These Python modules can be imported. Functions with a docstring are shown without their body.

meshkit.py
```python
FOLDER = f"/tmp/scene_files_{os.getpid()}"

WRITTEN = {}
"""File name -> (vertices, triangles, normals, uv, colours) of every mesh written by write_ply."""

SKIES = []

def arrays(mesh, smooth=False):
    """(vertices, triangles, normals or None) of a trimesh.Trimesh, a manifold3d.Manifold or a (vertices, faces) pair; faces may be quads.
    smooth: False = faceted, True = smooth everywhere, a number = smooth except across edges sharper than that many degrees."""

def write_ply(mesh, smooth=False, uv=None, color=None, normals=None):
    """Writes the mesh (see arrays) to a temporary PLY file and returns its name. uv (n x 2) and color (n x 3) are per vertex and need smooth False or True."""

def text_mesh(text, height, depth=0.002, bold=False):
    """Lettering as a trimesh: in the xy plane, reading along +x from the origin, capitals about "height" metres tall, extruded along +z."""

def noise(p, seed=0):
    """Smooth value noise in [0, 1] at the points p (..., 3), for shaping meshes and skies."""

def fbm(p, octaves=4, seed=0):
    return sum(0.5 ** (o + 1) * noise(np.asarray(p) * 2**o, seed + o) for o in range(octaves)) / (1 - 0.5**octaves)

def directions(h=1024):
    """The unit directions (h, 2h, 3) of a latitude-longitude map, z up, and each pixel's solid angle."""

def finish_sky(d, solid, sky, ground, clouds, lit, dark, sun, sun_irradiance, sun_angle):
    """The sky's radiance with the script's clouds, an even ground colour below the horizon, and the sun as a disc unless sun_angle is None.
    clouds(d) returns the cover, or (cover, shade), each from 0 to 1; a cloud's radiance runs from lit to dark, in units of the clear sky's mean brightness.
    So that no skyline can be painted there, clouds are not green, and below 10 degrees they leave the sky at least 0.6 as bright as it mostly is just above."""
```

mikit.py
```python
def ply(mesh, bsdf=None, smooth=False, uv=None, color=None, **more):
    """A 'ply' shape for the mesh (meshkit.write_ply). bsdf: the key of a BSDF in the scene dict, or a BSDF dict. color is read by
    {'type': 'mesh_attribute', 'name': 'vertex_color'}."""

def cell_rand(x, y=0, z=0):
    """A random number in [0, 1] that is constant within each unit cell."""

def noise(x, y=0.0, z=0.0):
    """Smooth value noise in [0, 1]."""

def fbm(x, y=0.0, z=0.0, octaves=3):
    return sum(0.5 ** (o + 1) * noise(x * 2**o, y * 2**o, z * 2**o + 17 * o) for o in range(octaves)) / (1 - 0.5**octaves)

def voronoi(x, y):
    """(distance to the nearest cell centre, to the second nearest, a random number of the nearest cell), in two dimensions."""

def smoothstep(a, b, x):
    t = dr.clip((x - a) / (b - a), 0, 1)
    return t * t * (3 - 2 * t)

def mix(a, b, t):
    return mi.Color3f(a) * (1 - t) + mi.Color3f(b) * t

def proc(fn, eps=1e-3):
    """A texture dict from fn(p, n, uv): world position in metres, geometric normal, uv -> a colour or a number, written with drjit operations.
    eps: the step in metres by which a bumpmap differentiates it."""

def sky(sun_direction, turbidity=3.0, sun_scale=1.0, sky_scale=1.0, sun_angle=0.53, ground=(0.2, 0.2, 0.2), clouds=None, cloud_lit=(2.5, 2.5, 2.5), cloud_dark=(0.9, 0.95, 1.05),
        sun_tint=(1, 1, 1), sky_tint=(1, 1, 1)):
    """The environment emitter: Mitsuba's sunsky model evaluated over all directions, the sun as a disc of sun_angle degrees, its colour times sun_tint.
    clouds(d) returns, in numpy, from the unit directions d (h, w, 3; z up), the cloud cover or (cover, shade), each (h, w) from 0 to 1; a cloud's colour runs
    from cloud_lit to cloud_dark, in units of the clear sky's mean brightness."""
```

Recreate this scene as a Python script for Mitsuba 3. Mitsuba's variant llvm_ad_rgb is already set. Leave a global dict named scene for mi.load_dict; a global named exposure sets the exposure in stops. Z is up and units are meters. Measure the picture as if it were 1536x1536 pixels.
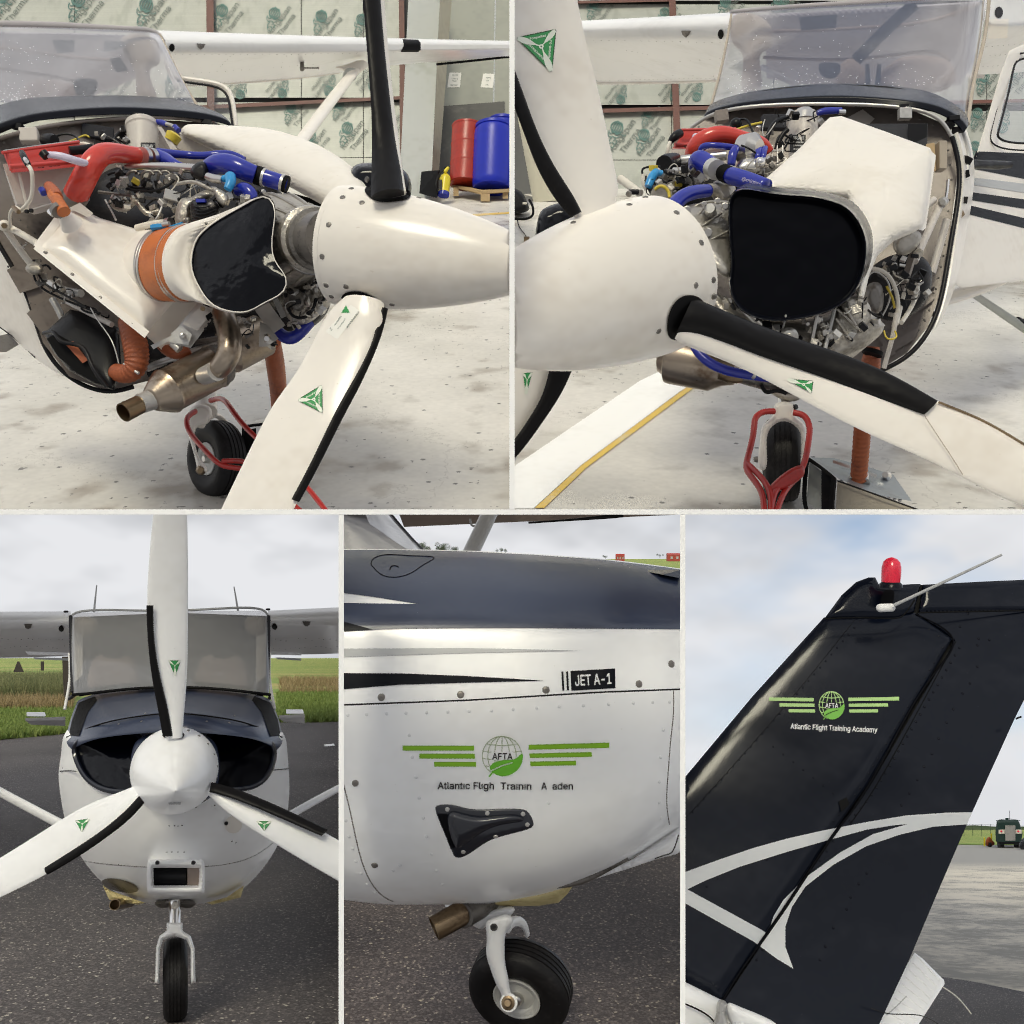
import math, random
import numpy as np, trimesh, mitsuba as mi, drjit as dr, mikit, meshkit
from mikit import proc, noise, fbm, voronoi, cell_rand, smoothstep, mix
from scipy.interpolate import CubicSpline, PchipInterpolator, LinearNDInterpolator, NearestNDInterpolator
from scipy.spatial import Delaunay
import shapely
from shapely.geometry import Polygon, Point, LineString, MultiPolygon
random.seed(7); np.random.seed(7)
scene, labels = {}, {}

# ------------------------------------------------------------------ camera, sky, exposure
F = 1500.0                                   # focal length in the 1536-pixel frame
PITCH = math.atan(0.3147)                    # the camera looks up a little
HC = 1.70                                    # its height over the apron
cp, sp = math.cos(PITCH), math.sin(PITCH)
MW = np.array([[1, 0, 0, 0], [0, -sp, -cp, 0], [0, cp, -sp, 0], [0, 0, 0, 1.0]])
# stage coordinates: x right, y up along the tilted picture, -z away; MW turns them into the world (z up)
MW = np.array([[1, 0, 0, 0], [0, -sp, -cp, 0], [0, cp, -sp, HC], [0, 0, 0, 1.0]])
scene['camera'] = {'type': 'perspective', 'fov': 2 * math.degrees(math.atan(768 / F)), 'fov_axis': 'x', 'near_clip': 0.05, 'far_clip': 3000.0,
                   'to_world': mi.ScalarTransform4f().look_at(origin=[0, 0, HC], target=[0, cp, HC + sp], up=[0, -sp, cp])}

def clouds(d):
    x, y, z = d[..., 0], d[..., 1], np.maximum(d[..., 2], 0.02)
    az = np.degrees(np.arctan2(x, y))
    q = np.stack([x * 5.2 + 1.7, y * 5.2, z * 9.0], -1)
    n1 = meshkit.fbm(q + 3.1, 5, 3)
    n2 = meshkit.fbm(q * 2.4 + 9.7, 4, 11)
    broken = np.clip((az - 6) / 14, 0, 1) * np.clip((75 - az) / 20, 0, 1)      # the overcast breaks up on one side
    cover = 1 - broken * np.clip((0.60 - n1) * 5.0, 0, 1) * 0.75
    shade = np.clip(0.10 + (n2 - 0.42) * 1.7 + (n1 - 0.48) * 1.6, 0, 0.9) * (1 - 0.7 * broken)
    low = np.clip(1 - z / 0.34, 0, 1)
    return np.clip(cover, 0, 1), np.clip(shade * (1 - 0.5 * low), 0, 1)

scene['sky'] = mikit.sky((-0.16, -0.89, 0.42), turbidity=3, sun_scale=0.46, sun_angle=18, sun_tint=(0.82, 1.0, 1.24), ground=(0.37, 0.37, 0.38), clouds=clouds,
                         cloud_lit=(2.75, 2.78, 2.86), cloud_dark=(1.2, 1.26, 1.36), sky_tint=(1.0, 1.05, 1.15))
exposure = 1.75

# ------------------------------------------------------------------ helpers
def Q(px, py, d):
    """The point of the stage that lies d metres ahead, seen at this pixel of the photograph."""
    return np.array([(px - 768) / F * d, (768 - py) / F * d, -d])
def QA(pts):
    a = np.asarray(pts, float)
    return np.stack([(a[:, 0] - 768) / F * a[:, 2], (768 - a[:, 1]) / F * a[:, 2], -a[:, 2]], 1)
BAYS = {1: (None, 764, None, 764), 2: (772, None, None, 764), 3: (None, 508, 772, None), 4: (516, 1020, 772, None), 5: (1028, None, 772, None)}
def clipped(m, bay):
    """A mesh ends at the partition of its bay."""
    x0, x1, y0, y1 = BAYS[bay]
    for n in ([(1, 0, (x0 - 768) / F)] if x0 else []) + ([(-1, 0, -(x1 - 768) / F)] if x1 else []) + ([(0, -1, -(y0 - 768) / F)] if y0 else []) + ([(0, 1, (y1 - 768) / F)] if y1 else []):
        nv = np.array([n[0], n[1], n[2]], float)
        if (m.vertices @ nv).min() >= -1e-9:
            continue
        if (m.vertices @ nv).max() <= 0:
            return None
        try:
            m = trimesh.intersections.slice_mesh_plane(m, nv, [0, 0, 0], cap=m.is_watertight, engine='earcut')
        except Exception:
            m = trimesh.intersections.slice_mesh_plane(m, nv, [0, 0, 0], cap=False)
        if m is None or len(m.faces) == 0:
            return None
    return m
BAY = [1]
def tm(m):
    if isinstance(m, trimesh.Trimesh): return m
    return trimesh.Trimesh(*[np.asarray(a) for a in m], process=False)
def numbered(k):
    if k not in scene and k not in labels and not any(q.startswith(k + '__') for q in scene): return k
    i = 1
    while True:
        q = '%s_%03d' % (k, i)
        if q not in scene and q not in labels and not any(s.startswith(q + '__') for s in scene): return q
        i += 1
USED = set()
def uniq(k):
    if k not in USED:
        USED.add(k); return k
    i = 1
    while '%s_%03d' % (k, i) in USED: i += 1
    k = '%s_%03d' % (k, i); USED.add(k); return k
def thing(name, label, cat, group=None):
    k = uniq(name); labels[k] = {'label': label, 'category': cat}
    if group: labels[k]['group'] = group
    return k
def put(key, mesh, mat, smooth=35, bay=None):
    m = clipped(tm(mesh), bay or BAY[0])
    if m is None or len(m.faces) == 0: return None
    m = trimesh.Trimesh(m.vertices @ MW[:3, :3].T + MW[:3, 3], m.faces, process=False)
    scene[key] = mikit.ply(m, mat, smooth)
    return key
def part(parent, name, mesh, mat, smooth=35, label=None, stuff=False):
    k = uniq(parent + '__' + name)
    if put(k, mesh, mat, smooth) is None: return k
    if label: labels[k] = {'label': label}
    if stuff: labels.setdefault(k, {})['kind'] = 'stuff'
    return k
def solo(name, mesh, mat, label, cat, group=None, smooth=35):
    k = thing(name, label, cat, group); put(k, mesh, mat, smooth); return k
def setting(name, mesh, mat, smooth=False, stuff=False, label=None):
    k = uniq(name); put(k, mesh, mat, smooth); labels[k] = {'kind': 'stuff' if stuff else 'structure'}
    if label: labels[k]['label'] = label
    return k
cat_ = trimesh.util.concatenate

def spl(p, n=40, closed=False):
    p = np.asarray(p, float)
    if closed: p = np.vstack([p, p[:1]])
    t = np.concatenate([[0], np.cumsum(np.maximum(np.linalg.norm(np.diff(p[:, :2], axis=0), axis=1), 1e-6) ** 0.5)])
    c = CubicSpline(t, p, bc_type='periodic' if closed else 'natural') if len(p) > 2 else None
    u = np.linspace(0, t[-1], n + (1 if closed else 0))
    if closed: u = u[:-1]
    return c(u) if c is not None else p[0] + (p[1] - p[0]) * (u / t[-1])[:, None]
def frames(P):
    T = np.gradient(P, axis=0); T /= np.linalg.norm(T, axis=1, keepdims=True) + 1e-12
    a = np.array([0, 0, 1.0]) if abs(T[0][2]) < 0.9 else np.array([0, 1.0, 0])
    N = np.cross(T[0], a); N /= np.linalg.norm(N); Ns = [N]
    for t in T[1:]:
        N = Ns[-1] - t * (Ns[-1] @ t); N /= np.linalg.norm(N); Ns.append(N)
    Ns = np.array(Ns); return T, Ns, np.cross(T, Ns)
def skin(loops, caps=True):
    L = np.asarray(loops); n, k = L.shape[:2]
    v = L.reshape(-1, 3); f = []
    i = np.arange(k); j = (i + 1) % k
    for a in range(n - 1):
        f.append(np.stack([a * k + i, a * k + j, (a + 1) * k + j], 1)); f.append(np.stack([a * k + i, (a + 1) * k + j, (a + 1) * k + i], 1))
    if caps:
        v = np.vstack([v, L[0].mean(0), L[-1].mean(0)])
        f.append(np.stack([j, i, i * 0 + n * k], 1)); f.append(np.stack([(n - 1) * k + i, (n - 1) * k + j, i * 0 + n * k + 1], 1))
    m = trimesh.Trimesh(v, np.vstack(f), process=False)
    if caps and m.volume < 0: m.invert()
    return m
def tube3(P, r, n=14, seg=None, caps=True, flat=1.0):
    P = np.asarray(P, float)
    r = np.broadcast_to(np.asarray(r, float), (len(P),)) if np.ndim(r) == 0 or len(r) != len(P) else np.asarray(r)
    T, N, B = frames(P); a = np.arange(n) / n * 2 * np.pi
    L = P[:, None] + r[:, None, None] * (np.cos(a)[None, :, None] * N[:, None] + flat * np.sin(a)[None, :, None] * B[:, None])
    return skin(L, caps)
def tube(pts, rpx, n=14, seg=None, caps=True, ribs=None, flat=1.0):
    """A hose, pipe or bar through pixels with depths; radius in pixels (one, or one for each point). ribs = (count, depth)."""
    p = np.asarray(pts, float); r = np.broadcast_to(np.asarray(rpx, float), (len(p),))
    q = np.column_stack([QA(p), r * p[:, 2] / F])
    seg = seg or max(2, 6 * (len(p) - 1)) if not ribs else max(ribs[0] * 5, 20)
    if len(p) == 2 and not ribs: seg = 2
    q = spl(q, seg)
    if ribs:
        u = np.linspace(0, ribs[0] * 2 * np.pi, seg); q[:, 3] *= 1 - ribs[1] * (0.5 - 0.5 * np.cos(u))
    return tube3(q[:, :3], q[:, 3], n, caps=caps, flat=flat)
def lathe(A, B, prof, n=40, caps=True):
    """prof: (distance along A->B as a fraction, radius in metres)."""
    A, B = np.asarray(A, float), np.asarray(B, float); D = B - A; L = np.linalg.norm(D); D /= L
    a = np.array([0, 1.0, 0]) if abs(D[1]) < 0.9 else np.array([1.0, 0, 0])
    N = np.cross(D, a); N /= np.linalg.norm(N); M = np.cross(D, N); t = np.arange(n) / n * 2 * np.pi
    ring = np.cos(t)[:, None] * N + np.sin(t)[:, None] * M
    return skin([A + D * L * s + ring * max(r, 1e-5) for s, r in prof], caps)
def box(c, size, ax=None, ch=None):
    """A box with chamfered edges; ax: its three axes in stage coordinates."""
    s = np.asarray(size, float) / 2; ch = min(s) * 0.12 if ch is None else ch
    v = []
    for sx in (-1, 1):
        for sy in (-1, 1):
            for sz in (-1, 1):
                g = np.array([sx, sy, sz])
                for k in range(3):
                    q = s - ch; q[k] = s[k]; v.append(g * q)
    v = np.array(v)
    if ax is not None: v = v @ np.asarray(ax, float)
    return trimesh.convex.convex_hull(v + np.asarray(c, float))
def rotax(rx=0, ry=0, rz=0):
    """Rows: axes of a box turned by these degrees."""
    R = trimesh.transformations.euler_matrix(*np.radians([rx, ry, rz]))[:3, :3]
    return R.T
def hull(pts): return trimesh.convex.convex_hull(np.asarray(pts))
def ball(c, r, sc=(1, 1, 1), sub=2):
    m = trimesh.creation.icosphere(sub, 1.0); m.vertices = m.vertices * r * np.asarray(sc) + c; return m
def resample(p, step, closed=True):
    g = LineString(np.vstack([p, p[:1]]) if closed else p)
    n = max(4, int(g.length / step)); return np.array([g.interpolate(i / n, normalized=True).coords[0] for i in range(n)])
def edged(p, step):
    q = []
    for a, b in zip(p, np.roll(p, -1, axis=0)):
        n = max(1, int(np.linalg.norm(b - a) / step)); q += [a + (b - a) * i / n for i in range(n)]
    return np.array(q)
class Surf:
    """Depth of a built surface at a pixel, for what is laid onto it."""
    def __init__(s, xy, d):
        s.f = LinearNDInterpolator(xy, d); s.g = NearestNDInterpolator(xy, d)
    def D(s, x, y):
        r = s.f(x, y); return np.where(np.isnan(r), s.g(x, y), r)
    def pt(s, x, y, off=0.0):
        p = QA([[x, y, float(s.D(x, y))]])[0]; return p + s.nrm(x, y) * off
    def nrm(s, x, y, e=3.0):
        a, b, c, d_ = [QA([[x + u, y + v, float(s.D(x + u, y + v))]])[0] for u, v in ((e, 0), (-e, 0), (0, -e), (0, e))]
        n = np.cross(a - b, c - d_); n /= np.linalg.norm(n) + 1e-12
        return n if n[2] > 0 else -n
def dfun(d):
    if callable(d): return d
    if isinstance(d, (tuple, list)):        # three (px, py, depth): the plane through them
        A = np.array([[p[0], p[1], 1] for p in d], float); c = np.linalg.solve(A, [1.0 / p[2] for p in d])
        return lambda x, y: 1.0 / (c[0] * np.asarray(x) + c[1] * np.asarray(y) + c[2])
    return lambda x, y: np.asarray(x) * 0.0 + d
def pillow(poly, d, bulge=0.03, R=None, thick=0.05, step=6.0, smooth=True, holes=(), bump=None, keep=False):
    """A rounded body: an outline in the photograph at a depth, swelling by bulge metres towards the middle over R pixels, with a back."""
    P = np.asarray(poly, float)
    P = resample(spl(P, 80, True), step) if smooth else edged(P, step)
    pg = Polygon(P, [edged(np.asarray(h, float), step) for h in holes]).buffer(0)
    if isinstance(pg, MultiPolygon): pg = max(pg.geoms, key=lambda g: g.area)
    f = dfun(d); x0, y0, x1, y1 = pg.bounds
    gx, gy = np.meshgrid(np.arange(x0 + step / 2, x1, step), np.arange(y0 + step / 2, y1, step))
    gx[1::2] += step / 2
    g = np.column_stack([gx.ravel(), gy.ravel()])
    ring = shapely.boundary(pg); pts = shapely.points(g); outer = pg.exterior if keep else ring
    ds = shapely.distance(ring, pts); ok = shapely.contains(pg, pts) & (ds > step * 0.55)
    bd = [np.array(pg.exterior.coords)[:-1]] + [np.array(r.coords)[:-1] for r in pg.interiors]
    B = np.vstack(bd); extra = []
    R_ = R or 0.5 * min(x1 - x0, y1 - y0)
    for fr in (0.04, 0.13) if not keep else ():                   # rows close to the rim keep its roundness
        q = pg.buffer(-R_ * fr)
        for gg in getattr(q, 'geoms', [q]):
            if not gg.is_empty and R_ * fr > 0.4: extra.append(resample(np.array(gg.exterior.coords)[:-1], step))
    X = np.vstack([B, g[ok]] + extra) if bulge else np.vstack([B, g[ok]])
    dist = shapely.distance(outer, shapely.points(X)); dist[:len(bd[0])] = 0
    if not keep: dist[:len(B)] = 0
    t = np.clip(dist / R_, 0, 1); h = np.sqrt(np.maximum(0, 1 - (1 - t) ** 2))
    dep = f(X[:, 0], X[:, 1]) - bulge * h
    if bump is not None: dep = dep - bump(X[:, 0], X[:, 1]) * np.clip(t * 3, 0, 1)
    tri = Delaunay(X).simplices
    c = X[tri].mean(1); tri = tri[shapely.contains(pg, shapely.points(c))]
    a = X[tri]; cr = (a[:, 1, 0] - a[:, 0, 0]) * (a[:, 2, 1] - a[:, 0, 1]) - (a[:, 1, 1] - a[:, 0, 1]) * (a[:, 2, 0] - a[:, 0, 0])
    tri[cr > 0] = tri[cr > 0][:, ::-1]        # y runs down in pixels
    tri = tri[np.abs(cr) > 1e-6]
    front = QA(np.column_stack([X, dep])); bk = front.copy(); db = f(X[:, 0], X[:, 1]) + thick
    bk = QA(np.column_stack([X, db])) if thick else None
    n = len(X); V, Fc = front, [tri]
    if thick:
        V = np.vstack([front, bk]); Fc.append(tri[:, ::-1] + n); o = 0
        for r in bd:
            k = len(r); i = np.arange(k) + o; j = np.roll(i, -1); o += k
            w = np.vstack([np.stack([i, j, j + n], 1), np.stack([i, j + n, i + n], 1)]); Fc.append(w)
    m = trimesh.Trimesh(V, np.vstack(Fc), process=False)
    trimesh.repair.fix_normals(m) if thick and len(m.faces) < 4000 else None
    m.surf = Surf(X, dep)
    return m
def plate(poly, d, thick=0.01, step=14, smooth=False, holes=()):
    return pillow(poly, d, 0.0, None, thick, step, smooth, holes)
def sheet(grid, nu=40, nv=40, thick=0.006, smoothing=True):
    """A skin through rows of (px, py, depth)."""
    G = np.asarray(grid, float); R, C = G.shape[:2]
    u, v = np.arange(R), np.arange(C)
    uu, vv = np.linspace(0, R - 1, nu), np.linspace(0, C - 1, nv)
    S = PchipInterpolator(v, PchipInterpolator(u, G, axis=0)(uu), axis=1)(vv)
    V = QA(S.reshape(-1, 3)); i = np.arange(nu * nv).reshape(nu, nv)
    a, b, c, d_ = i[:-1, :-1].ravel(), i[:-1, 1:].ravel(), i[1:, 1:].ravel(), i[1:, :-1].ravel()
    f = np.vstack([np.stack([a, c, b], 1), np.stack([a, d_, c], 1)])
    m = trimesh.Trimesh(V, f, process=False)
    if m.face_normals[:, 2].mean() < 0: m.invert(); f = m.faces
    if thick:
        n = np.array(m.vertex_normals); V2 = V - n * thick; k = len(V)
        e = np.concatenate([i[0, :], i[1:, -1], i[-1, -2::-1], i[-2:0:-1, 0]]); j = np.roll(e, -1)
        w = np.vstack([np.stack([e, j, j + k], 1), np.stack([e, j + k, e + k], 1)])
        m = trimesh.Trimesh(np.vstack([V, V2]), np.vstack([f, f[:, ::-1] + k, w]), process=False)
        trimesh.repair.fix_normals(m) if len(m.faces) < 9000 else None
    m.surf = Surf(S.reshape(-1, 3)[:, :2], S.reshape(-1, 3)[:, 2])
    return m
def tri2d(pg, size):
    out = []
    for g in getattr(pg, 'geoms', [pg]):
        if g.geom_type != 'Polygon' or g.is_empty: continue
        v, f = trimesh.creation.triangulate_polygon(g, engine='earcut')
        if size: v, f = trimesh.remesh.subdivide_to_size(np.column_stack([v, np.zeros(len(v))]), f, size); v = v[:, :2]
        out.append((np.asarray(v), np.asarray(f)))
    return out
def decal(pg, surf, off=0.0015, size=8.0):
    """Paint or film of its own small thickness on a built surface."""
    if not hasattr(pg, 'geom_type'): pg = Polygon(np.asarray(pg, float)).buffer(0)
    out = []
    for v, f in tri2d(pg, size):
        d = surf.D(v[:, 0], v[:, 1]); p = QA(np.column_stack([v, d]))
        e = 2.0
        dx, dy = (surf.D(v[:, 0] + e, v[:, 1]) - surf.D(v[:, 0] - e, v[:, 1])), (surf.D(v[:, 0], v[:, 1] + e) - surf.D(v[:, 0], v[:, 1] - e))
        s = np.sqrt(1 + (dx / (2 * e) * F / d) ** 2 + (dy / (2 * e) * F / d) ** 2)
        p = p * (1 - (off * np.minimum(s, 4)) / d)[:, None]
        m = trimesh.Trimesh(p, f, process=False)
        if m.face_normals[:, 2].sum() < 0: m.invert()
        out.append(m)
    return cat_(out)
def warp(mesh, fn, surf, off=0.0015):
    """A flat 2-D mesh (x, y) laid onto a surface: fn gives pixels."""
    v = np.asarray(mesh.vertices); p = fn(v[:, 0], v[:, 1]); p = np.column_stack(p)
    d = surf.D(p[:, 0], p[:, 1]); q = QA(np.column_stack([p, d])) * (1 - off / d)[:, None]
    m = trimesh.Trimesh(q, mesh.faces, process=False)
    return m
def flat_text(s, bold=True):
    """Lettering with capitals 1 high as a flat mesh."""
    m = meshkit.text_mesh(s, 1.0, 0.01, bold)
    keep = m.face_normals[:, 2] > 0.5
    m = trimesh.Trimesh(m.vertices, m.faces[keep], process=False); m.remove_unreferenced_vertices(); return m
def text_on(s, p0, p1, h, surf, off=0.002, bold=True, slant=0.0, squeeze=None):
    """Lettering from pixel p0 to p1 along its base line, capitals h pixels high."""
    m = flat_text(s, bold); w = m.vertices[:, 0].max(); p0, p1 = np.array(p0, float), np.array(p1, float)
    ex = (p1 - p0) / w; ey = np.array([ex[1], -ex[0]]); ey = ey / np.linalg.norm(ey) * h
    return warp(m, lambda x, y: (p0[0] + ex[0] * x + ey[0] * y, p0[1] + ex[1] * x + ey[1] * y), surf, off)
def screw(parent, surf, x, y, rpx, mat='dark_alloy', name='screw', h=0.35, label=None):
    c = surf.pt(x, y); n = surf.nrm(x, y); r = rpx * np.linalg.norm(c) / F
    m = lathe(c - n * r * 0.3, c + n * r * h, [(0, r), (0.5, r), (0.85, r * 0.86), (1, r * 0.6), (1.0, r * 0.25), (0.8, r * 0.2)], 14)
    return part(parent, name, m, mat, 30)
def domes(surf, pts, rpx, h=0.45):
    out = []
    for x, y in pts:
        c = surf.pt(x, y); n = surf.nrm(x, y); r = rpx * np.linalg.norm(c) / F
        out.append(lathe(c - n * r * 0.2, c + n * r * h, [(0, r), (0.4, r * 0.95), (0.8, r * 0.6), (1, 0.05 * r)], 8))
    return cat_(out)
def along(p, step, jit=0.0):
    g = LineString(p); n = max(1, int(round(g.length / step)))
    return [tuple(np.array(g.interpolate(i / n, normalized=True).coords[0]) + np.random.uniform(-jit, jit, 2)) for i in range(n + 1)]
def blade(st, th=0.02, n=18, camber=0.3):
    """Propeller blade: stations (xl, yl, dl, xr, yr, dr) from root to tip, an aerofoil between the two edges; th metres or a list."""
    st = np.asarray(st, float); k = max(24, 6 * len(st)); S = spl(np.column_stack([st, np.broadcast_to(th, (len(st),))]), k)
    loops = []; s = (1 - np.cos(np.linspace(0, np.pi, n // 2 + 1))) / 2
    for q in S:
        L, R = Q(*q[:3]), Q(*q[3:6]); w = R - L
        nr = np.cross(w, Q(*S[-1][:3]) - Q(*S[0][:3])); nr /= np.linalg.norm(nr) + 1e-9
        if nr[2] < 0: nr = -nr
        prof = q[6] * np.sqrt(np.maximum(0, 4 * s * (1 - s)))
        up = L + w * s[:, None] + nr * (prof * (0.5 + camber))[:, None]; dn = L + w * s[:, None] - nr * (prof * (0.5 - camber))[:, None]
        loops.append(np.vstack([up, dn[-2:0:-1]]))
    m = skin(loops); fr = np.array([l[: n // 2 + 1] for l in loops]).reshape(-1, 3)
    m.surf = Surf(np.column_stack([768 + fr[:, 0] / -fr[:, 2] * F, 768 - fr[:, 1] / -fr[:, 2] * F]), -fr[:, 2])
    return m
def surf_of(m, front=True):
    """Pixels and depths of the camera-facing vertices of any mesh."""
    n = np.asarray(m.vertex_normals); v = np.asarray(m.vertices); k = (n * v).sum(1) < 0
    v = v[k]; return Surf(np.column_stack([768 + v[:, 0] / -v[:, 2] * F, 768 - v[:, 1] / -v[:, 2] * F]), -v[:, 2])
def wheel(parent, C, axis, R, W, rim=0.42, name='wheel', rubber='rubber', rimmat='wheel_grey', hubs=True, grooves=True):
    """Tyre with grooves, rim and hub as sub-parts of a wheel."""
    C = np.asarray(C, float); a = np.asarray(axis, float); a /= np.linalg.norm(a); r0 = R * rim; h = W / 2
    k = uniq(parent + '__' + name)
    pr = [(-0.62, r0), (-0.82, r0 + 0.06 * R), (-0.97, R * 0.66), (-1.0, R * 0.76), (-0.9, R * 0.89), (-0.72, R * 0.96)]
    g = [(-0.5, R * 0.985)]
    for x in (-0.42, -0.14, 0.14, 0.42):
        g += [(x - 0.05, R * 0.995), (x - 0.035, R * 0.972), (x + 0.035, R * 0.972), (x + 0.05, R * 0.995)] if grooves else [(x, R * 0.995)]
    pr = pr + g + [(0.5, R * 0.985)] + [(-x, r) for x, r in pr[::-1]]
    put(k + '__tyre', lathe(C - a * h, C + a * h, [((x + 1) / 2, r) for x, r in pr] , 56, caps=False), rubber, 40)
    rp = [(0.66, 0.3), (0.66, 0.36), (0.60, 0.72), (0.74, 0.80), (0.80, 0.97), (0.86, 1.0), (0.83, 1.06), (0.62, 1.02)]
    rp = [(x, y * r0) for x, y in rp]
    put(k + '__rim', lathe(C - a * h, C + a * h, [((1 - x) / 2, y) for x, y in rp][::1] + [((1 + x) / 2, y) for x, y in rp[::-1]], 44, caps=True), rimmat, 40)
    if hubs: put(k + '__hub', lathe(C - a * h * 1.02, C + a * h * 1.02, [(0, 0.2 * r0), (0.04, 0.27 * r0), (0.12, 0.30 * r0), (0.88, 0.30 * r0), (0.96, 0.27 * r0), (1, 0.2 * r0)], 24), 'steel', 40)
    return k

# ------------------------------------------------------------------ materials
def pr(col, rough=0.5, **k):
    c = {'type': 'rgb', 'value': list(col)} if not isinstance(col, dict) else col
    return {'type': 'twosided', 'bsdf': {'type': 'principled', 'base_color': c, 'roughness': rough, **k}}
def bumped(b, fn, scale, eps=1e-3):
    inner = b['bsdf']; return {'type': 'twosided', 'bsdf': {'type': 'bumpmap', 'bump': proc(fn, eps), 'scale': scale, 'bsdf': inner}}
def worn(base, dirt, amt=0.35, sc=5.0, streak=1.0):
    def f(p, n, uv):
        a = fbm(p.x * sc, p.y * sc, p.z * sc * streak, 4); b = fbm(p.x * sc * 9, p.y * sc * 9, p.z * sc * 9, 2)
        t = smoothstep(0.48, 0.85, a * 0.75 + b * 0.3) * amt
        c = noise(p.x * 55, p.y * 55, p.z * 55); e = noise(p.x * 140, p.y * 140, p.z * 140)
        t = dr.maximum(t, smoothstep(0.86, 0.92, c * 0.7 + e * 0.3) * amt * 1.4)
        return mix(base, dirt, t)
    return proc(f)
S = scene
S['warm_lit_white'] = pr(worn((0.775, 0.735, 0.675), (0.52, 0.45, 0.37), 0.32, 3.5), 0.22, clearcoat=0.5, clearcoat_gloss=0.9, specular=0.5)  # white paint with the warm hangar light put into its colour
S['warm_lit_rough'] = bumped(pr(worn((0.78, 0.74, 0.675), (0.58, 0.52, 0.42), 0.3, 5), 0.30, clearcoat=0.4, clearcoat_gloss=0.8), lambda p, n, uv: noise(p.x * 170, p.y * 170, p.z * 170), 0.0028, 2e-3)  # the same white, textured; warm light is in the base colour
S['white_paint'] = pr(worn((0.84, 0.845, 0.85), (0.62, 0.60, 0.57), 0.22, 3.0), 0.24, clearcoat=0.6, clearcoat_gloss=0.9)
S['navy_paint'] = pr(worn((0.005, 0.007, 0.015), (0.018, 0.018, 0.022), 0.5, 4.0), 0.14, clearcoat=1.0, clearcoat_gloss=0.92, specular=0.6)
S['navy_worn'] = bumped(pr(worn((0.0025, 0.0045, 0.011), (0.012, 0.014, 0.022), 0.8, 2.6, 2.0), 0.14, specular=0.26), lambda p, n, uv: fbm(p.x * 3.0 + p.z, p.y * 3.0, p.z * 3.0, 2), 0.004, 8e-3)
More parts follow.
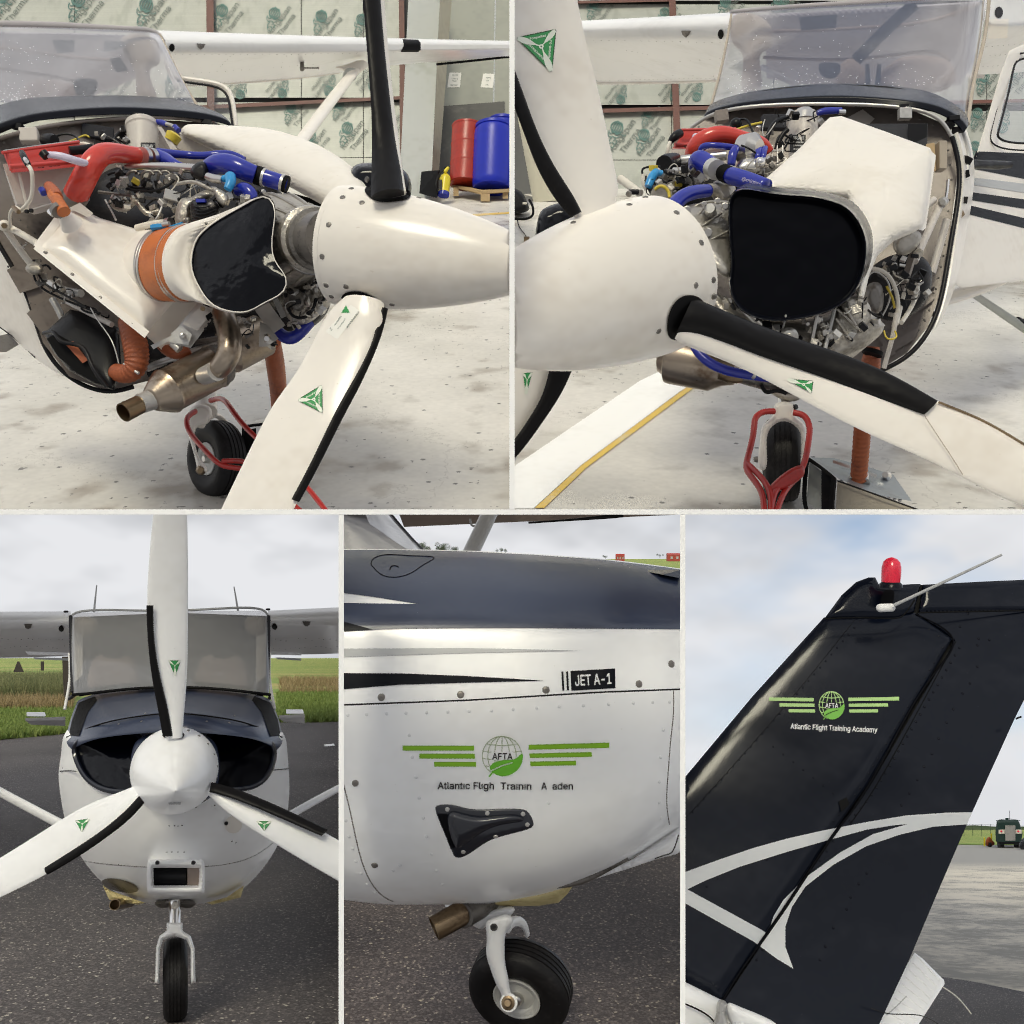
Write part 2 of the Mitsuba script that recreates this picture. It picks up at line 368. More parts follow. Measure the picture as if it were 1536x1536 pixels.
S['wing_white'] = pr(worn((0.70, 0.70, 0.70), (0.50, 0.49, 0.47), 0.35, 3.5), 0.25, clearcoat=0.4, clearcoat_gloss=0.9)
S['grey_paint'] = pr((0.42, 0.43, 0.44), 0.3)
S['black_gloss'] = bumped(pr((0.002, 0.0025, 0.005), 0.12, specular=0.26), lambda p, n, uv: fbm(p.x * 22, p.y * 22, p.z * 22, 3), 0.005, 4e-3)
S['black_deep'] = bumped(pr((0.0012, 0.0014, 0.003), 0.2, specular=0.10), lambda p, n, uv: fbm(p.x * 14, p.y * 14, p.z * 14, 2), 0.002, 5e-3)
S['navy_soft'] = pr(worn((0.004, 0.005, 0.010), (0.014, 0.014, 0.018), 0.5, 5.0), 0.24, specular=0.18)
S['navy_stripe'] = pr((0.003, 0.004, 0.008), 0.4, specular=0.12)
S['box_beige'] = pr(worn((0.42, 0.40, 0.35), (0.25, 0.22, 0.18), 0.7, 6), 0.5)
S['black_matt'] = pr((0.004, 0.004, 0.0045), 0.6, specular=0.12)
S['black_boot'] = bumped(pr((0.0055, 0.005, 0.0055), 0.42, specular=0.16), lambda p, n, uv: fbm(p.x * 40, p.y * 40, p.z * 40, 2), 0.002, 3e-3)
S['black_plastic'] = pr((0.006, 0.006, 0.0075), 0.35, specular=0.25)
S['rubber'] = bumped(pr(worn((0.009, 0.0085, 0.0095), (0.04, 0.036, 0.036), 0.45, 12), 0.5, specular=0.25), lambda p, n, uv: fbm(p.x * 220, p.y * 220, p.z * 220, 2), 0.0008)
S['steel'] = pr((0.62, 0.60, 0.57), 0.30, metallic=1.0)
S['chrome'] = pr((0.8, 0.79, 0.78), 0.12, metallic=1.0)
S['cast_alloy'] = bumped(pr(worn((0.50, 0.47, 0.42), (0.16, 0.13, 0.10), 0.8, 11), 0.42, metallic=0.75), lambda p, n, uv: fbm(p.x * 90, p.y * 90, p.z * 90, 3), 0.004)
S['dark_alloy'] = pr(worn((0.22, 0.205, 0.19), (0.05, 0.045, 0.04), 0.9, 16), 0.4, metallic=0.7)
S['dark_metal'] = pr(worn((0.010, 0.010, 0.012), (0.045, 0.038, 0.032), 0.7, 18), 0.38, metallic=0.2, specular=0.25)
S['burnt_steel'] = pr(worn((0.42, 0.35, 0.28), (0.16, 0.10, 0.06), 0.95, 9), 0.30, metallic=0.95)
S['brass_steel'] = pr(worn((0.29, 0.21, 0.13), (0.12, 0.08, 0.05), 0.9, 14), 0.3, metallic=0.95)
S['red_hose'] = pr((0.55, 0.045, 0.03), 0.2, clearcoat=0.6, clearcoat_gloss=0.9)
S['blue_hose'] = pr((0.012, 0.022, 0.30), 0.16, clearcoat=0.7, clearcoat_gloss=0.92)
S['cyan_cap'] = pr((0.02, 0.26, 0.58), 0.25, clearcoat=0.4)
S['orange_rubber'] = pr(worn((0.50, 0.14, 0.035), (0.30, 0.08, 0.03), 0.6, 18), 0.42)
S['orange_duct'] = pr(worn((0.36, 0.095, 0.035), (0.18, 0.05, 0.025), 0.8, 14), 0.5)
S['red_plastic'] = pr((0.56, 0.06, 0.05), 0.3, clearcoat=0.3)
S['red_paint'] = pr(worn((0.42, 0.025, 0.02), (0.20, 0.02, 0.015), 0.5, 15), 0.25, clearcoat=0.5, clearcoat_gloss=0.9)
S['hose_white'] = pr((0.68, 0.64, 0.56), 0.4)
S['lilac_hose'] = pr((0.60, 0.55, 0.68), 0.3)
S['battery_grey'] = pr(worn((0.56, 0.52, 0.48), (0.4, 0.36, 0.33), 0.5, 7), 0.42)
S['firewall_metal'] = pr(worn((0.22, 0.19, 0.172), (0.09, 0.072, 0.062), 0.85, 6), 0.42, metallic=0.15)
S['zinc_plate'] = pr(worn((0.58, 0.57, 0.55), (0.36, 0.34, 0.32), 0.6, 8), 0.35, metallic=0.6)
S['yellow_part'] = pr((0.62, 0.48, 0.05), 0.4)
S['green_logo'] = pr((0.035, 0.27, 0.075), 0.4)
S['logo_dark'] = pr((0.03, 0.07, 0.03), 0.4)
S['logo_white'] = pr((0.72, 0.76, 0.66), 0.4)
S['ink'] = pr((0.015, 0.015, 0.016), 0.5)
S['print_white'] = pr((0.78, 0.78, 0.78), 0.4)
S['wheel_grey'] = pr((0.50, 0.50, 0.48), 0.4)
S['paper'] = pr((0.80, 0.79, 0.74), 0.6)
# ------------------------------------------------------------------ materials of the setting
def concrete(p, n, uv):
    a = fbm(p.x * 0.9, p.y * 0.9, p.z * 0.9, 4); b = fbm(p.x * 5, p.y * 5, p.z * 5 + 3, 4); c = fbm(p.x * 40, p.y * 40, p.z * 40, 2)
    col = mix((0.68, 0.655, 0.61), (0.53, 0.51, 0.465), smoothstep(0.35, 0.7, a))
    col = mix(col, (0.40, 0.375, 0.335), smoothstep(0.55, 0.8, b) * 0.55)
    col = mix(col, (0.27, 0.225, 0.175), smoothstep(0.55, 0.74, a * 0.55 + b * 0.45) * 0.85)
    k_ = noise(p.x * 30, p.y * 30, p.z * 30) * 0.6 + 0.4 * noise(p.x * 75, p.y * 75, p.z * 75); col = mix(col, (0.2, 0.185, 0.17), smoothstep(0.78, 0.86, k_) * smoothstep(0.42, 0.6, a) * 0.6)
    k_ = noise(p.x * 30, p.y * 30, p.z * 30) * 0.6 + 0.4 * noise(p.x * 75, p.y * 75, p.z * 75); col = mix(col, (0.16, 0.15, 0.14), smoothstep(0.76, 0.84, k_) * smoothstep(0.42, 0.6, a) * 0.8)
    v1, v2, w = voronoi(p.x * 5.5 + 2 * a, (p.y + p.z) * 4.2)
    col = mix(col, (0.10, 0.095, 0.09), smoothstep(0.09, 0.04, v1) * smoothstep(0.72, 0.8, w) * 0.85)
    e1, e2, _ = voronoi(p.x * 0.42 + 0.35 * b, (p.y + p.z) * 0.36 + 0.2 * c)
    col = mix(col, (0.30, 0.28, 0.25), smoothstep(0.010, 0.002, e2 - e1) * 0.3)
    return col * (0.93 + 0.14 * c)
S['concrete_floor'] = bumped(pr(proc(concrete), 0.30, specular=0.5), lambda p, n, uv: fbm(p.x * 18, p.y * 18, p.z * 18, 3), 0.003, 3e-3)
def foil(p, n, uv):
    a = fbm(p.x * 1.3, p.y, p.z * 1.1, 3); w = fbm(p.x * 9, p.y * 9, p.z * 3, 3); k = noise(p.x * 1.2, p.y * 1.2, p.z * 70)
    g = noise(p.x * 60, p.y * 60, p.z * 60)
    col = mix((0.455, 0.465, 0.425), (0.36, 0.375, 0.335), a)
    return mix(col, (0.24, 0.26, 0.22), smoothstep(0.5, 0.8, w) * 0.4) * (0.92 + 0.08 * k + 0.07 * g)
S['foil_board'] = bumped(pr(proc(foil), 0.42, metallic=0.15), lambda p, n, uv: fbm(p.x * 3.5, p.y * 3.5, p.z * 2.5, 4), 0.008, 8e-3)
S['teal_print'] = pr((0.075, 0.175, 0.155), 0.5)
S['grey_print'] = pr((0.16, 0.19, 0.165), 0.5)
S['brown_steel'] = pr(worn((0.14, 0.052, 0.038), (0.07, 0.035, 0.03), 0.6, 6), 0.5)
S['wall_grey'] = pr(worn((0.36, 0.37, 0.32), (0.25, 0.26, 0.23), 0.6, 1.3), 0.7)
S['wall_dark'] = pr(worn((0.085, 0.085, 0.08), (0.16, 0.15, 0.135), 0.8, 2.2), 0.6)
S['column_grey'] = pr(worn((0.47, 0.49, 0.475), (0.33, 0.35, 0.30), 0.7, 1.4), 0.6)
S['column_beige'] = pr(worn((0.50, 0.47, 0.36), (0.33, 0.29, 0.22), 0.7, 1.6), 0.6)
S['partition_white'] = pr((0.95, 0.95, 0.95), 0.6)
S['floor_white'] = pr(worn((0.95, 0.95, 0.94), (0.78, 0.76, 0.72), 0.35, 3), 0.3)
S['floor_yellow'] = pr(worn((0.70, 0.48, 0.10), (0.66, 0.57, 0.38), 0.9, 7), 0.4)
def asphalt(scale, lo, hi, grit):
    def f(p, n, uv):
        v1, v2, w = voronoi(p.x * scale, p.y * scale); u1, u2, z = voronoi(p.x * scale * 0.43 + 7, p.y * scale * 0.43)
        a = fbm(p.x * 0.7, p.y * 0.7, 0, 4); b = fbm(p.x * 3.1, p.y * 2.1, 0, 3)
        col = mix(lo, hi, w * w * 0.9 + 0.1); col = mix(col, grit, smoothstep(0.93, 0.97, w) * smoothstep(0.45, 0.25, v1) * 0.8)
        col = mix(col, grit, smoothstep(0.972, 0.985, z) * smoothstep(0.36, 0.22, u1) * 0.95)
        col = mix(col, (0.02, 0.018, 0.018), smoothstep(0.25, 0.6, v1) * 0.35)
        d_ = fbm(p.x * 0.33, p.y * 0.25, 3, 3)
        return col * (0.52 + 0.62 * a + 0.26 * b) * (0.78 + 0.5 * smoothstep(0.35, 0.65, d_))
    return f
def grit_bump(scale): return lambda p, n, uv: 1 - voronoi(p.x * scale, p.y * scale)[0]
S['asphalt'] = bumped(pr(proc(asphalt(75, (0.055, 0.049, 0.050), (0.17, 0.15, 0.148), (0.50, 0.46, 0.41))), 0.55, specular=0.4), grit_bump(75), 0.006, 2e-3)
S['asphalt_near'] = bumped(pr(proc(asphalt(95, (0.065, 0.053, 0.053), (0.22, 0.185, 0.175), (0.58, 0.50, 0.40))), 0.55, specular=0.4), grit_bump(95), 0.006, 2e-3)
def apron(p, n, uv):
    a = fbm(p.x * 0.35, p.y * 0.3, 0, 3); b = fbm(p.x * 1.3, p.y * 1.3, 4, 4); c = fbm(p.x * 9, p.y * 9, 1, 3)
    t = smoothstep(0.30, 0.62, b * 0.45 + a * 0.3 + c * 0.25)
    col = mix((0.26, 0.25, 0.225), (0.56, 0.52, 0.445), t)  # the paler patches put a wet sheen into the colour
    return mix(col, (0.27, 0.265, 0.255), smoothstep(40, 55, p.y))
S['apron_sheen'] = bumped(pr(proc(apron), 0.65, specular=0.2), lambda p, n, uv: fbm(p.x * 14, p.y * 12, 0, 3), 0.004, 6e-3)
def grassfield(p, n, uv):
    a = fbm(p.x * 0.12, p.y * 0.25, 0, 4); b = fbm(p.x * 2.0, p.y * 2.4, 2, 4); s = fbm(p.x * 0.05, p.y * 0.55, 5, 3)
    col = mix((0.12, 0.19, 0.045), (0.19, 0.24, 0.06), a); col = mix(col, (0.34, 0.28, 0.12), smoothstep(0.52, 0.68, s) * 0.8)
    return mix(col, (0.07, 0.12, 0.03), smoothstep(0.45, 0.8, b) * 0.6)
S['turf_green'] = pr(proc(grassfield), 0.9)
def blades_mat(c0, c1):
    return {'type': 'twosided', 'bsdf': {'type': 'principled', 'base_color': proc(lambda p, n, uv: mix(c0, c1, noise(p.x * 9, p.y * 9, p.z * 2))), 'roughness': 0.7}}
S['blade_green'] = blades_mat((0.12, 0.20, 0.04), (0.26, 0.32, 0.09))
S['blade_reed'] = blades_mat((0.10, 0.14, 0.05), (0.30, 0.29, 0.15))
S['blade_straw'] = blades_mat((0.26, 0.19, 0.095), (0.40, 0.31, 0.17))
S['underside_grey'] = pr((0.5, 0.5, 0.5), 0.8)

# ------------------------------------------------------------------ the five bays: floors, grounds and the partition between them
GR = {1: (-2.0636, 0.466), 2: (-1.9035, 0.45), 3: (-1.626, -0.1447), 4: (-1.655, -0.0447), 5: (-HC / cp, -0.3147)}
def gd(bay, px, py):
    """Depth at which the ground of a bay is met at this pixel."""
    a, s = GR[bay]; return a / ((768 - py) / F - s)
def G(bay, px, py, up=0.0):
    d = gd(bay, px, py); p = Q(px, py, d); p[1] += up; return p
def gxy(bay, x, d, up=0.0):
    a, s = GR[bay]; return np.array([x, a + s * d + up, -d])
def ground(bay, x0, x1, d0, d1, up=0.0, thick=0.0, nx=1, nd=1, poly=None):
    if poly is not None:
        v = np.array([G(bay, x, y, up) for x, y in poly]); c, f = trimesh.creation.triangulate_polygon(Polygon([(p[0], p[2]) for p in v]), engine='earcut')
        a, s = GR[bay]; m = trimesh.Trimesh(np.column_stack([c[:, 0], a - s * c[:, 1] + up, c[:, 1]]), f, process=False)
        if m.face_normals[:, 1].sum() < 0: m.invert()
        return m
    ds = d0 * (d1 / d0) ** (np.arange(nd + 1) / nd); xs = np.linspace(x0, x1, nx + 1)
    V = np.array([gxy(bay, x, d, up) for d in ds for x in xs]); i = np.arange(len(V)).reshape(nd + 1, nx + 1)
    a, b, c, e = i[:-1, :-1].ravel(), i[:-1, 1:].ravel(), i[1:, 1:].ravel(), i[1:, :-1].ravel()
    m = trimesh.Trimesh(V, np.vstack([np.stack([a, b, c], 1), np.stack([a, c, e], 1)]), process=False)
    if thick: return hull(np.vstack([V, V - [0, thick, 0]]))
    return m
for b, d1 in ((1, 14.9), (2, 15.3)):
    BAY[0] = b
    setting('floor', ground(b, -9 if b == 1 else -0.5, 0.5 if b == 1 else 9, gd(b, 0, 763.9), d1, thick=0.03), 'concrete_floor')
# grounds of the lower bays
BAY[0] = 3; setting('ground', ground(3, -60, 0, 3.2, 60, nd=6), 'asphalt')
BAY[0] = 4; setting('ground', ground(4, -60, 60, 2.2, 220, nd=6), 'asphalt_near')
BAY[0] = 5; setting('apron', ground(5, -200, 1500, 3.5, 1500, nd=8), 'apron_sheen')
setting('tarmac', ground(5, 0, 0, 0, 0, 0.012, poly=[(1180, 1700), (1180, 1448), (1395, 1464), (1455, 1473), (1540, 1490), (1700, 1520), (1900, 1700)]), 'asphalt')

part_key = thing('partition_wall', 'thin white partition of a shelf and upright fins that divides the place into five bays', 'partition')
def slab(p, q, t, y0, y1, n):      # an upright fin between two plan points
    pass
def raw(key, m):
    m = trimesh.Trimesh(m.vertices @ MW[:3, :3].T + MW[:3, 3], m.faces, process=False); scene[uniq(key)] = mikit.ply(m, 'partition_white', False)
tk = 8 / F * 2.0
raw(part_key + '__shelf', box((0, 0, -2.15), (3.4, tk, 0.3), ch=0.0003))
raw(part_key + '__fin', box((0, 0.9 + tk / 2 + 0.0005, -2.25), (tk, 1.8, 0.5), ch=0.0003))
for px in (512, 1024):
    k = (px - 768) / F; a = math.atan(k); L = 0.8
    ax = np.array([[math.cos(a), 0, math.sin(a)], [0, 1, 0], [-math.sin(a), 0, math.cos(a)]])
    c = np.array([k, 0, -1.0]) * (2.0 + L / 2 * math.cos(a)); c[1] = -(1.1 + tk / 2 + 0.0005)
    raw(part_key + '__fin', box(c, (tk * math.cos(a), 2.2, L), ax, ch=0.0003))

# ------------------------------------------------------------------ marks shared by several bays
def blade_outline(n=14):
    t = np.linspace(0, 1, n); w = 0.018 + 0.075 * np.sin(np.pi * np.clip((t - 0.22) / 0.95, 0, 1)) ** 1.2
    return np.vstack([np.column_stack([t, w]), np.column_stack([t, -w])[::-1]])
def tri_logo(parent, c, surf, letters=True, off=0.002, step=3):
    """The triangular propeller maker's mark: three corners in pixels."""
    c = np.asarray(c, float); o = c.mean(0); k = uniq(parent + '__maker_mark')
    sz = np.linalg.norm(c[0] - c[1])
    full = Polygon(c).buffer(-0.02 * sz).buffer(0.045 * sz)
    put(k, decal(full, surf, off, 6), 'green_logo', False)
    put(k + '__outline', decal(full.difference(full.buffer(-0.022 * sz)), surf, off + 0.0006, 6), 'logo_dark', False)
    bl = []
    for q in c:
        e = (q - o) * 0.985; nrm = np.array([-e[1], e[0]]); b = blade_outline(); bl.append(Polygon(o + b[:, :1] * e + b[:, 1:] * nrm * 1.35))
    hub = Point(o).buffer(0.06 * sz)
    w = shapely.union_all(bl + [hub]).difference(Point(o).buffer(0.02 * sz))
    put(k + '__blades', decal(w, surf, off + 0.0009, 6), 'logo_white', False)
    if letters:
        L = []
        for i, s in enumerate(('Propeller', 'mt-propeller', 'Entwicklung')):
            a, b = c[i], c[(i + 1) % 3]
            if (b - a)[0] * (o - a)[1] - (b - a)[1] * (o - a)[0] > 0: p, q = a, b
            else: p, q = b, a
            u = (q - p) / np.linalg.norm(q - p); nn = o - (p + q) / 2; nn /= np.linalg.norm(nn)
            L.append(text_on(s, p + (q - p) * 0.28 + nn * 0.115 * sz, p + (q - p) * 0.72 + nn * 0.115 * sz, 0.06 * sz, surf, off + 0.0009))
        put(k + '__lettering', cat_(L), 'logo_white', False)
    return k
def lion_print():
    """The board maker's print: a striped mane, a face of curls and two slanting lines of lettering, one unit high, y up."""
    g = []; ca, sa = math.cos(-0.5), math.sin(-0.5)
    for a in np.linspace(-1, 1, 6):
        t = np.linspace(-1.1, 1.1, 10); x = a * 0.20 * np.cos(t * 1.15); y = 0.19 * t
        g.append(LineString(np.column_stack([-0.10 + x * ca - y * sa, 0.30 + x * sa + y * ca])).buffer(0.019, cap_style='flat'))
    for q in ([(-0.36, 0.2), (-0.3, 0.1), (-0.2, 0.14), (-0.12, 0.06), (0.0, 0.1), (0.1, 0.02), (0.2, 0.06)], [(-0.38, 0.16), (-0.36, 0.02), (-0.28, -0.02), (-0.34, -0.1), (-0.37, -0.26)], [(-0.3, 0.02), (-0.2, 0.0), (-0.16, -0.08), (-0.22, -0.12)],
              [(-0.2, -0.02), (-0.08, -0.02), (-0.02, 0.04)], [(-0.36, -0.24), (-0.26, -0.18), (-0.2, -0.26), (-0.26, -0.36), (-0.35, -0.3)], [(-0.14, -0.1), (-0.1, -0.2), (-0.18, -0.24)]):
        g.append(LineString(spl(q, 14)).buffer(0.013))
    def fl(q): return cat_([trimesh.Trimesh(np.column_stack([a, a[:, 0] * 0]), f, process=False) for w in q for a, f in tri2d(w, None)])
    tx = []
    for s, x0, y0, h in (('Kingspan', -0.22, -0.52, 0.21), ('Therma', 0.12, -0.56, 0.19)):
        m = flat_text(s, False); m.vertices[:, :2] *= h; c_, s_ = math.cos(0.93), math.sin(0.93)
        m.vertices = np.column_stack([x0 + m.vertices[:, 0] * c_ - m.vertices[:, 1] * s_, y0 + m.vertices[:, 0] * s_ + m.vertices[:, 1] * c_, m.vertices[:, 2] * 0]); tx.append(m)
    return fl(g), cat_(tx)
LION = lion_print()
def prints(wall, surf, spots):
    for x, y, h, turn in spots:
        h *= 0.82
        s = -1 if turn else 1
        fn = lambda u, v: (x + s * u * h, y - s * v * h)
        k = part(wall, 'print', warp(LION[0], fn, surf, 0.02), 'teal_print', False)
        put(k + '__lettering', warp(LION[1], fn, surf, 0.02), 'grey_print', False)
def bars(parent, name, rects, surf, mat, off=0.002):
    for r in rects: part(parent, name, decal(Polygon(r), surf, off, 10), mat, False)

# ------------------------------------------------------------------ hangar wall of the first bay
def wall_plane(bay, d0, yfoot, lean=0.3147):
    """Plane of an upright wall whose foot is met at that pixel row: rows above it recede with the wall."""
    y0 = (768 - yfoot) / F * d0
    return lambda x, y: (d0 - lean * y0) / (1 - lean * (768 - np.asarray(y, float)) / F) + np.asarray(x) * 0.0
BAY[0] = 1
wp1 = wall_plane(1, 14.6, 286)
W1 = thing('hangar_wall', 'wall of printed foil insulation boards behind the engine with the orange intake sleeve', 'wall')
cols = [(-40, 112), (112, 313), (313, 452), (452, 545), (545, 604)]
for a, b in cols:
    for y0, y1 in ((-40, 62), (62, 147), (153, 236), (236, 330)):
        part(W1, 'insulation_board', plate([(a + .6, y0 + .5), (b - .6, y0 + .5), (b - .6, y1 - .5), (a + .6, y1 - .5)], lambda x, y, j=random.uniform(-.01, .01): wp1(x, y) + j, 0.06, 30), 'foil_board', False)
part(W1, 'backing', plate([(-60, -60), (640, -60), (640, 340), (-60, 340)], lambda x, y: wp1(x, y) + 0.10, 0.05, 80), 'wall_dark', False)
sW1 = Surf(np.array([(x, y) for x in range(-100, 900, 40) for y in range(-60, 400, 20)], float), wp1(np.array([x for x in range(-100, 900, 40) for y in range(-60, 400, 20)], float), np.array([y for x in range(-100, 900, 40) for y in range(-60, 400, 20)], float)))
for x0, x1, y0, y1 in ((309, 320, -40, 340), (598, 606, -40, 340)):
    part(W1, 'post', plate([(x0, y0), (x1, y0), (x1 + 3, y1), (x0 + 3, y1)], lambda x, y: wp1(x, y) - 0.14, 0.12, 40), 'brown_steel', False)
part(W1, 'rail', plate([(-60, 166), (300, 158), (600, 144), (600, 149), (300, 164), (-60, 173)], lambda x, y: wp1(x, y) - 0.10, 0.09, 40), 'brown_steel', False)
prints(W1, sW1, [(8, 8, 62, 0), (122, 14, 62, 0), (224, 22, 60, 0), (337, 28, 52, 0), (416, 32, 50, 0), (486, 36, 50, 0), (546, 40, 46, 0), (357, 132, 40, 1), (420, 130, 40, 1), (490, 126, 42, 1), (556, 118, 42, 1),
                 (440, 172, 42, 0), (512, 166, 42, 0), (525, 204, 50, 0), (585, 190, 40, 0), (60, 120, 50, 0), (170, 128, 50, 0), (262, 128, 46, 0), (470, 215, 46, 0)])
C1 = thing('steel_column', 'broad grey column with a beige side standing right behind the upright propeller blade', 'column')
part(C1, 'front_face', plate([(614, -30), (661, -30), (646, 300), (598, 300)], wall_plane(1, 13.6, 292), 0.42, 40), 'column_grey', False)
part(C1, 'side_face', plate([(661.4, -30), (680, -30), (656, 292), (646.4, 300)], [(661, 0, 13.9), (680, 0, 14.5), (648, 290, 13.9)], 0.1, 40), 'column_beige', False)
W2 = thing('rear_wall', 'plain grey-green wall with a dark lower panel behind the oil drums', 'wall')
wp2 = wall_plane(1, 14.75, 286)
part(W2, 'wall_panel', plate([(640, -40), (743, -40), (738, 300), (640, 300)], wp2, 0.05, 60), 'wall_grey', False)
part(W2, 'wall_panel', plate([(744, -40), (800, -40), (800, 300), (739, 300)], wp2, 0.05, 60), 'wall_grey', False)
part(W2, 'dark_panel', plate([(652, 160), (757, 152), (752, 300), (640, 300)], lambda x, y: wp2(x, y) - 0.05, 0.04, 60), 'wall_dark', False)
sW2 = Surf(np.array([(x, y) for x in (600, 700, 820) for y in (-60, 100, 320)], float), np.array([float(wp2(x, y)) for x in (600, 700, 820) for y in (-60, 100, 320)]))
for i, (P4, lab, lines) in enumerate((([(674, 109), (692, 109), (690, 131), (671, 131)], 'left of two white paper notices on the grey-green wall, nearer the column', ((111.5, 8, 'NOTICE'), (117, 10, 'WHEN IN USE'), (120.5, 7, 'KEEP'), (126.5, 11, 'CLEAR OF DRUMS'))),
                                ([(725, 110), (742, 111), (739, 132), (721, 131)], 'right of two white paper notices on the grey-green wall, above the blue drum', ((115.5, 8, 'WASTE'), (120, 5, 'OIL'), (126, 6, 'ONLY'))))):
    nk = thing('paper_notice', lab, 'notice', 'paper notices on the wall')
    pl = plate(P4, lambda x, y: wp2(x, y) - 0.008, 0.004, 10); part(nk, 'sheet', pl, 'paper', False)
    cx = np.mean([q[0] for q in P4]); 
    for yy, w, s in lines: part(nk, 'lettering', text_on(s, (cx - w / 2 + 0.15 * (120 - yy), yy + 2), (cx + w / 2 + 0.15 * (120 - yy), yy + 2), 1.9, sW2, 0.016), 'grey_print', False)

# drums on a pallet, extinguisher, black box
S['drum_red'] = pr(worn((0.40, 0.03, 0.015), (0.22, 0.03, 0.02), 0.5, 4), 0.3, clearcoat=0.4)
S['drum_blue'] = pr(worn((0.008, 0.022, 0.42), (0.01, 0.02, 0.25), 0.4, 3), 0.35)
S['pallet_wood'] = pr(worn((0.45, 0.32, 0.17), (0.28, 0.19, 0.10), 0.8, 8), 0.7)
S['yellow_paint'] = pr((0.72, 0.58, 0.02), 0.3, clearcoat=0.4)
up1 = np.array([0, 1, 0.12])      # the drums stand upright on the sloping bay floor
def drum(name, lab, x, ytop, ybot, wpx, d, mat, steel=True):
    k = thing(name, lab, 'drum'); r = wpx / 2 * d / F; B, T = Q(x, ybot, d), Q(x + (4 if steel else 3), ytop, d + 0.1)
    if steel: pf = [(0, r * .96), (0.01, r), (0.025, r), (0.03, r * .975)] + [q for c in (0.35, 0.67) for q in ((c - .02, r * .975), (c - .008, r * 1.0), (c + .008, r * 1.0), (c + .02, r * .975))] + [(0.965, r * .975), (0.97, r), (1, r), (1, r * .95), (0.985, r * .93)]
    else: pf = [(0, r * .9), (0.03, r * .97), (0.1, r), (0.5, r), (0.8, r * .985), (0.9, r * .96), (0.94, r * .9), (0.945, r * .95), (0.985, r * .95), (1, r * .88), (0.985, r * .85)]
    part(k, 'shell', lathe(B, T, pf, 48), mat, 40)
    a = (T - B) / np.linalg.norm(T - B)
    part(k, 'lid', lathe(T - a * 0.025, T - a * 0.012, [(0, r * .93), (1, r * .93)], 40), mat if not steel else 'yellow_part', 40)
    for o in (-.5, .45): part(k, 'bung', lathe(T + np.array([o * r, 0, .3 * r]) - a * 0.012, T + np.array([o * r, 0, .3 * r]) + a * 0.02, [(0, r * .12), (1, r * .11)], 14), 'hose_white' if steel else 'black_plastic', 40)
    return k
drum('oil_drum', 'red steel drum with two rolled hoops on the pallet, beside the yellow extinguisher', 698, 190, 277, 49, 13.55, 'drum_red')
drum('plastic_drum', 'big blue plastic drum at the front of the pallet, right of the red drum', 738, 189, 283, 60, 13.4, 'drum_blue', False)
drum('plastic_drum', 'blue plastic drum half hidden behind the front blue one on the pallet', 752, 181, 272, 50, 14.1, 'drum_blue', False)
pk = thing('pallet', 'wooden pallet under the red and blue drums', 'pallet')
def pplank(p4, t, dd=13.2): return plate(p4, [(676, 280, 13.75), (730, 292, 13.2), (764, 285, 13.3)], t, 20)
pf_ = lambda x, y: np.asarray(x) * 0 + 13.2
for i in range(5):
    f0 = i / 5; part(pk, 'plank', hull(QA([(676 + f0 * 45, 278 + f0 * 11, 13.7 - f0 * .55), (685 + f0 * 45, 280 + f0 * 11, 13.6 - f0 * .55), (770 + f0 * 10, 272 + f0 * 16, 14.0 - f0 * .55), (763 + f0 * 10, 270 + f0 * 16, 14.1 - f0 * .55),
                                        (676 + f0 * 45, 281 + f0 * 11, 13.7 - f0 * .55), (685 + f0 * 45, 283 + f0 * 11, 13.6 - f0 * .55), (770 + f0 * 10, 275 + f0 * 16, 14.0 - f0 * .55), (763 + f0 * 10, 273 + f0 * 16, 14.1 - f0 * .55)])), 'pallet_wood', False)
part(pk, 'deck_board', hull(QA([(722, 286, 13.15), (772, 283, 13.3), (772, 287.5, 13.3), (722, 290.5, 13.15), (722, 285, 13.25), (772, 282, 13.4)])), 'pallet_wood', False)
part(pk, 'deck_board', hull(QA([(677, 277, 13.6), (723, 286, 13.14), (723, 290.5, 13.14), (677, 281, 13.6), (680, 276, 13.7), (725, 285, 13.3)])), 'pallet_wood', False)
for x0, x1, y0, y1, d in ((680, 688, 281, 294, 13.5), (721, 735, 290.5, 302, 13.15), (754, 762, 288, 298, 13.3)):
    part(pk, 'block', hull(QA([(x0, y0, d), (x1, y0, d), (x1, y1, d), (x0, y1, d), (x0, y0, d + .14), (x1, y0, d + .14), (x1, y1 - 2, d + .14), (x0, y1 - 2, d + .14)])), 'pallet_wood', False)
ek = thing('fire_extinguisher', 'yellow fire extinguisher with a dark blue foot standing in front of the red drum', 'extinguisher')
B_, T_ = Q(665, 294, 13.0), Q(669, 258, 13.05); r_ = 8.2 * 13 / F
part(ek, 'cylinder', lathe(B_, T_, [(0.14, r_), (0.72, r_), (0.82, r_ * .85), (0.9, r_ * .45), (0.93, r_ * .3)], 28), 'yellow_paint', 40)
part(ek, 'foot', lathe(B_, T_, [(0, r_ * 1.02), (0.15, r_ * 1.03), (0.16, r_ * .9)], 28), 'blue_hose', 40)
part(ek, 'valve', hull(np.vstack([ball(Q(668, 257, 13.0), .025).vertices, ball(Q(672, 252, 13.0), .02).vertices])), 'yellow_paint', 40)
part(ek, 'handle', tube([(666, 252, 13), (671, 250, 13), (675, 252, 13)], 1.2), 'black_plastic')
part(ek, 'hose', tube([(665, 255, 12.98), (659, 262, 12.95), (654, 276, 12.9), (657, 288, 12.9)], 1.1), 'black_plastic')
part(ek, 'label_plate', plate([(658, 270), (663, 269), (663, 284), (658, 285)], 13.0 - r_ - .002, 0.004, 8), 'ink', False)
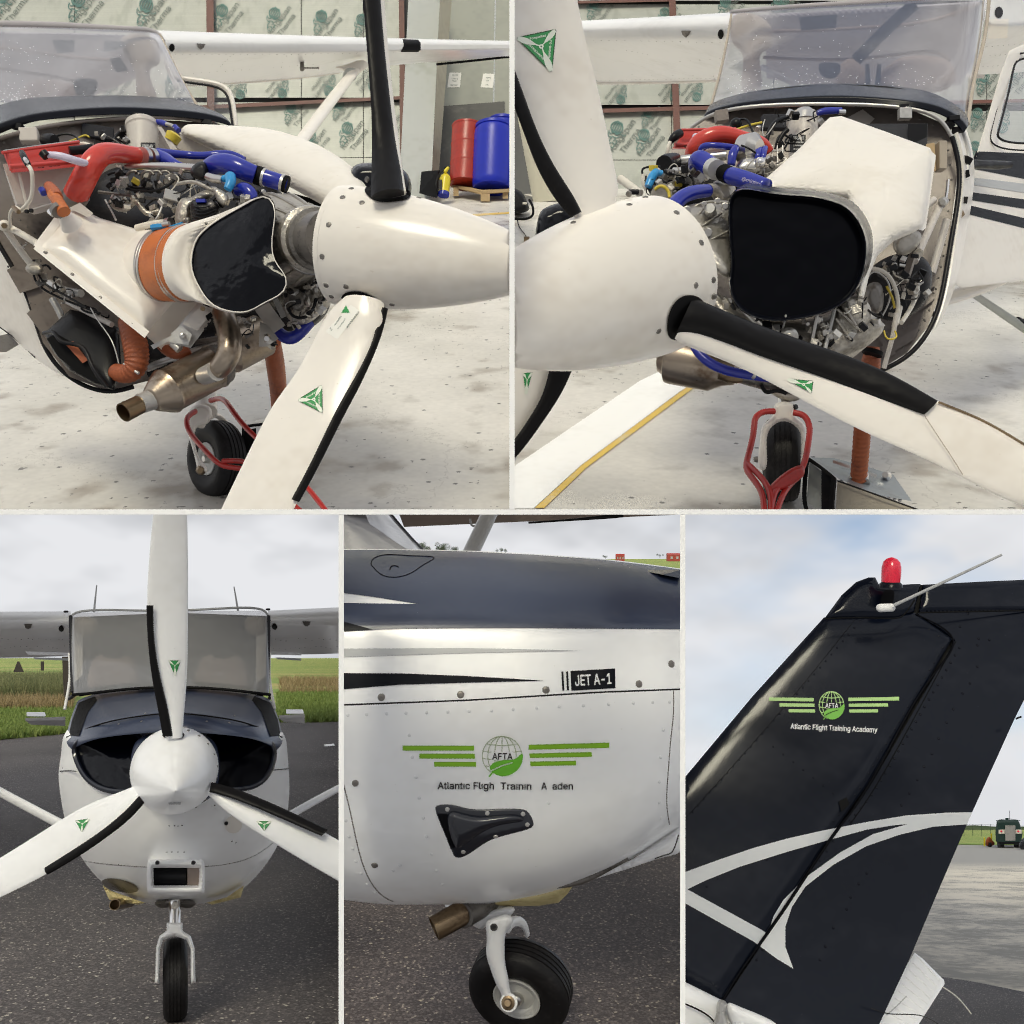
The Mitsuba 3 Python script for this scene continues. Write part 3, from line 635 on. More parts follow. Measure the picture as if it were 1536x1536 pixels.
solo('black_box', hull(QA([(632, 258, 13.3), (657, 256, 13.3), (655, 297, 12.8), (629, 290, 12.8), (634, 257, 13.7), (660, 255, 13.7), (660, 290, 13.5), (634, 284, 13.5)])), 'black_matt', 'dark square box on the floor between the column and the extinguisher', 'box', smooth=False)
setting('floor_line', ground(1, 0, 0, 0, 0, .004, poly=[(702, 322), (770, 318), (770, 320.5), (702, 325)]), 'floor_yellow')
# ================================================================== bay 1: the engine from its right-hand side
BAY[0] = 1
def hazy(w, haze, tr):      # plexiglass; a pale diffuse share stands in for sky glare
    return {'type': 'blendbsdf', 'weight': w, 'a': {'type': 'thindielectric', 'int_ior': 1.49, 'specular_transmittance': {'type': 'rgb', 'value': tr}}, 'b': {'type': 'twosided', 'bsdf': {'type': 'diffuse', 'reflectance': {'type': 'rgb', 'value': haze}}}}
S['tinted_pane'] = hazy(0.06, [0.60, 0.57, 0.64], [0.74, 0.72, 0.75]); S['glare_pane'] = hazy(0.25, [0.70, 0.71, 0.74], [0.72, 0.72, 0.74])
S['clear_pane'] = {'type': 'thindielectric', 'int_ior': 1.49, 'specular_transmittance': {'type': 'rgb', 'value': [0.86, 0.87, 0.86]}}
S['droplet'] = pr((0.75, 0.76, 0.80), 0.15, specular=0.7)
S['cabin_grey'] = pr((0.13, 0.13, 0.135), 0.8)
S['headliner'] = pr(worn((0.42, 0.40, 0.42), (0.34, 0.32, 0.33), 0.6, 2.5), 0.8)
S['trim_tan'] = pr(worn((0.40, 0.345, 0.28), (0.30, 0.26, 0.21), 0.5, 3), 0.6)
S['seat_grey'] = pr((0.018, 0.019, 0.026), 0.75)
S['seat_tan'] = pr(worn((0.30, 0.24, 0.21), (0.22, 0.18, 0.16), 0.6, 5), 0.8)
A1 = thing('light_aircraft', 'white light aircraft with its cowling off, seen from the orange intake sleeve side', 'aircraft')
def P1(n, m, mat, sm=35, label=None, stuff=False): return part(A1, n, m, mat, sm, label, stuff)

def sheetpx(rows, mat, name, thick=0.006, nu=40, nv=60, par=None, **k):
    m = sheet(rows, nu, nv, thick); return part(par or A1, name, m, mat, 40, **k), m
# fuselage: firewall, rim, deck, skin
fw_out = [(-20, 216), (40, 197), (100, 186), (200, 178), (300, 183), (345, 198), (352, 260), (335, 420), (305, 515), (235, 568), (161, 587), (104, 565), (65, 515), (39, 440), (0, 369), (-20, 335)]
fwd = [(0, 300, 4.05), (300, 200, 4.75), (150, 580, 4.05)]
fwm = plate(fw_out, fwd, 0.02, 12); fk = P1('firewall', fwm, 'firewall_metal', 30)
put(fk + '__rivets', domes(fwm.surf, along([(6, 214), (60, 198), (120, 189), (200, 184), (300, 189)], 21) + along([(12, 400), (48, 460), (75, 520), (110, 555), (155, 575)], 22) + along([(18, 330), (40, 390)], 14) + along([(30, 330), (52, 350)], 12), 1.6, 0.5), 'dark_alloy', True); labels[fk + '__rivets'] = {'kind': 'stuff'}
for q in ([(10, 405), (45, 385), (60, 430), (30, 440)], [(40, 470), (80, 440), (120, 470), (70, 510)], [(95, 515), (150, 500), (165, 560), (120, 556)]):
    put(uniq(fk + '__stiffener'), plate(q, lambda x, y, f=dfun(fwd): f(x, y) - 0.02, 0.015, 8), 'firewall_metal', False)
P1('cowl_rim', tube([(-20, 214, 4.0), (40, 196, 4.1), (100, 185, 4.3), (200, 177, 4.5), (300, 181, 4.72), (345, 197, 4.8)], 3.0), 'firewall_metal')
P1('cowl_rim', tube([(-12, 345, 3.98), (0, 369, 3.98), (39, 440, 4.0), (65, 515, 4.0), (104, 565, 4.02), (161, 587, 4.05), (200, 580, 4.1)], 3.4), 'dark_metal')
_, deck = sheetpx([[(-20, 209, 4.0), (60, 181, 4.2), (180, 172, 4.45), (300, 179, 4.7), (348, 192, 4.8)], [(-20, 199, 3.98), (60, 173, 4.2), (180, 164, 4.45), (300, 172, 4.7), (345, 187, 4.8)],
                   [(-20, 190, 4.1), (60, 165, 4.3), (180, 157, 4.55), (300, 165, 4.8), (340, 182, 4.85)], [(-20, 168, 4.5), (60, 148, 4.7), (180, 145, 4.95), (270, 152, 5.1), (322, 174, 5.1)]], 'navy_soft', 'upper_deck')
for x, y in ((26, 190), (205, 174), (311, 184)):
    P1('deck_latch', box(deck.surf.pt(x, y, 0.0), (0.045, 0.022, 0.03), rotax(0, 0, -8)), 'black_plastic')
sk = pillow([(-30, 320), (0, 369), (39, 440), (65, 515), (103, 566), (80, 556), (52, 537), (0, 490), (-30, 470)], [(0, 369, 4.05), (104, 566, 4.1), (0, 490, 4.5)], 0.05, 30, 0.05, 6, False); P1('fuselage_skin', sk, 'warm_lit_white')
P1('skin_seam', tube([(-10, 484, 4.42), (25, 510, 4.4), (52, 536, 4.3)], 0.9), 'dark_metal')
P1('boarding_step', plate([(-20, 508), (14, 500), (28, 517), (10, 528), (-20, 528)], 4.5, 0.04, 8), 'dark_alloy', False)
# windscreen, cabin, open door
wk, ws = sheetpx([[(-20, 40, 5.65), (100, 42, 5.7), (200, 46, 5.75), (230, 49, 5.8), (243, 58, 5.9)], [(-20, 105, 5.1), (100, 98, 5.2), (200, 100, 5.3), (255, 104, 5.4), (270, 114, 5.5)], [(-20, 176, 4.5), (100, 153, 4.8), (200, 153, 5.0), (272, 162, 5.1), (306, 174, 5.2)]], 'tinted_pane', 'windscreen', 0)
dd = []
for _ in range(300):
    u = random.random(); x = random.uniform(-5, 290) if u > .35 else random.gauss(25, 22); y = random.gauss(150, 13) if random.random() < .7 else random.uniform(60, 165)
    if x > -10 and 50 < y < 168 and x < 225 + (y - 50) * .6 and (y < 158 or x > 60): dd.append((x, y))
put(wk + '__water_drops', cat_([domes(ws.surf, [q], random.uniform(0.35, 1.0), 0.5) for q in dd]), 'droplet', True); labels[wk + '__water_drops'] = {'kind': 'stuff'}
P1('roof_edge', tube([(-20, 36, 5.75), (100, 39, 5.8), (190, 44, 5.85), (232, 48, 5.9), (246, 62, 5.9)], [5, 5, 4.5, 3.5, 2.5], flat=1), 'headliner')
P1('windscreen_edge', tube([(240, 52, 5.9), (252, 78, 5.75), (268, 112, 5.5), (288, 146, 5.3), (306, 174, 5.15)], 2.2), 'trim_tan')
P1('windscreen_edge', tube([(-20, 178, 4.48), (60, 158, 4.7), (180, 150, 4.95), (272, 162, 5.08), (306, 174, 5.15)], 1.6), 'black_plastic')
ck = P1('cabin_ceiling', pillow([(-30, 47), (100, 49), (192, 52), (204, 118), (170, 132), (134, 147), (-30, 152)], [(0, 50, 5.95), (190, 50, 6.3), (0, 150, 6.9)], 0.12, 60, 0.05, 9, False), 'headliner')
for p in ([(-20, 70, 5.9), (40, 76, 5.95), (90, 84, 6.05), (165, 90, 6.2)], [(-20, 101, 6.2), (40, 109, 6.25), (90, 117, 6.35), (112, 122, 6.4)]):
    put(uniq(ck + '__rib'), tube(p, 2.4), 'seat_tan')
for q in ([(78, 60), (112, 60), (112, 78), (86, 80)], [(157, 62), (185, 62), (187, 70), (172, 76), (155, 78)], [(164, 88), (180, 86), (193, 106), (174, 109)]):
    put(uniq(ck + '__dark_panel'), plate(q, 5.85, 0.02, 9), 'seat_grey', False)
P1('door_post', pillow([(184, 56), (232, 58), (240, 78), (238, 97), (226, 104), (230, 130), (234, 152), (210, 152), (204, 120), (197, 96), (186, 80)], 5.95, 0.06, 16, 0.06, 5), 'trim_tan')
P1('headrest', pillow([(112, 120), (128, 118), (145, 121), (145, 135), (134, 148), (120, 148), (112, 136)], 5.6, 0.05, 12, 0.06, 4), 'seat_grey')
P1('seat_back', pillow([(40, 126), (90, 122), (112, 130), (120, 158), (40, 160)], 5.9, 0.05, 20, 0.06, 7), 'seat_tan')
dk = P1('cabin_door', tube([(262, 116, 6.1), (290, 120, 6.1), (328, 127, 6.1), (343, 137, 6.1), (350, 160, 6.05), (354, 190, 6.0)], 3.6), 'warm_lit_white')
put(dk + '__window_seal', tube([(266, 121, 6.07), (292, 125, 6.07), (325, 131, 6.07), (339, 141, 6.07), (345, 162, 6.02), (349, 190, 5.97)], 1.8), 'black_plastic')
put(dk + '__window', plate([(268, 122), (292, 126), (325, 132), (338, 142), (344, 162), (348, 192), (300, 186), (290, 150)], 6.08, 0, 12), 'clear_pane', False)
# wing and strut
wgk, wg = sheetpx([[(225, 45, 6.9), (420, 52, 7.7), (600, 57.5, 8.7), (800, 62, 9.7)], [(225, 50, 6.5), (420, 56, 7.3), (600, 60, 8.3), (800, 64, 9.3)], [(232, 62, 6.38), (420, 66, 7.18), (600, 67, 8.2), (800, 68, 9.2)], [(238, 77, 6.42), (420, 78, 7.2), (600, 75, 8.2), (800, 72, 9.2)],
                   [(242, 88, 6.6), (420, 86, 7.4), (600, 81, 8.4), (800, 76, 9.4)], [(250, 108, 7.3), (420, 103, 8.0), (600, 90, 9.0), (800, 81, 10)], [(262, 131, 7.9), (420, 121, 8.6), (600, 97, 9.6), (800, 84, 10.6)]], 'wing_white', 'wing', 0.02)
put(wgk + '__black_band', decal([(604, 58.5), (627, 59.5), (631, 64), (631, 75), (627, 78), (601, 78), (606, 68)], wg.surf, 0.004, 5), 'black_matt', 30)
put(wgk + '__vent_hole', decal(Point(258, 71).buffer(1).__class__(np.array([(258 + 4 * math.cos(t), 71.5 + 6 * math.sin(t)) for t in np.linspace(0, 6.2, 24)])), wg.surf, 0.004, 4), 'black_matt', False)
put(wgk + '__landing_light', decal([(295, 65), (308, 66), (306, 71), (301, 75), (297, 71)], wg.surf, 0.005, 4), 'dark_alloy', False)
put(wgk + '__rivets', domes(wg.surf, along([(270, 127), (420, 118), (500, 109)], 6) + along([(252, 82), (420, 82), (590, 78)], 11) + along([(330, 100), (345, 85)], 6) + along([(420, 98), (430, 84)], 6) + along([(290, 110), (470, 97)], 12), 0.8, 0.5), 'dark_alloy', True); labels[wgk + '__rivets'] = {'kind': 'stuff'}
put(wgk + '__flap_gap', tube([(655, 96.5, 9.8), (700, 92, 9.95), (770, 84.5, 10.2)], 1.6), 'black_matt')
put(wgk + '__trailing_edge', tube([(262, 129, 7.85), (420, 119.5, 8.55), (510, 108.5, 9.1)], 1.5), 'warm_lit_white')
put(wgk + '__fuel_drain', cat_([tube([(453, 90, 7.9), (453, 104, 7.8)], 3.2), tube([(455, 102, 7.8), (477, 102, 7.8)], 1.1), ball(Q(477, 102, 7.8), .008)]), 'dark_alloy')
stk = P1('wing_strut', tube([(541, 95, 8.3), (500, 147, 7.3), (446, 219, 6.2)], [7.5, 9.5, 10.5], flat=0.5), 'warm_lit_white')
put(stk + '__fitting', pillow([(502, 101), (518, 97), (545, 90), (552, 98), (534, 113), (520, 119), (516, 107)], 8.1, 0.04, 8, 0.05, 3), 'warm_lit_white')
put(stk + '__cuff', tube([(527, 108, 8.05), (524, 116, 7.95)], 10.5, flat=0.6), 'column_grey')

# coolant tank, electrical boxes and battery with its red tray
tk1 = P1('coolant_tank', lathe(Q(216, 236, 4.35), Q(213, 186, 4.4), [(0, .062), (.8, .066), (.84, .068), (.86, .071), (.98, .071), (1, .068)], 30), 'battery_grey')
put(tk1 + '__cap', lathe(Q(213, 188, 4.4), Q(213, 178, 4.4), [(0, .04), (.5, .042), (1, .036)], 20), 'steel')
tsf = surf_of(lathe(Q(216, 236, 4.35), Q(213, 186, 4.4), [(0, .062), (1, .066)], 60))
put(tk1 + '__label_plate', decal([(211, 213.5), (233, 214), (233, 230), (211, 230)], tsf, 0.003, 4), 'ink', False)
put(tk1 + '__lettering', text_on('COOLANT', (213, 221), (232, 221), 4.2, tsf, 0.005), 'print_white', False)
P1('relay_box', box(Q(147, 200, 4.4), (0.13, 0.055, 0.05), rotax(0, 20, -2)), 'seat_grey'); P1('relay_box', box(Q(44, 204, 4.1), (0.07, 0.055, 0.05), rotax(0, 15, 6)), 'battery_grey')
P1('solenoid', lathe(Q(66, 210, 4.1), Q(82, 210, 4.05), [(0, .02), (.2, .026), (.8, .026), (1, .02)], 18), 'black_plastic')
P1('cable', tube([(80, 207, 4.1), (96, 201, 4.1), (112, 204, 4.1), (120, 216, 4.0)], 1.6), 'black_plastic')
P1('cable', tube([(104, 212, 4.2), (115, 208, 4.2), (128, 203, 4.25), (134, 206, 4.25)], 1.3), 'yellow_part')
for i in range(4): P1('cable', tube([(190 - i * 1, 193 + i * 4, 4.4), (177 - i * 3, 200 + i * 5, 4.35), (170 + i * 2, 212 + i * 3, 4.25), (172 + i * 5, 222 + i * 2, 4.2)], 1.8), 'black_plastic')
bk = P1('battery_box', hull(QA([(4, 246, 3.62), (122, 238, 3.82), (112, 306, 3.82), (52, 322, 3.72), (26, 306, 3.66), (4, 246, 3.95), (125, 236, 4.2), (112, 306, 4.2), (24, 312, 4.0)])), 'battery_grey', False)
put(bk + '__corner_strip', tube([(29, 260, 3.60), (36, 290, 3.62), (43, 318, 3.64)], 2.2), 'hose_white')
put(bk + '__base_strip', tube([(42, 317, 3.66), (76, 306, 3.7), (108, 300, 3.78)], 1.6), 'zinc_plate')
for x, y in ((40, 317), (47, 316)): put(uniq(bk + '__clip'), box(Q(x, y, 3.62), (0.012, 0.012, 0.012)), 'black_plastic')
rdp = [(4, 228, 3.55), (118, 213, 3.78), (20, 259, 3.56)]
rt = plate([(4, 228), (118, 213), (121, 222), (128, 236), (124, 249), (60, 256), (17, 259), (10, 243)], rdp, 0.06, 8); rk = P1('battery_tray', rt, 'red_plastic', False, 'red battery tray with a registration written on it')
put(rk + '__upper_bar', tube([(3, 229, 3.5), (60, 221, 3.62), (118, 213, 3.76)], 2.5), 'red_plastic')
put(rk + '__lower_bar', tube([(14, 250, 3.5), (70, 246, 3.6), (124, 241, 3.74)], 3.4), 'red_plastic')
put(rk + '__edge', tube([(5, 226, 3.5), (60, 218, 3.62), (116, 211, 3.77)], 0.9), 'steel')
put(rk + '__upright', tube([(10, 230, 3.52), (17, 256, 3.53)], 2.6), 'red_plastic')
put(rk + '__lettering', text_on('EI-GVI', (57, 252.5), (90, 248.8), 5.0, rt.surf, 0.05), 'ink', False)
vk = P1('vent_hose', tube([(40, 246, 3.42), (47, 256, 3.4), (49, 275, 3.42), (46, 298, 3.45), (31, 316, 3.5)], 3.0), 'hose_white')
put(vk + '__elbow', tube([(33, 229, 3.46), (37, 238, 3.42), (42, 247, 3.41)], [4.2, 5, 4.5]), 'black_plastic'); put(vk + '__fitting', tube([(34, 234, 3.44), (40, 242, 3.39)], 3.2), 'chrome')
put(vk + '__lower_run', tube([(31, 316, 3.5), (22, 311, 3.52), (15, 322, 3.55), (16, 340, 3.6)], 2.4), 'hose_white'); put(vk + '__clamp', tube([(20, 311, 3.5), (28, 318, 3.47)], 3.3), 'brass_steel')
P1('lilac_hose', tube([(66, 232, 3.45), (90, 234, 3.45), (110, 240, 3.47), (132, 246, 3.52)], [4.5, 5.5, 5.8, 5.5]), 'lilac_hose')
P1('hose_clamp', tube([(64, 229, 3.44), (70, 235, 3.44)], 6.5), 'black_plastic')
P1('black_hose', tube([(104, 226, 3.7), (120, 225, 3.72), (138, 222, 3.75)], 6.5), 'black_plastic'); P1('white_hose', tube([(112, 217, 3.85), (128, 216, 3.85), (136, 219, 3.85)], 3), 'hose_white')

# engine bulk, then what stands on it
P1('engine_block', pillow([(100, 322), (128, 285), (165, 254), (240, 250), (310, 256), (395, 268), (425, 296), (400, 325), (330, 335), (250, 348), (170, 345)], [(100, 300, 4.05), (400, 290, 3.95), (250, 330, 3.9)], 0.09, 40, 0.25, 7), 'dark_metal')
P1('engine_sump', pillow([(215, 498), (290, 455), (400, 430), (470, 425), (496, 452), (470, 490), (420, 505), (340, 522), (260, 545), (215, 540)], 4.15, 0.12, 40, 0.2, 8), 'dark_metal')
hk = P1('red_elbow_hose', tube([(113, 294, 3.62), (125, 270, 3.56), (139, 245, 3.55), (156, 231, 3.6), (178, 230, 3.68), (200, 233, 3.74), (226, 235, 3.8)], [18, 18, 17.5, 16, 14, 12.8, 12], 26, seg=60), 'red_hose', True, 'red silicone elbow hose')
put(hk + '__clamp', tube([(108, 303, 3.63), (117, 289, 3.61)], 18.6, 26), 'dark_alloy'); put(hk + '__clamp_001', tube([(213, 234, 3.74), (219, 234.5, 3.76)], 13.2, 24), 'steel'); put(hk + '__clamp_002', tube([(223, 235, 3.77), (229, 235.5, 3.79)], 13, 24), 'steel')
P1('blue_hose', tube([(230, 234, 3.82), (248, 238, 3.8), (262, 246, 3.76), (274, 251, 3.76)], [11, 9, 7, 6], 20), 'blue_hose', True)
P1('blue_hose', tube([(236, 229, 3.86), (262, 231, 3.9), (290, 233, 3.92), (316, 233, 3.9), (345, 233, 3.92), (366, 242, 3.95)], [7, 6, 5.5, 6, 7, 6.5], 18), 'blue_hose', True)
P1('blue_hose', tube([(312, 252, 3.62), (325, 246, 3.58), (345, 247, 3.55), (365, 255, 3.54), (382, 262, 3.55)], [12, 14, 15, 14.5, 13.5], 26, seg=50), 'blue_hose', True, 'big blue silicone elbow hose')
jk = P1('blue_hose', tube([(393, 265, 3.56), (412, 271, 3.56), (430, 277, 3.57)], [12, 12.2, 11.8], 24), 'blue_hose', True)
for a, b, mt, r in (((379, 261), (383, 262), 'zinc_plate', 14.4), ((383, 262), (394, 265.5), 'black_matt', 14), ((394, 265.5), (398, 266.7), 'zinc_plate', 13.6), ((422, 274), (426, 275.3), 'zinc_plate', 12.8), ((427, 275.6), (431, 277), 'black_matt', 12.9)):
    put(uniq(jk + '__clamp'), tube([(a[0], a[1], 3.56), (b[0], b[1], 3.56)], r, 24), mt)
P1('blue_hose', tube([(355, 287, 3.5), (366, 283, 3.48), (376, 290, 3.47), (381, 300, 3.47)], [8, 9, 9, 8.5], 20), 'blue_hose', True)
P1('blue_hose', tube([(413, 486, 3.75), (420, 500, 3.72), (436, 507, 3.7), (452, 497, 3.7), (466, 484, 3.72)], [7, 9, 9.5, 9, 7], 20), 'blue_hose', True, 'blue hose under the gearbox')
P1('blue_fitting', tube([(232, 183, 4.4), (243, 184, 4.38), (250, 187, 4.36)], [3.5, 4.4, 3.5]), 'blue_hose'); P1('blue_fitting', tube([(262, 190, 4.34), (268, 196, 4.32)], 4), 'blue_hose')
P1('steel_line', tube([(249, 186, 4.36), (257, 188, 4.35), (263, 192, 4.33)], 2.8), 'zinc_plate'); P1('dark_fitting', ball(Q(224, 182, 4.38), .014), 'black_plastic')
P1('yellow_filter', lathe(Q(256, 212, 4.3), Q(263, 200, 4.3), [(0, .03), (.8, .034), (1, .02)], 20), 'yellow_part'); P1('tie_bracket', plate([(236, 190), (242, 190), (266, 224), (256, 224)], 4.28, 0.01, 8), 'battery_grey', False)
P1('intake_manifold', tube([(188, 251, 3.72), (240, 250, 3.7), (290, 253, 3.66), (304, 254, 3.63)], [4, 6.2, 7, 7.5], 20), 'steel')
P1('manifold_flange', pillow([(290, 248), (305, 242), (312, 252), (309, 270), (298, 270), (286, 262)], 3.58, 0.03, 8, 0.05, 3), 'dark_metal')
P1('alloy_elbow', tube([(306, 250, 3.6), (313, 244, 3.6), (320, 240, 3.62)], [7, 6, 4]), 'cast_alloy')
P1('alloy_pipe', tube([(312, 265, 3.52), (322, 268, 3.5), (335, 270, 3.48)], [6, 6.5, 6], 18), 'steel')
P1('cyan_cap', tube([(345, 265, 3.47), (346, 273, 3.45), (341, 284, 3.44)], [8.5, 7.5, 6], 16), 'cyan_cap', 40, 'bright blue cap'); P1('cyan_cap', tube([(335, 268, 3.48), (346, 267, 3.47)], 5), 'cyan_cap')
for i, x in enumerate((192, 214, 226, 239)):
    P1('injector_line', tube([(x, 284, 3.72), (x - 2, 266, 3.7), (x + 3, 258, 3.69), (x + 12, 257, 3.69), (x + 17, 262, 3.69)], 2.1, 10), 'dark_alloy')
    P1('injector', tube([(x + 10, 274, 3.74), (x + 12, 288, 3.72)], [4.5, 3.5]), 'dark_metal')
for x, y, m in ((180, 264, 'black_plastic'), (172, 270, 'dark_metal'), (204, 272, 'yellow_part'), (219, 263, 'hose_white'), (252, 272, 'cast_alloy'), (166, 280, 'black_plastic'), (262, 264, 'cast_alloy'), (246, 282, 'dark_alloy'), (272, 268, 'dark_alloy')):
    P1('connector', box(Q(x, y, 3.72), (0.03, 0.018, 0.02), rotax(20, 30, random.uniform(-40, 40))), m)
P1('lead', tube([(250, 292, 3.66), (262, 280, 3.64), (268, 268, 3.64), (262, 262, 3.64)], 1.1), 'hose_white')
for p in ([(190, 283, 3.68), (215, 287, 3.66), (245, 282, 3.64), (262, 270, 3.64)], [(185, 276, 3.7), (200, 281, 3.68), (230, 283, 3.66)], [(268, 262, 3.66), (280, 270, 3.62), (292, 268, 3.6)], [(162, 262, 3.74), (176, 258, 3.73), (190, 262, 3.72)]):
    P1('wire_bundle', tube(p, 2.0), 'black_plastic')
P1('engine_rail', tube([(148, 288, 3.72), (190, 293, 3.7), (262, 302, 3.66)], 2.6, 8), 'dark_alloy'); P1('alloy_block', box(Q(258, 294, 3.64), (0.055, 0.035, 0.03), rotax(0, 20, -12)), 'zinc_plate')
P1('exhaust_line', tube([(167, 302, 3.72), (176, 312, 3.7), (192, 311, 3.68), (203, 303, 3.67), (212, 311, 3.66), (222, 320, 3.66), (240, 316, 3.66)], 4.3, 14, seg=60), 'cast_alloy')
P1('dipstick', tube([(158, 300, 3.7), (166, 314, 3.68), (174, 330, 3.66)], 1.6), 'zinc_plate'); P1('dipstick', tube([(245, 304, 3.64), (238, 322, 3.62), (232, 332, 3.62)], 1.6), 'zinc_plate')
P1('oil_pipe', tube([(266, 276, 3.56), (290, 273, 3.54), (308, 280, 3.52), (330, 290, 3.5)], [2.6, 3, 3, 2.6], 12), 'cast_alloy')
P1('alloy_bracket', pillow([(262, 325), (272, 298), (284, 296), (300, 288), (322, 284), (318, 296), (296, 302), (286, 318), (284, 335), (268, 340)], 3.6, 0.03, 8, 0.06, 4), 'cast_alloy')
P1('alternator', pillow([(286, 303), (300, 299), (318, 300), (330, 308), (328, 322), (312, 330), (292, 334), (286, 320)], 3.5, 0.06, 12, 0.1, 4), 'black_plastic')
for i in range(5): P1('cooling_fin', tube([(289, 309 + i * 5, 3.45), (306, 311 + i * 5, 3.425), (324, 305 + i * 4.5, 3.44)], 1.0, 8), 'dark_metal')
P1('connector', box(Q(302, 302, 3.45), (0.032, 0.012, 0.02)), 'blue_hose'); P1('connector', ball(Q(317, 308, 3.44), .013), 'dark_alloy')
P1('sensor_bracket', pillow([(318, 280), (330, 284), (342, 294), (338, 308), (328, 304), (322, 292)], 3.45, 0.02, 6, 0.03, 3), 'yellow_part' if 0 else 'cast_alloy')
P1('brown_elbow', tube([(74, 280, 3.5), (80, 288, 3.44), (86, 296, 3.4)], [8, 9.5, 8.5], 18), 'orange_duct'); P1('brown_hose', tube([(80, 292, 3.42), (88, 304, 3.38), (96, 318, 3.36)], [9, 9, 10], 18, ribs=(6, .06)), 'orange_rubber')
P1('hose_clamp', tube([(85, 313, 3.37), (89, 318, 3.36)], 11, 20), 'dark_alloy'); P1('hose_clamp', tube([(62, 284, 3.45), (66, 290, 3.44)], 5), 'blue_hose'); P1('hose_clamp', tube([(74, 317, 3.38), (80, 322, 3.37)], 4), 'chrome')
# engine mount tubes
P1('mount_tube', tube([(2, 334, 3.7), (28, 372, 3.72), (56, 408, 3.74)], 5, 16), 'hose_white'); P1('mount_tube', tube([(12, 340, 3.66), (34, 352, 3.6), (62, 369, 3.55)], 5, 16), 'hose_white')
P1('mount_boss', lathe(Q(7, 338, 3.7), Q(6, 339, 3.6), [(0, .02), (.8, .02), (1, .012)], 20), 'hose_white'); P1('mount_bolt', lathe(Q(6.5, 338.5, 3.6), Q(6, 339, 3.58), [(0, .011), (1, .009)], 6), 'brass_steel')
P1('mount_fitting', pillow([(38, 402), (48, 394), (60, 396), (66, 404), (56, 412), (44, 410)], 3.66, 0.02, 5, 0.03, 3), 'cast_alloy'); P1('mount_tube', tube([(75, 425, 3.85), (92, 434, 3.8), (122, 440, 3.75)], 6, 16), 'zinc_plate')
P1('mount_tube', tube([(78, 448, 3.9), (90, 470, 3.9), (98, 490, 3.9)], 5, 16), 'zinc_plate')
for p in ([(50, 410, 3.7), (56, 425, 3.72), (80, 442, 3.72), (110, 455, 3.7), (150, 470, 3.66)], [(56, 408, 3.68), (66, 424, 3.68), (96, 442, 3.66), (130, 462, 3.62)], [(60, 400, 3.66), (70, 398, 3.66), (76, 404, 3.66)]): P1('control_cable', tube(p, 1.7), 'black_plastic')
P1('control_cable', tube([(136, 462, 3.6), (150, 485, 3.56), (168, 512, 3.52), (178, 545, 3.52)], 1.0), 'zinc_plate'); P1('drag_link', tube([(100, 452, 3.8), (135, 470, 3.72), (168, 487, 3.66)], 4.2), 'battery_grey')

rw = np.random.RandomState(11)
def clutter(P, poly, d0, nw, nc):
    pg = Polygon(poly); x0, y0, x1, y1 = pg.bounds
    def pick():
        while True:
            q = rw.uniform((x0, y0), (x1, y1))
            if pg.contains(Point(q)): return q
    for _ in range(nw):
        a = pick(); pts = [a]
        for _k in range(3):
            q = pts[-1] + rw.normal(0, 13, 2); pts.append(q if pg.contains(Point(q)) else pts[-1] + rw.normal(0, 4, 2))
        P('wire', tube([(x, y, d0 + rw.uniform(-.06, .05)) for x, y in pts], rw.choice([.8, 1.1, 1.6]), 8, seg=14), str(rw.choice(['black_plastic', 'black_plastic', 'dark_metal', 'dark_alloy', 'black_plastic', 'hose_white', 'zinc_plate', 'dark_metal', 'black_plastic'])))
    for _ in range(nc):
        x, y = pick(); P('fitting', box(Q(x, y, d0 + rw.uniform(-.05, .03)), rw.uniform(.008, .028, 3), rotax(*rw.uniform(-50, 50, 3))), str(rw.choice(['dark_metal', 'black_plastic', 'dark_alloy', 'cast_alloy', 'steel', 'zinc_plate', 'cast_alloy'])), 30)
clutter(P1, [(170, 258), (300, 258), (330, 300), (290, 330), (200, 330), (150, 300)], 3.68, 22, 46)
clutter(P1, [(310, 285), (385, 275), (400, 300), (330, 330)], 3.5, 6, 14); clutter(P1, [(425, 405), (490, 410), (492, 460), (440, 490), (420, 470)], 3.5, 8, 26); clutter(P1, [(345, 470), (420, 460), (410, 520), (350, 520)], 3.75, 6, 16)
clutter(P1, [(30, 350), (70, 400), (200, 510), (150, 480), (60, 430)], 3.72, 10, 10); clutter(P1, [(140, 195), (190, 190), (190, 225), (140, 222)], 4.2, 6, 8)
# left-hand intake: box, sleeve, mouth
bx = pillow([(54, 372), (100, 314), (112, 309), (132, 318), (150, 327), (200, 342), (238, 347), (262, 380), (276, 448), (262, 452), (217, 503), (130, 436)], [(60, 372, 3.5), (230, 350, 3.72), (217, 503, 3.5)], 0.10, 60, 0.12, 6, False)
ik = P1('intake_box', bx, 'warm_lit_white', 45, 'white intake box tapering from the orange sleeve')
put(ik + '__flange', plate([(50, 373), (57, 365), (224, 497), (217, 507)], [(55, 368, 3.44), (220, 500, 3.44), (100, 380, 3.46)], 0.03, 8), 'warm_lit_white', False)
put(ik + '__lip', plate([(50, 368), (92, 312), (103, 320), (62, 374)], [(50, 368, 3.46), (92, 312, 3.56), (62, 374, 3.46)], 0.01, 8), 'warm_lit_white', False)
put(ik + '__corner_plate', plate([(103, 312), (120, 304), (140, 320), (132, 326)], 3.56, 0.012, 8), 'battery_grey', False)
put(ik + '__neck', tube([(90, 312, 3.42), (98, 324, 3.42), (108, 338, 3.45)], [9, 11, 17], 22), 'warm_lit_white')
fs = Surf(np.array([(50, 373), (57, 365), (224, 497), (217, 507.0)]), np.array([3.44] * 4))
for x, y in ((68, 379), (108, 412), (150, 447), (197, 487)): screw(ik, fs, x, y, 3.0)
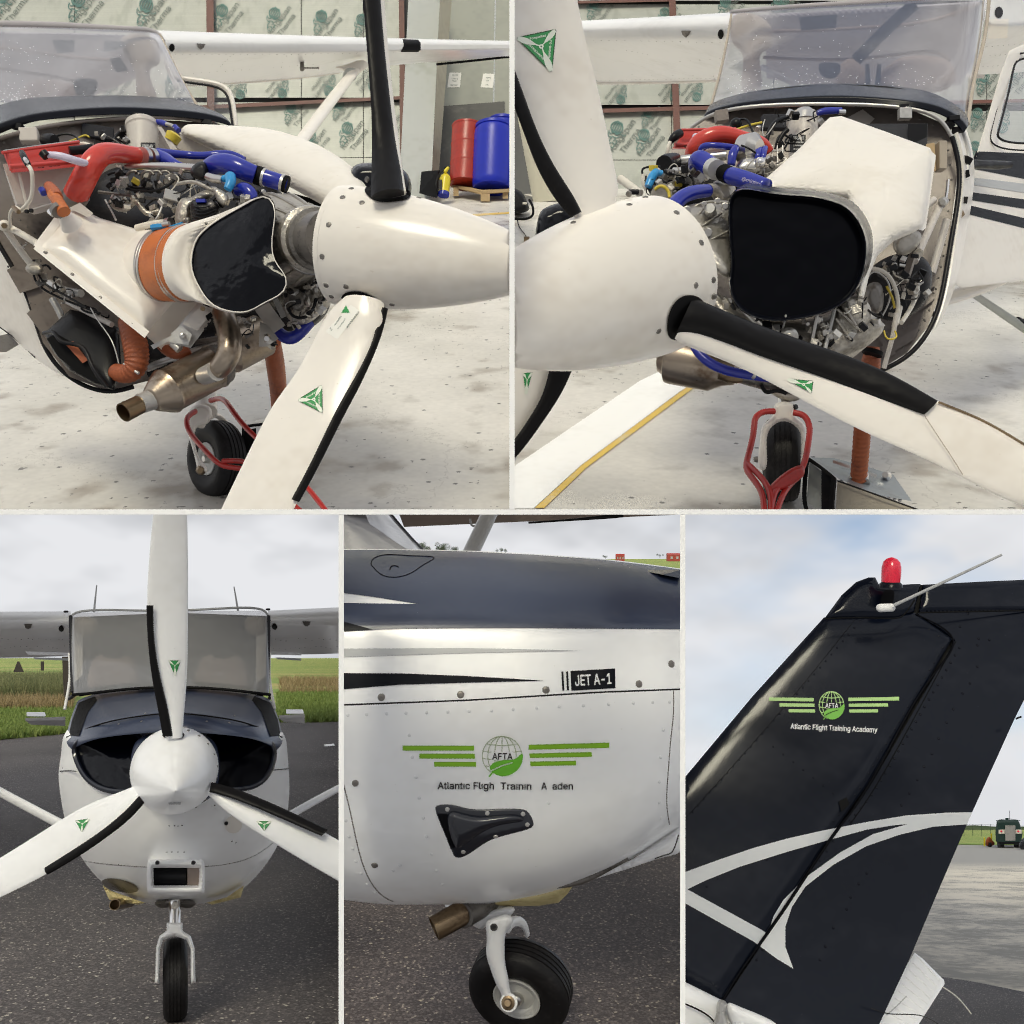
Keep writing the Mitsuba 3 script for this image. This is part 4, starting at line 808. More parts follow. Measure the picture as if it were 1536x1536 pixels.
def ringpx(cx, cy, d, a, b, k, n=48, tilt=0):
    t = np.arange(n) / n * 2 * np.pi; x, y = a * np.cos(t), b * np.sin(t); c_, s_ = math.cos(math.radians(tilt)), math.sin(math.radians(tilt))
    return QA(np.column_stack([cx + x * c_ - y * s_, cy + x * s_ + y * c_, d + k * np.cos(t)]))
RI = dict(a=(226, 398, 3.62, 44, 54, .10), b=(241, 397.5, 3.56, 41, 54, .10), c=(277, 395, 3.47, 41, 57, .10), d=(284, 394, 3.45, 42, 58, .10), e=(300, 392, 3.40, 46, 61, .09))
def grow(r, f): r = list(r); r[3] *= f; r[4] *= f; return tuple(r)
put(ik + '__spigot', skin([ringpx(*RI['a']), ringpx(*grow(RI['b'], .97))]), 'warm_lit_white')
P1('orange_sleeve', skin([ringpx(*grow(RI['b'], .96)), ringpx(*RI['b']), ringpx(259, 396, 3.51, 41.5, 56.5, .10), ringpx(*RI['d']), ringpx(*grow(RI['d'], .97))]), 'orange_rubber', True, 'orange rubber sleeve with two steel clamps')
for cx, cy, d, a, b in ((243, 397, 3.55, 41.6, 55), (247, 397, 3.54, 41.8, 55.4), (275, 395, 3.475, 41.9, 57.8), (280, 395, 3.465, 42.1, 58.2)):
    P1('sleeve_clamp', skin([ringpx(cx - 1.6, cy, d + .004, a, b, .10), ringpx(cx - 1.2, cy, d, a * 1.02, b * 1.02, .10), ringpx(cx + 1.2, cy, d - .002, a * 1.02, b * 1.02, .10), ringpx(cx + 1.6, cy, d - .004, a, b, .10)]), 'steel')
for x0, y0, x1, y1 in ((228, 341, 246, 339), (256, 343, 274, 337)):
    k = P1('clamp_screw', tube([(x0, y0, 3.5), (x1, y1, 3.48)], 4.6, 6), 'cyan_cap', False); put(k + '__barrel', tube([(x0 + 16, y0 - 4, 3.47), (x0 + 26, y0 - 6, 3.46)], 3.2), 'zinc_plate')
P1('alloy_hose', tube([(205, 342, 3.62), (230, 336, 3.58), (250, 334, 3.54)], 5, 16), 'hose_white'); P1('hose_clamp', tube([(250, 334, 3.53), (256, 333, 3.52)], 7, 18), 'steel'); P1('knob', ball(Q(282, 331, 3.5), .012), 'dark_alloy')
mouth = np.array([(287, 395), (290, 372), (300, 352), (330, 328), (360, 311), (386, 297), (401, 296), (411, 310), (411, 335), (408, 360), (410, 385), (418, 400), (428, 415), (428, 432), (415, 445), (395, 455), (372, 467), (345, 467), (318, 456), (300, 433), (290, 412)], float)
mp = resample(spl(mouth, 120, True), 1)[:]; mp = np.array([LineString(np.vstack([mp, mp[:1]])).interpolate(i / 48, normalized=True).coords[0] for i in range(48)])
def mouth_ring(P, f, d, k=0.0, c=None, sh=(0, 0)):
    c = P.mean(0) if c is None else np.asarray(c); q = c + (P - c) * f + np.asarray(sh)
    return QA(np.column_stack([q, d + k * (q[:, 0] - c[0]) / 100.0]))
def align(a, b):     # start both rings at the same place, same turning sense
    area = lambda q: np.sum(q[:, 0] * np.roll(q[:, 1], -1) - np.roll(q[:, 0], -1) * q[:, 1])
    if area(a) * area(b) < 0: b = b[::-1]
    i = min(range(len(b)), key=lambda s_: np.abs(np.roll(b, -s_, axis=0)[:, :2] - a[:, :2]).sum()); return np.roll(b, -i, axis=0)
R3 = ringpx(*RI['e']); R0 = ringpx(*grow(RI['d'], .985)); M0 = align(R3, mouth_ring(mp, 1.03, 3.30, -0.10)); M1 = align(R3, mouth_ring(mp, 1.0, 3.24, -0.12))
mk = P1('intake_mouth', skin([R0, R3, R3 * .5 + M0 * .5, M0, M1, align(R3, mouth_ring(mp, .975, 3.25, -.12))], False), 'warm_lit_white', 45)
put(mk + '__lining', skin([align(R3, mouth_ring(mp, f, d, k, sh=s_)) for f, d, k, s_ in ((.985, 3.245, -.12, (0, 0)), (.96, 3.28, -.1, (0, 0)), (.90, 3.34, -.05, (0, 0)), (.78, 3.42, 0, (-3, 0)), (.55, 3.48, 0, (-5, 0)), (.25, 3.5, 0, (-6, 0)))]), 'black_gloss', 60)
put(mk + '__lip', tube3(np.vstack([M1, M1[:1]]), .0018, 8), 'warm_lit_white')
mks = Surf(mp, np.array([3.24] * len(mp)))
screw(mk, mks, 309, 335, 2.2)

# right-hand intake behind
rb = pillow([(271, 199), (276, 189), (288, 186), (340, 188), (400, 193), (440, 203), (480, 219), (512, 238), (540, 262), (552, 290), (530, 318), (498, 314), (470, 300), (430, 278), (392, 258), (340, 232), (300, 214)], [(280, 190, 4.5), (540, 260, 3.75), (400, 260, 4.0)], 0.16, 34, 0.06, 6)
rk_ = P1('right_intake_duct', rb, 'warm_lit_rough', 50, 'long white intake duct on the far side of the engine')
put(rk_ + '__inner_wall', plate([(268, 206), (273, 198), (335, 230), (395, 262), (360, 262), (310, 240), (266, 222)], [(270, 200, 4.52), (395, 262, 4.12), (266, 222, 4.55)], 0.01, 9), 'battery_grey', False)
put(rk_ + '__inner_edge', tube([(270, 200, 4.48), (335, 232, 4.28), (392, 262, 4.08)], 1.4), 'warm_lit_white')
put(rk_ + '__mouth', pillow([(524, 262), (532, 248), (558, 244), (590, 248), (612, 262), (612, 300), (560, 312), (524, 290)], 3.72, 0.08, 14, 0.1, 5), 'black_gloss')
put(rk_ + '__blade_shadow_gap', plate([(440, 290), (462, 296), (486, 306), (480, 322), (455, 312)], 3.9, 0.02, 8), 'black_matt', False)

# gearbox, shaft
ga, gb = Q(408, 366, 3.62), Q(486, 358, 3.20)
gk = P1('gearbox_housing', lathe(ga, gb, [(0, .17), (.1, .172), (.25, .165), (.45, .14), (.62, .115), (.70, .10), (.72, .108), (.80, .108), (.82, .092), (.9, .085)], 48), 'cast_alloy')
gd_, gu = (gb - ga) / np.linalg.norm(gb - ga), np.array([0, 1.0, 0]); gn = np.cross(gd_, gu); gn /= np.linalg.norm(gn); gm = np.cross(gn, gd_)
for i in range(15):
    t = i / 15 * 2 * math.pi; r = lambda s_: np.interp(s_, [0, .25, .45, .62, .7], [.172, .168, .143, .117, .103]); e = math.cos(t) * gn + math.sin(t) * gm
    put(uniq(gk + '__rib'), tube3(np.array([ga + (gb - ga) * s_ + e * r(s_) for s_ in np.linspace(.03, .7, 8)]), .006, 6), 'cast_alloy')
for i in range(12):
    t = i / 12 * 2 * math.pi + .2; e = math.cos(t) * gn + math.sin(t) * gm; put(uniq(gk + '__bolt'), lathe(ga + gd_ * .36 * 0 + e * .178 + (gb - ga) * .02, ga + e * .178 + (gb - ga) * .10, [(0, .011), (.9, .011), (1, .007)], 8), 'steel', False)
P1('propeller_shaft', lathe(Q(470, 360, 3.29), Q(500, 357, 3.10), [(0, .095), (.15, .1), (.3, .1), (.32, .088), (1, .088)], 40), 'dark_alloy')
P1('shaft_collar', lathe(Q(463, 361, 3.33), Q(472, 360, 3.28), [(0, .085), (.3, .112), (.7, .112), (1, .09)], 40), 'steel')
# lower engine casting seen under the mouth
P1('gear_case', pillow([(418, 398), (440, 402), (470, 398), (492, 420), (500, 448), (482, 470), (458, 486), (432, 478), (424, 450), (430, 430)], 3.66, 0.10, 22, 0.1, 4, bump=lambda x, y: 0.012 * np.sin(x * .5) * np.cos(y * .45)), 'cast_alloy')
P1('starter', pillow([(428, 432), (452, 428), (466, 440), (462, 462), (444, 474), (428, 462)], 3.56, 0.06, 14, 0.08, 4), 'dark_alloy')
P1('starter_ring', tube([(432, 462, 3.5), (440, 474, 3.5), (456, 476, 3.5), (468, 466, 3.5), (474, 448, 3.52)], 2.4), 'black_plastic')
P1('earth_lead', tube([(432, 470, 3.49), (428, 458, 3.49), (436, 452, 3.49), (446, 452, 3.49)], .8), 'zinc_plate')
for x, y, s_ in ((462, 424, 8), (474, 436, 7), (480, 458, 7), (470, 474, 6), (446, 414, 7), (456, 404, 6), (488, 442, 6), (434, 486, 5), (448, 490, 5)):
    P1('casting_boss', box(Q(x, y, 3.52), (s_ * .0024, s_ * .002, .03), rotax(random.uniform(-30, 30), random.uniform(-30, 30), random.uniform(-40, 40))), random.choice(['cast_alloy', 'cast_alloy', 'steel', 'dark_alloy']))
P1('alloy_channel', plate([(380, 462), (402, 452), (428, 488), (408, 502)], [(380, 462, 3.66), (402, 452, 3.62), (408, 502, 3.7)], 0.03, 7), 'zinc_plate', False); P1('alloy_channel', plate([(408, 448), (416, 446), (430, 474), (422, 478)], 3.58, 0.03, 7), 'zinc_plate', False)
ap = plate([(390, 482), (402, 488), (418, 508), (400, 520), (388, 520)], 3.62, 0.02, 6, holes=[[(396, 502), (402, 500), (404, 510), (397, 514)]]); P1('lug_plate', ap, 'steel', False)
P1('lug_bolt', lathe(Q(400, 508, 3.62), Q(400, 508, 3.59), [(0, .012), (1, .010)], 6), 'chrome', False)
# bracket under the intake box, exhaust and muffler
bp = [(218, 503, 3.62), (300, 452, 3.66), (240, 525, 3.66)]
P1('lower_panel', plate([(218, 503), (252, 452), (280, 448), (306, 455), (270, 492), (246, 528)], bp, 0.02, 8), 'warm_lit_white', False)
P1('mount_bracket', plate([(226, 518), (256, 504), (296, 454), (322, 464), (322, 474), (286, 522), (278, 520), (252, 512), (230, 524)], 3.56, 0.02, 7), 'zinc_plate', False)
P1('mount_bracket', plate([(256, 500), (272, 488), (288, 502), (282, 518), (264, 514)], 3.52, 0.02, 7), 'zinc_plate', False); P1('bracket_bolt', lathe(Q(274, 504, 3.52), Q(274, 504, 3.49), [(0, .012), (.9, .011), (1, .006)], 8), 'steel', False)
P1('mount_bracket', plate([(274, 486), (298, 462), (318, 470), (296, 496)], 3.50, 0.015, 7), 'battery_grey', False); P1('bracket_slot', plate([(308, 474), (316, 468), (320, 474), (312, 482)], 3.495, 0.003, 5), 'black_matt', False)
P1('bracket_bolt', lathe(Q(304, 463, 3.5), Q(304, 463, 3.47), [(0, .009), (1, .008)], 8), 'brass_steel', False)
for x, y in ((318, 479), (313, 486), (308, 493)): P1('rivet', ball(Q(x, y, 3.495), .005, sub=1), 'dark_metal')
P1('red_duct', tube([(236, 512, 3.72), (250, 524, 3.68), (268, 530, 3.66), (284, 524, 3.66)], [6, 9, 9, 7], 18), 'orange_duct'); P1('hose_clamp', tube([(258, 514, 3.58), (270, 524, 3.58)], [6, 7], 16), 'zinc_plate')
P1('steel_tube', tube([(222, 552, 3.85), (252, 540, 3.8), (300, 524, 3.8), (330, 515, 3.8)], 5.5, 16), 'zinc_plate'); P1('steel_tube', tube([(292, 514, 3.78), (330, 508, 3.8), (352, 508, 3.82)], 4.5, 16), 'dark_alloy')
P1('linkage', tube([(222, 562, 3.8), (240, 556, 3.8), (262, 545, 3.8)], 4), 'black_plastic')
P1('exhaust_bend', tube([(330, 462, 3.62), (338, 482, 3.55), (344, 506, 3.50), (342, 532, 3.48), (330, 551, 3.50), (314, 560, 3.55)], [16, 17, 17.5, 17.5, 16.5, 14], 28, seg=60), 'burnt_steel', True, 'burnt steel exhaust bend')
P1('exhaust_collar', tube([(325, 556, 3.49), (306, 564, 3.56)], [15.5, 13.5], 26), 'zinc_plate')
ma, mb = Q(352, 512, 3.9), Q(238, 596, 3.52)
P1('muffler', lathe(Q(326, 548, 3.70), Q(226, 600, 3.50), [(0, .04), (0.0, .078), (.04, .083), (.05, .079), (.72, .079), (.76, .083), (.79, .079), (.98, .045), (1, .036)], 44), 'burnt_steel', 35, 'heat-stained steel muffler')
P1('muffler_end', lathe(Q(330, 546, 3.69), Q(318, 552, 3.66), [(0, .076), (.6, .076), (.7, .07), (1, .04)], 44), 'dark_alloy', 35)
P1('muffler', lathe(Q(398, 500, 3.98), Q(336, 532, 3.86), [(0, .06), (.1, .085), (.9, .085), (1, .06)], 36), 'burnt_steel', 35)
P1('tailpipe', lathe(Q(236, 596, 3.52), Q(210, 606, 3.47), [(0, .038), (1, .034)], 32), 'zinc_plate')
P1('tailpipe', lathe(Q(213, 605, 3.48), Q(185, 619, 3.42), [(0, .032), (.98, .034), (1, .034), (1, .030), (.3, .028)], 32), 'brass_steel')
P1('orange_hose', tube([(191, 482, 3.66), (200, 505, 3.62), (205, 532, 3.6), (203, 550, 3.6), (190, 560, 3.62), (174, 558, 3.66)], [14, 18, 18.5, 17, 15, 13], 24, ribs=(20, .09)), 'orange_duct', True, 'ribbed orange hose at the oil cooler'); P1('hose_clamp', tube([(186, 546, 3.585), (208, 560, 3.57)], 2.5), 'zinc_plate')
P1('oil_cooler', pillow([(66, 500), (105, 464), (140, 472), (178, 492), (182, 545), (172, 586), (140, 575), (104, 556), (80, 528)], [(66, 500, 3.78), (178, 492, 3.78), (165, 583, 3.66)], 0.05, 26, 0.1, 6, False), 'black_plastic', 45)
P1('cooler_opening', plate([(70, 508), (84, 500), (120, 520), (140, 552), (158, 575), (118, 560), (88, 536)], 3.63, 0.01, 8), 'black_matt', False); P1('cooler_core', plate([(96, 514), (110, 512), (132, 540), (124, 545)], 3.615, 0.004, 8), 'orange_duct', False)
P1('cooler_lip', tube([(66, 500, 3.68), (82, 500, 3.62), (92, 512, 3.6), (122, 520, 3.58), (138, 548, 3.56), (160, 580, 3.56)], 3.2), 'dark_metal')
# propeller: spinner, upright blade, lower blade
pb, pt = Q(519, 370, 3.05), Q(872, 408, 2.84); R_ = .180
dirp = (pt - pb) / np.linalg.norm(pt - pb)
prof = [(0, R_ * .985), (.004, R_)] + [(t, R_ * max(0, 1 - ((t - .02) / .985) ** 1.9) ** .95) for t in np.linspace(.03, 1, 30)]
sm1 = lathe(pb, pt, prof, 72); spk = P1('spinner', sm1, 'warm_lit_white', 60, 'long warm-lit white spinner with screwed rim'); ss = surf_of(lathe(pb, pt, prof, 160))
P1('spinner_backplate', lathe(pb - dirp * .02, pb + dirp * .004, [(0, R_ * .9), (.2, R_ * .985), (1, R_ * .985)], 64), 'warm_lit_white')
for x, y in ((527, 283), (514, 296), (543, 304), (550, 269), (628, 297), (493, 337), (483, 385), (489, 428), (519, 430), (497, 445), (588, 457)): screw(spk, ss, x, y, 4.2)
hole = [(547, 284), (556, 278), (580, 279), (604, 283), (616, 288), (614, 296), (598, 301), (575, 303), (556, 297)]
put(spk + '__blade_hole', decal(Polygon(spl(hole, 40, True)), ss, .004, 5), 'black_matt', True)
hole2 = [(512, 447), (516, 441), (530, 437), (548, 440), (566, 450), (578, 462), (574, 466), (560, 462), (540, 452), (520, 452)]
put(spk + '__blade_hole_001', decal(Polygon(spl(hole2, 40, True)), ss, .004, 5), 'black_matt', True)
ubs = [(556, 297, 2.84, 607, 292, 2.86), (557, 262, 2.88, 601, 262, 2.92), (558, 215, 2.93, 593, 215, 2.96), (556, 150, 2.95, 585, 150, 2.98), (550, 70, 2.98, 577, 70, 3.0), (543, -20, 3.0, 570, -20, 3.02)]
bb = blade([(a, b, c, d + (5 if b < 250 else 2), e, f + .03) for a, b, c, d, e, f in ubs], [.05, .045, .03, .02, .016, .014]); uk = P1('propeller_blade', bb, 'warm_lit_white', 40, 'upright propeller blade seen on its black leading edge')
put(uk + '__black_boot', blade([(a, b, c - .012, d - 1, e, f + .005) for a, b, c, d, e, f in ubs], [.05, .05, .036, .026, .02, .018]), 'black_boot', 50)
lb = [(516, 450, 2.93, 576, 455, 2.90), (494, 470, 2.92, 577, 478, 2.88), (470, 512, 2.90, 566, 510, 2.86), (442, 562, 2.88, 540, 570, 2.83), (411, 606, 2.86, 515, 620, 2.80), (372, 680, 2.83, 477, 695, 2.77), (329, 770, 2.80, 436, 772, 2.74), (310, 812, 2.79, 415, 812, 2.73)]
lbm = blade(lb, [.05, .045, .03, .024, .02, .016, .014, .013]); lk = P1('propeller_blade', lbm, 'warm_lit_white', 40, 'lower propeller blade with a green triangle mark')
bt = [(574, 461, 2.875, 580, 462, 2.90), (566, 480, 2.87, 578, 479, 2.89), (559, 510, 2.845, 568, 510, 2.87), (531, 568, 2.82, 543, 571, 2.84), (504, 616, 2.79, 517, 621, 2.81), (468, 690, 2.76, 479, 696, 2.78), (437, 749, 2.735, 448, 753, 2.755)]
put(lk + '__black_boot', blade(bt, .012), 'black_boot', 50)
lst = [(526, 457), (539, 466), (506, 509), (488, 497)]
stk_ = uniq(lk + '__data_label'); put(stk_, decal(lst, lbm.surf, .0015, 5), 'print_pale' if 'print_pale' in S else 'paper', False)
put(stk_ + '__lettering', cat_([text_on(s_, p, q, h_, lbm.surf, .003) for s_, p, q, h_ in (('PROPELLER', (537, 467), (519, 491), 2.2), ('TYPE MTV-6', (517, 477), (506, 493), 2.0), ('SERIAL', (511, 473), (501, 488), 2.0), ('DATE', (494, 492), (497, 496), 2.0))]), 'grey_print', False)
put(stk_ + '__mark', decal([(519, 458), (524.5, 469), (512, 469)], lbm.surf, .003, 4), 'green_logo', False)
tri_logo(lk, [(447, 600), (482, 578.5), (483, 618.5)], lbm.surf)

# nose gear and tow bar
gk1 = P1('nose_gear_fork', pillow([(286, 612), (300, 606), (316, 612), (317, 626), (310, 636), (297, 640), (292, 655), (301, 690), (311, 702), (309, 710), (299, 708), (293, 690), (283, 655), (279, 632)], 4.42, 0.03, 7, 0.05, 3), 'warm_lit_white')
put(gk1 + '__arch', tube([(300, 640, 4.45), (308, 626, 4.5), (322, 622, 4.6), (334, 630, 4.7), (336, 645, 4.72)], [7, 8, 7, 6, 5], flat=.6), 'warm_lit_white')
put(gk1 + '__strut', lathe(Q(309, 618, 4.5), Q(309, 585, 4.6), [(0, .05), (1, .045)], 24), 'warm_lit_white'); put(gk1 + '__axle_nut', lathe(Q(303, 704, 4.43), Q(300, 706, 4.38), [(0, .022), (.6, .022), (1, .012)], 12), 'brass_steel')
wheel(A1, Q(325, 688, 4.62), (-.66, -.05, .72), .178, .135, .40, 'nose_wheel', rimmat='wheel_grey')
twk = thing('tow_bar', 'red steel tow bar hooked over the nose wheel fork, beside the muffler', 'tow bar')
for p in ([(316, 601, 4.35), (327, 598, 4.3), (338, 602, 4.2), (356, 626, 4.05), (388, 660, 3.9), (440, 708, 3.7), (492, 770, 3.5)], [(293, 617, 4.3), (283, 624, 4.25), (280, 634, 4.2), (286, 650, 4.15), (310, 678, 4.02), (334, 698, 3.95), (362, 703, 3.92), (400, 722, 3.8), (450, 766, 3.6)], [(334, 692, 3.95), (362, 692, 3.92), (392, 702, 3.85)]):
    part(twk, 'bar', tube(p, 4.0, 14, seg=50), 'red_paint', True)
# extraction box behind the blade, its hose
xk = thing('extraction_box', 'grey metal extraction box on the floor beside the nose wheel, half behind the lower blade', 'box')
part(xk, 'housing', hull(QA([(368, 641, 4.8), (420, 632, 4.85), (430, 700, 4.6), (366, 690, 4.6), (385, 630, 5.2), (430, 622, 5.2), (430, 680, 5.0)])), 'zinc_plate', False); part(xk, 'opening', plate([(367, 646), (384, 642), (384, 690), (366, 690)], 4.58, .01, 8), 'black_matt', False)
part(xk, 'frame', tube([(365, 640, 4.62), (365, 700, 4.5)], 2.2, 4), 'black_matt', False); part(xk, 'frame', tube([(364, 640, 4.62), (420, 633, 4.7)], 2.2, 4), 'black_matt', False)
P1('orange_duct', tube([(408, 512, 4.0), (412, 540, 4.2), (417, 580, 4.6), (420, 625, 5.0)], [13, 14, 13, 12], 24, ribs=(26, .07)), 'orange_duct', True, 'ribbed orange duct hanging to the extraction box')
# ================================================================== bay 2: the engine from its left-hand side
BAY[0] = 2
wp2b = wall_plane(2, 15.0, 290)
W3 = thing('hangar_wall', 'wall of printed foil insulation boards behind the big black square intake mouth', 'wall')
for a, b in ((740, 868), (868, 1007), (1007, 1160), (1160, 1330), (1330, 1480), (1480, 1640)):
    for y0, y1 in ((-50, 2), (6, 158), (166, 240), (240, 310)):
        part(W3, 'insulation_board', plate([(a + .6, y0 + .5), (b - .6, y0 + .5), (b - .6, y1 - .5), (a + .6, y1 - .5)], lambda x, y, j=random.uniform(-.01, .01): wp2b(x, y) + j, 0.06, 30), 'foil_board', False)
part(W3, 'backing', plate([(720, -60), (1660, -60), (1660, 320), (720, 320)], lambda x, y: wp2b(x, y) + 0.10, 0.05, 80), 'wall_dark', False)
part(W3, 'post', plate([(1002, -40), (1012, -40), (1024, 300), (1014, 300)], lambda x, y: wp2b(x, y) - 0.16, 0.12, 40), 'brown_steel', False)
part(W3, 'rail', plate([(740, 168), (1010, 160), (1640, 146), (1640, 151), (1010, 166), (740, 174)], lambda x, y: wp2b(x, y) - 0.10, 0.08, 40), 'brown_steel', False)
part(W3, 'rail', plate([(740, 4), (1010, -2), (1010, 2), (740, 8)], lambda x, y: wp2b(x, y) - 0.10, 0.08, 40), 'brown_steel', False)
gx_ = [(x, y) for x in range(700, 1700, 50) for y in range(-80, 400, 20)]
sW3 = Surf(np.array(gx_, float), np.array([float(wp2b(x, y)) for x, y in gx_]))
prints(W3, sW3, [(895, 16, 46, 0), (1000, 28, 40, 0), (1092, 14, 46, 0), (1170, 10, 40, 0), (928, 140, 38, 1), (1008, 136, 38, 1), (1042, 136, 38, 1), (930, 205, 56, 0), (975, 178, 40, 0), (970, 214, 50, 0), 
                 (1180, 10, 36, 0), (1480, 126, 48, 0), (1470, 180, 44, 0), (1522, 120, 52, 0), (1500, 180, 46, 1), (1466, 228, 40, 0)])
K2 = thing('steel_column', 'pale beige column base on the hangar floor behind the black-edged propeller blade', 'column')
part(K2, 'shaft', plate([(772, 120), (830, 120), (842, 300), (800, 304), (770, 180)], wall_plane(2, 13.6, 303), 0.3, 30), 'column_beige', False)
W4 = thing('side_wall', 'dark upright wall at the left edge behind the black heater', 'wall'); put(W4, plate([(740, 150), (772, 150), (797, 290), (740, 296)], wall_plane(2, 13.2, 292), 0.05, 30), 'wall_dark', False)
hk2 = thing('fan_heater', 'black portable heater with a tube frame on the floor at the left edge', 'heater')
part(hk2, 'body', pillow([(752, 284), (776, 284), (786, 292), (792, 306), (794, 314), (782, 320), (752, 320)], 12.2, 0.1, 8, 0.35, 4), 'black_plastic')
part(hk2, 'frame', tube([(760, 326, 12.1), (790, 328, 12.0), (799, 322, 12.0), (799, 310, 12.0), (794, 300, 12.1)], 1.8), 'black_matt'); part(hk2, 'grip', tube([(788, 292, 12.1), (798, 294, 12.1)], 1.3), 'hose_white'); part(hk2, 'switch', box(Q(787, 305, 12.0), (.05, .02, .03)), 'hose_white')
lk2 = thing('extension_lead', 'thin black and orange lead running over the floor from the heater', 'lead')
part(lk2, 'black_cable', tube(np.array([[*p, gd(2, *p) - .12] for p in ((776, 330), (780, 342), (786, 350), (790, 356))]), .8), 'black_plastic'); part(lk2, 'plug', box(Q(790, 360, gd(2, 790, 360) - .1), (.06, .06, .06)), 'brass_steel'); part(lk2, 'orange_cable', tube(np.array([[*p, gd(2, *p) - .1] for p in ((790, 362), (792, 374), (784, 390), (770, 408))]), .9), 'orange_rubber')
setting('walkway_line', ground(2, 0, 0, 0, 0, .004, poly=[(772, 764), (772, 700), (960, 572), (1010, 548), (1042, 574), (1020, 588), (870, 700), (800, 764)]), 'floor_white', label='broad white painted walkway strip on the floor')
setting('floor_line', ground(2, 0, 0, 0, 0, .006, poly=[(802, 764), (872, 700), (1022, 588), (1044, 573), (1056, 573), (1034, 588), (880, 703), (816, 764)]), 'floor_yellow', label='yellow line along the white walkway strip')

A2 = thing('light_aircraft', 'white light aircraft with its cowling off, seen past a big black square intake mouth', 'aircraft')
def P2(n, m, mat, sm=35, label=None, stuff=False): return part(A2, n, m, mat, sm, label, stuff)
fwo = [(1038, 190), (1060, 178), (1110, 163), (1250, 158), (1370, 166), (1412, 184), (1430, 215), (1436, 260), (1424, 360), (1410, 440), (1392, 490), (1360, 530), (1322, 553), (1290, 556), (1250, 520), (1180, 540), (1100, 500), (1040, 420), (1016, 300), (1020, 220)]
fw2d = [(1040, 200, 4.6), (1430, 220, 4.25), (1300, 550, 4.1)]
fwm2 = plate(fwo, fw2d, 0.02, 12); fk2 = P2('firewall', fwm2, 'firewall_metal', 30)
put(fk2 + '__rivets', domes(fwm2.surf, along([(1048, 190), (1110, 170), (1250, 165), (1368, 173), (1405, 190), (1422, 225), (1427, 270)], 22) + along([(1424, 300), (1416, 380), (1400, 450), (1385, 488), (1355, 520)], 17) + along([(1336, 470), (1400, 440)], 9) + along([(1330, 500), (1386, 480)], 9) + along([(1356, 420), (1404, 400)], 12), 1.7, 0.5), 'dark_alloy', True); labels[fk2 + '__rivets'] = {'kind': 'stuff'}
for q in ([(1350, 470), (1396, 440), (1400, 450), (1354, 486)], [(1322, 520), (1380, 490), (1370, 510), (1326, 536)], [(1362, 420), (1406, 400), (1402, 430), (1366, 446)], [(1336, 535), (1312, 500), (1318, 496), (1344, 530)]):
    put(uniq(fk2 + '__stiffener'), plate(q, lambda x, y, f=dfun(fw2d): f(x, y) - 0.02, 0.015, 8), 'firewall_metal', False)
put(fk2 + '__access_plate', plate([(1268, 178), (1294, 164), (1312, 178), (1300, 190), (1276, 192)], lambda x, y, f=dfun(fw2d): f(x, y) - 0.012, 0.01, 8), 'battery_grey', False)
P2('cowl_rim', tube([(1036, 192, 4.55), (1060, 176, 4.5), (1110, 162, 4.42), (1250, 156, 4.3), (1370, 164, 4.2), (1412, 182, 4.18), (1432, 215, 4.18)], 2.8), 'zinc_plate')
P2('cowl_rim', tube([(1428, 205, 4.16), (1439, 260, 4.15), (1427, 360, 4.1), (1413, 440, 4.06), (1395, 492, 4.04), (1362, 533, 4.02), (1322, 556, 4.02)], 3.6), 'dark_metal')
P2('fuselage_skin', sheet([[(1432, 200, 4.18), (1442, 262, 4.16), (1430, 360, 4.12), (1416, 440, 4.08), (1397, 494, 4.06)], [(1446, 196, 4.5), (1458, 262, 4.5), (1446, 350, 4.5), (1430, 425, 4.5), (1404, 488, 4.4)]], 30, 40, .01), 'warm_lit_white')
P2('door_hinge_post', tube([(1440, 190, 4.3), (1452, 230, 4.3), (1448, 270, 4.3), (1436, 350, 4.28), (1424, 420, 4.25)], 4.2, 8), 'zinc_plate')
for x, y, m in ((1424, 186, 'dark_metal'), (1436, 195, 'dark_metal'), (1450, 240, 'black_plastic'), (1446, 262, 'black_matt'), (1443, 300, 'dark_metal'), (1438, 322, 'brass_steel'), (1428, 352, 'brass_steel')): P2('hinge_fitting', box(Q(x, y, 4.22), (.035, .028, .03), rotax(20, 20, random.uniform(-50, 50))), m)
dk2 = sheet([[(1056, 182, 4.62), (1100, 165, 4.5), (1250, 153, 4.32), (1385, 164, 4.2), (1444, 200, 4.2)], [(1058, 176, 4.62), (1102, 159, 4.5), (1250, 147, 4.32), (1388, 158, 4.2), (1448, 194, 4.2)], [(1062, 168, 4.7), (1104, 153, 4.6), (1250, 141, 4.42), (1390, 152, 4.3), (1450, 184, 4.3)], [(1064, 164, 4.9), (1112, 143, 4.85), (1250, 128, 4.75), (1372, 136, 4.6), (1446, 172, 4.5)]], 40, 60, .008); P2('upper_deck', dk2, 'navy_soft')
for x, y in ((1090, 165), (1214, 156), (1356, 161), (1430, 178)): P2('deck_latch', box(dk2.surf.pt(x, y, 0), (.045, .02, .03), rotax(0, 0, 5)), 'black_plastic')
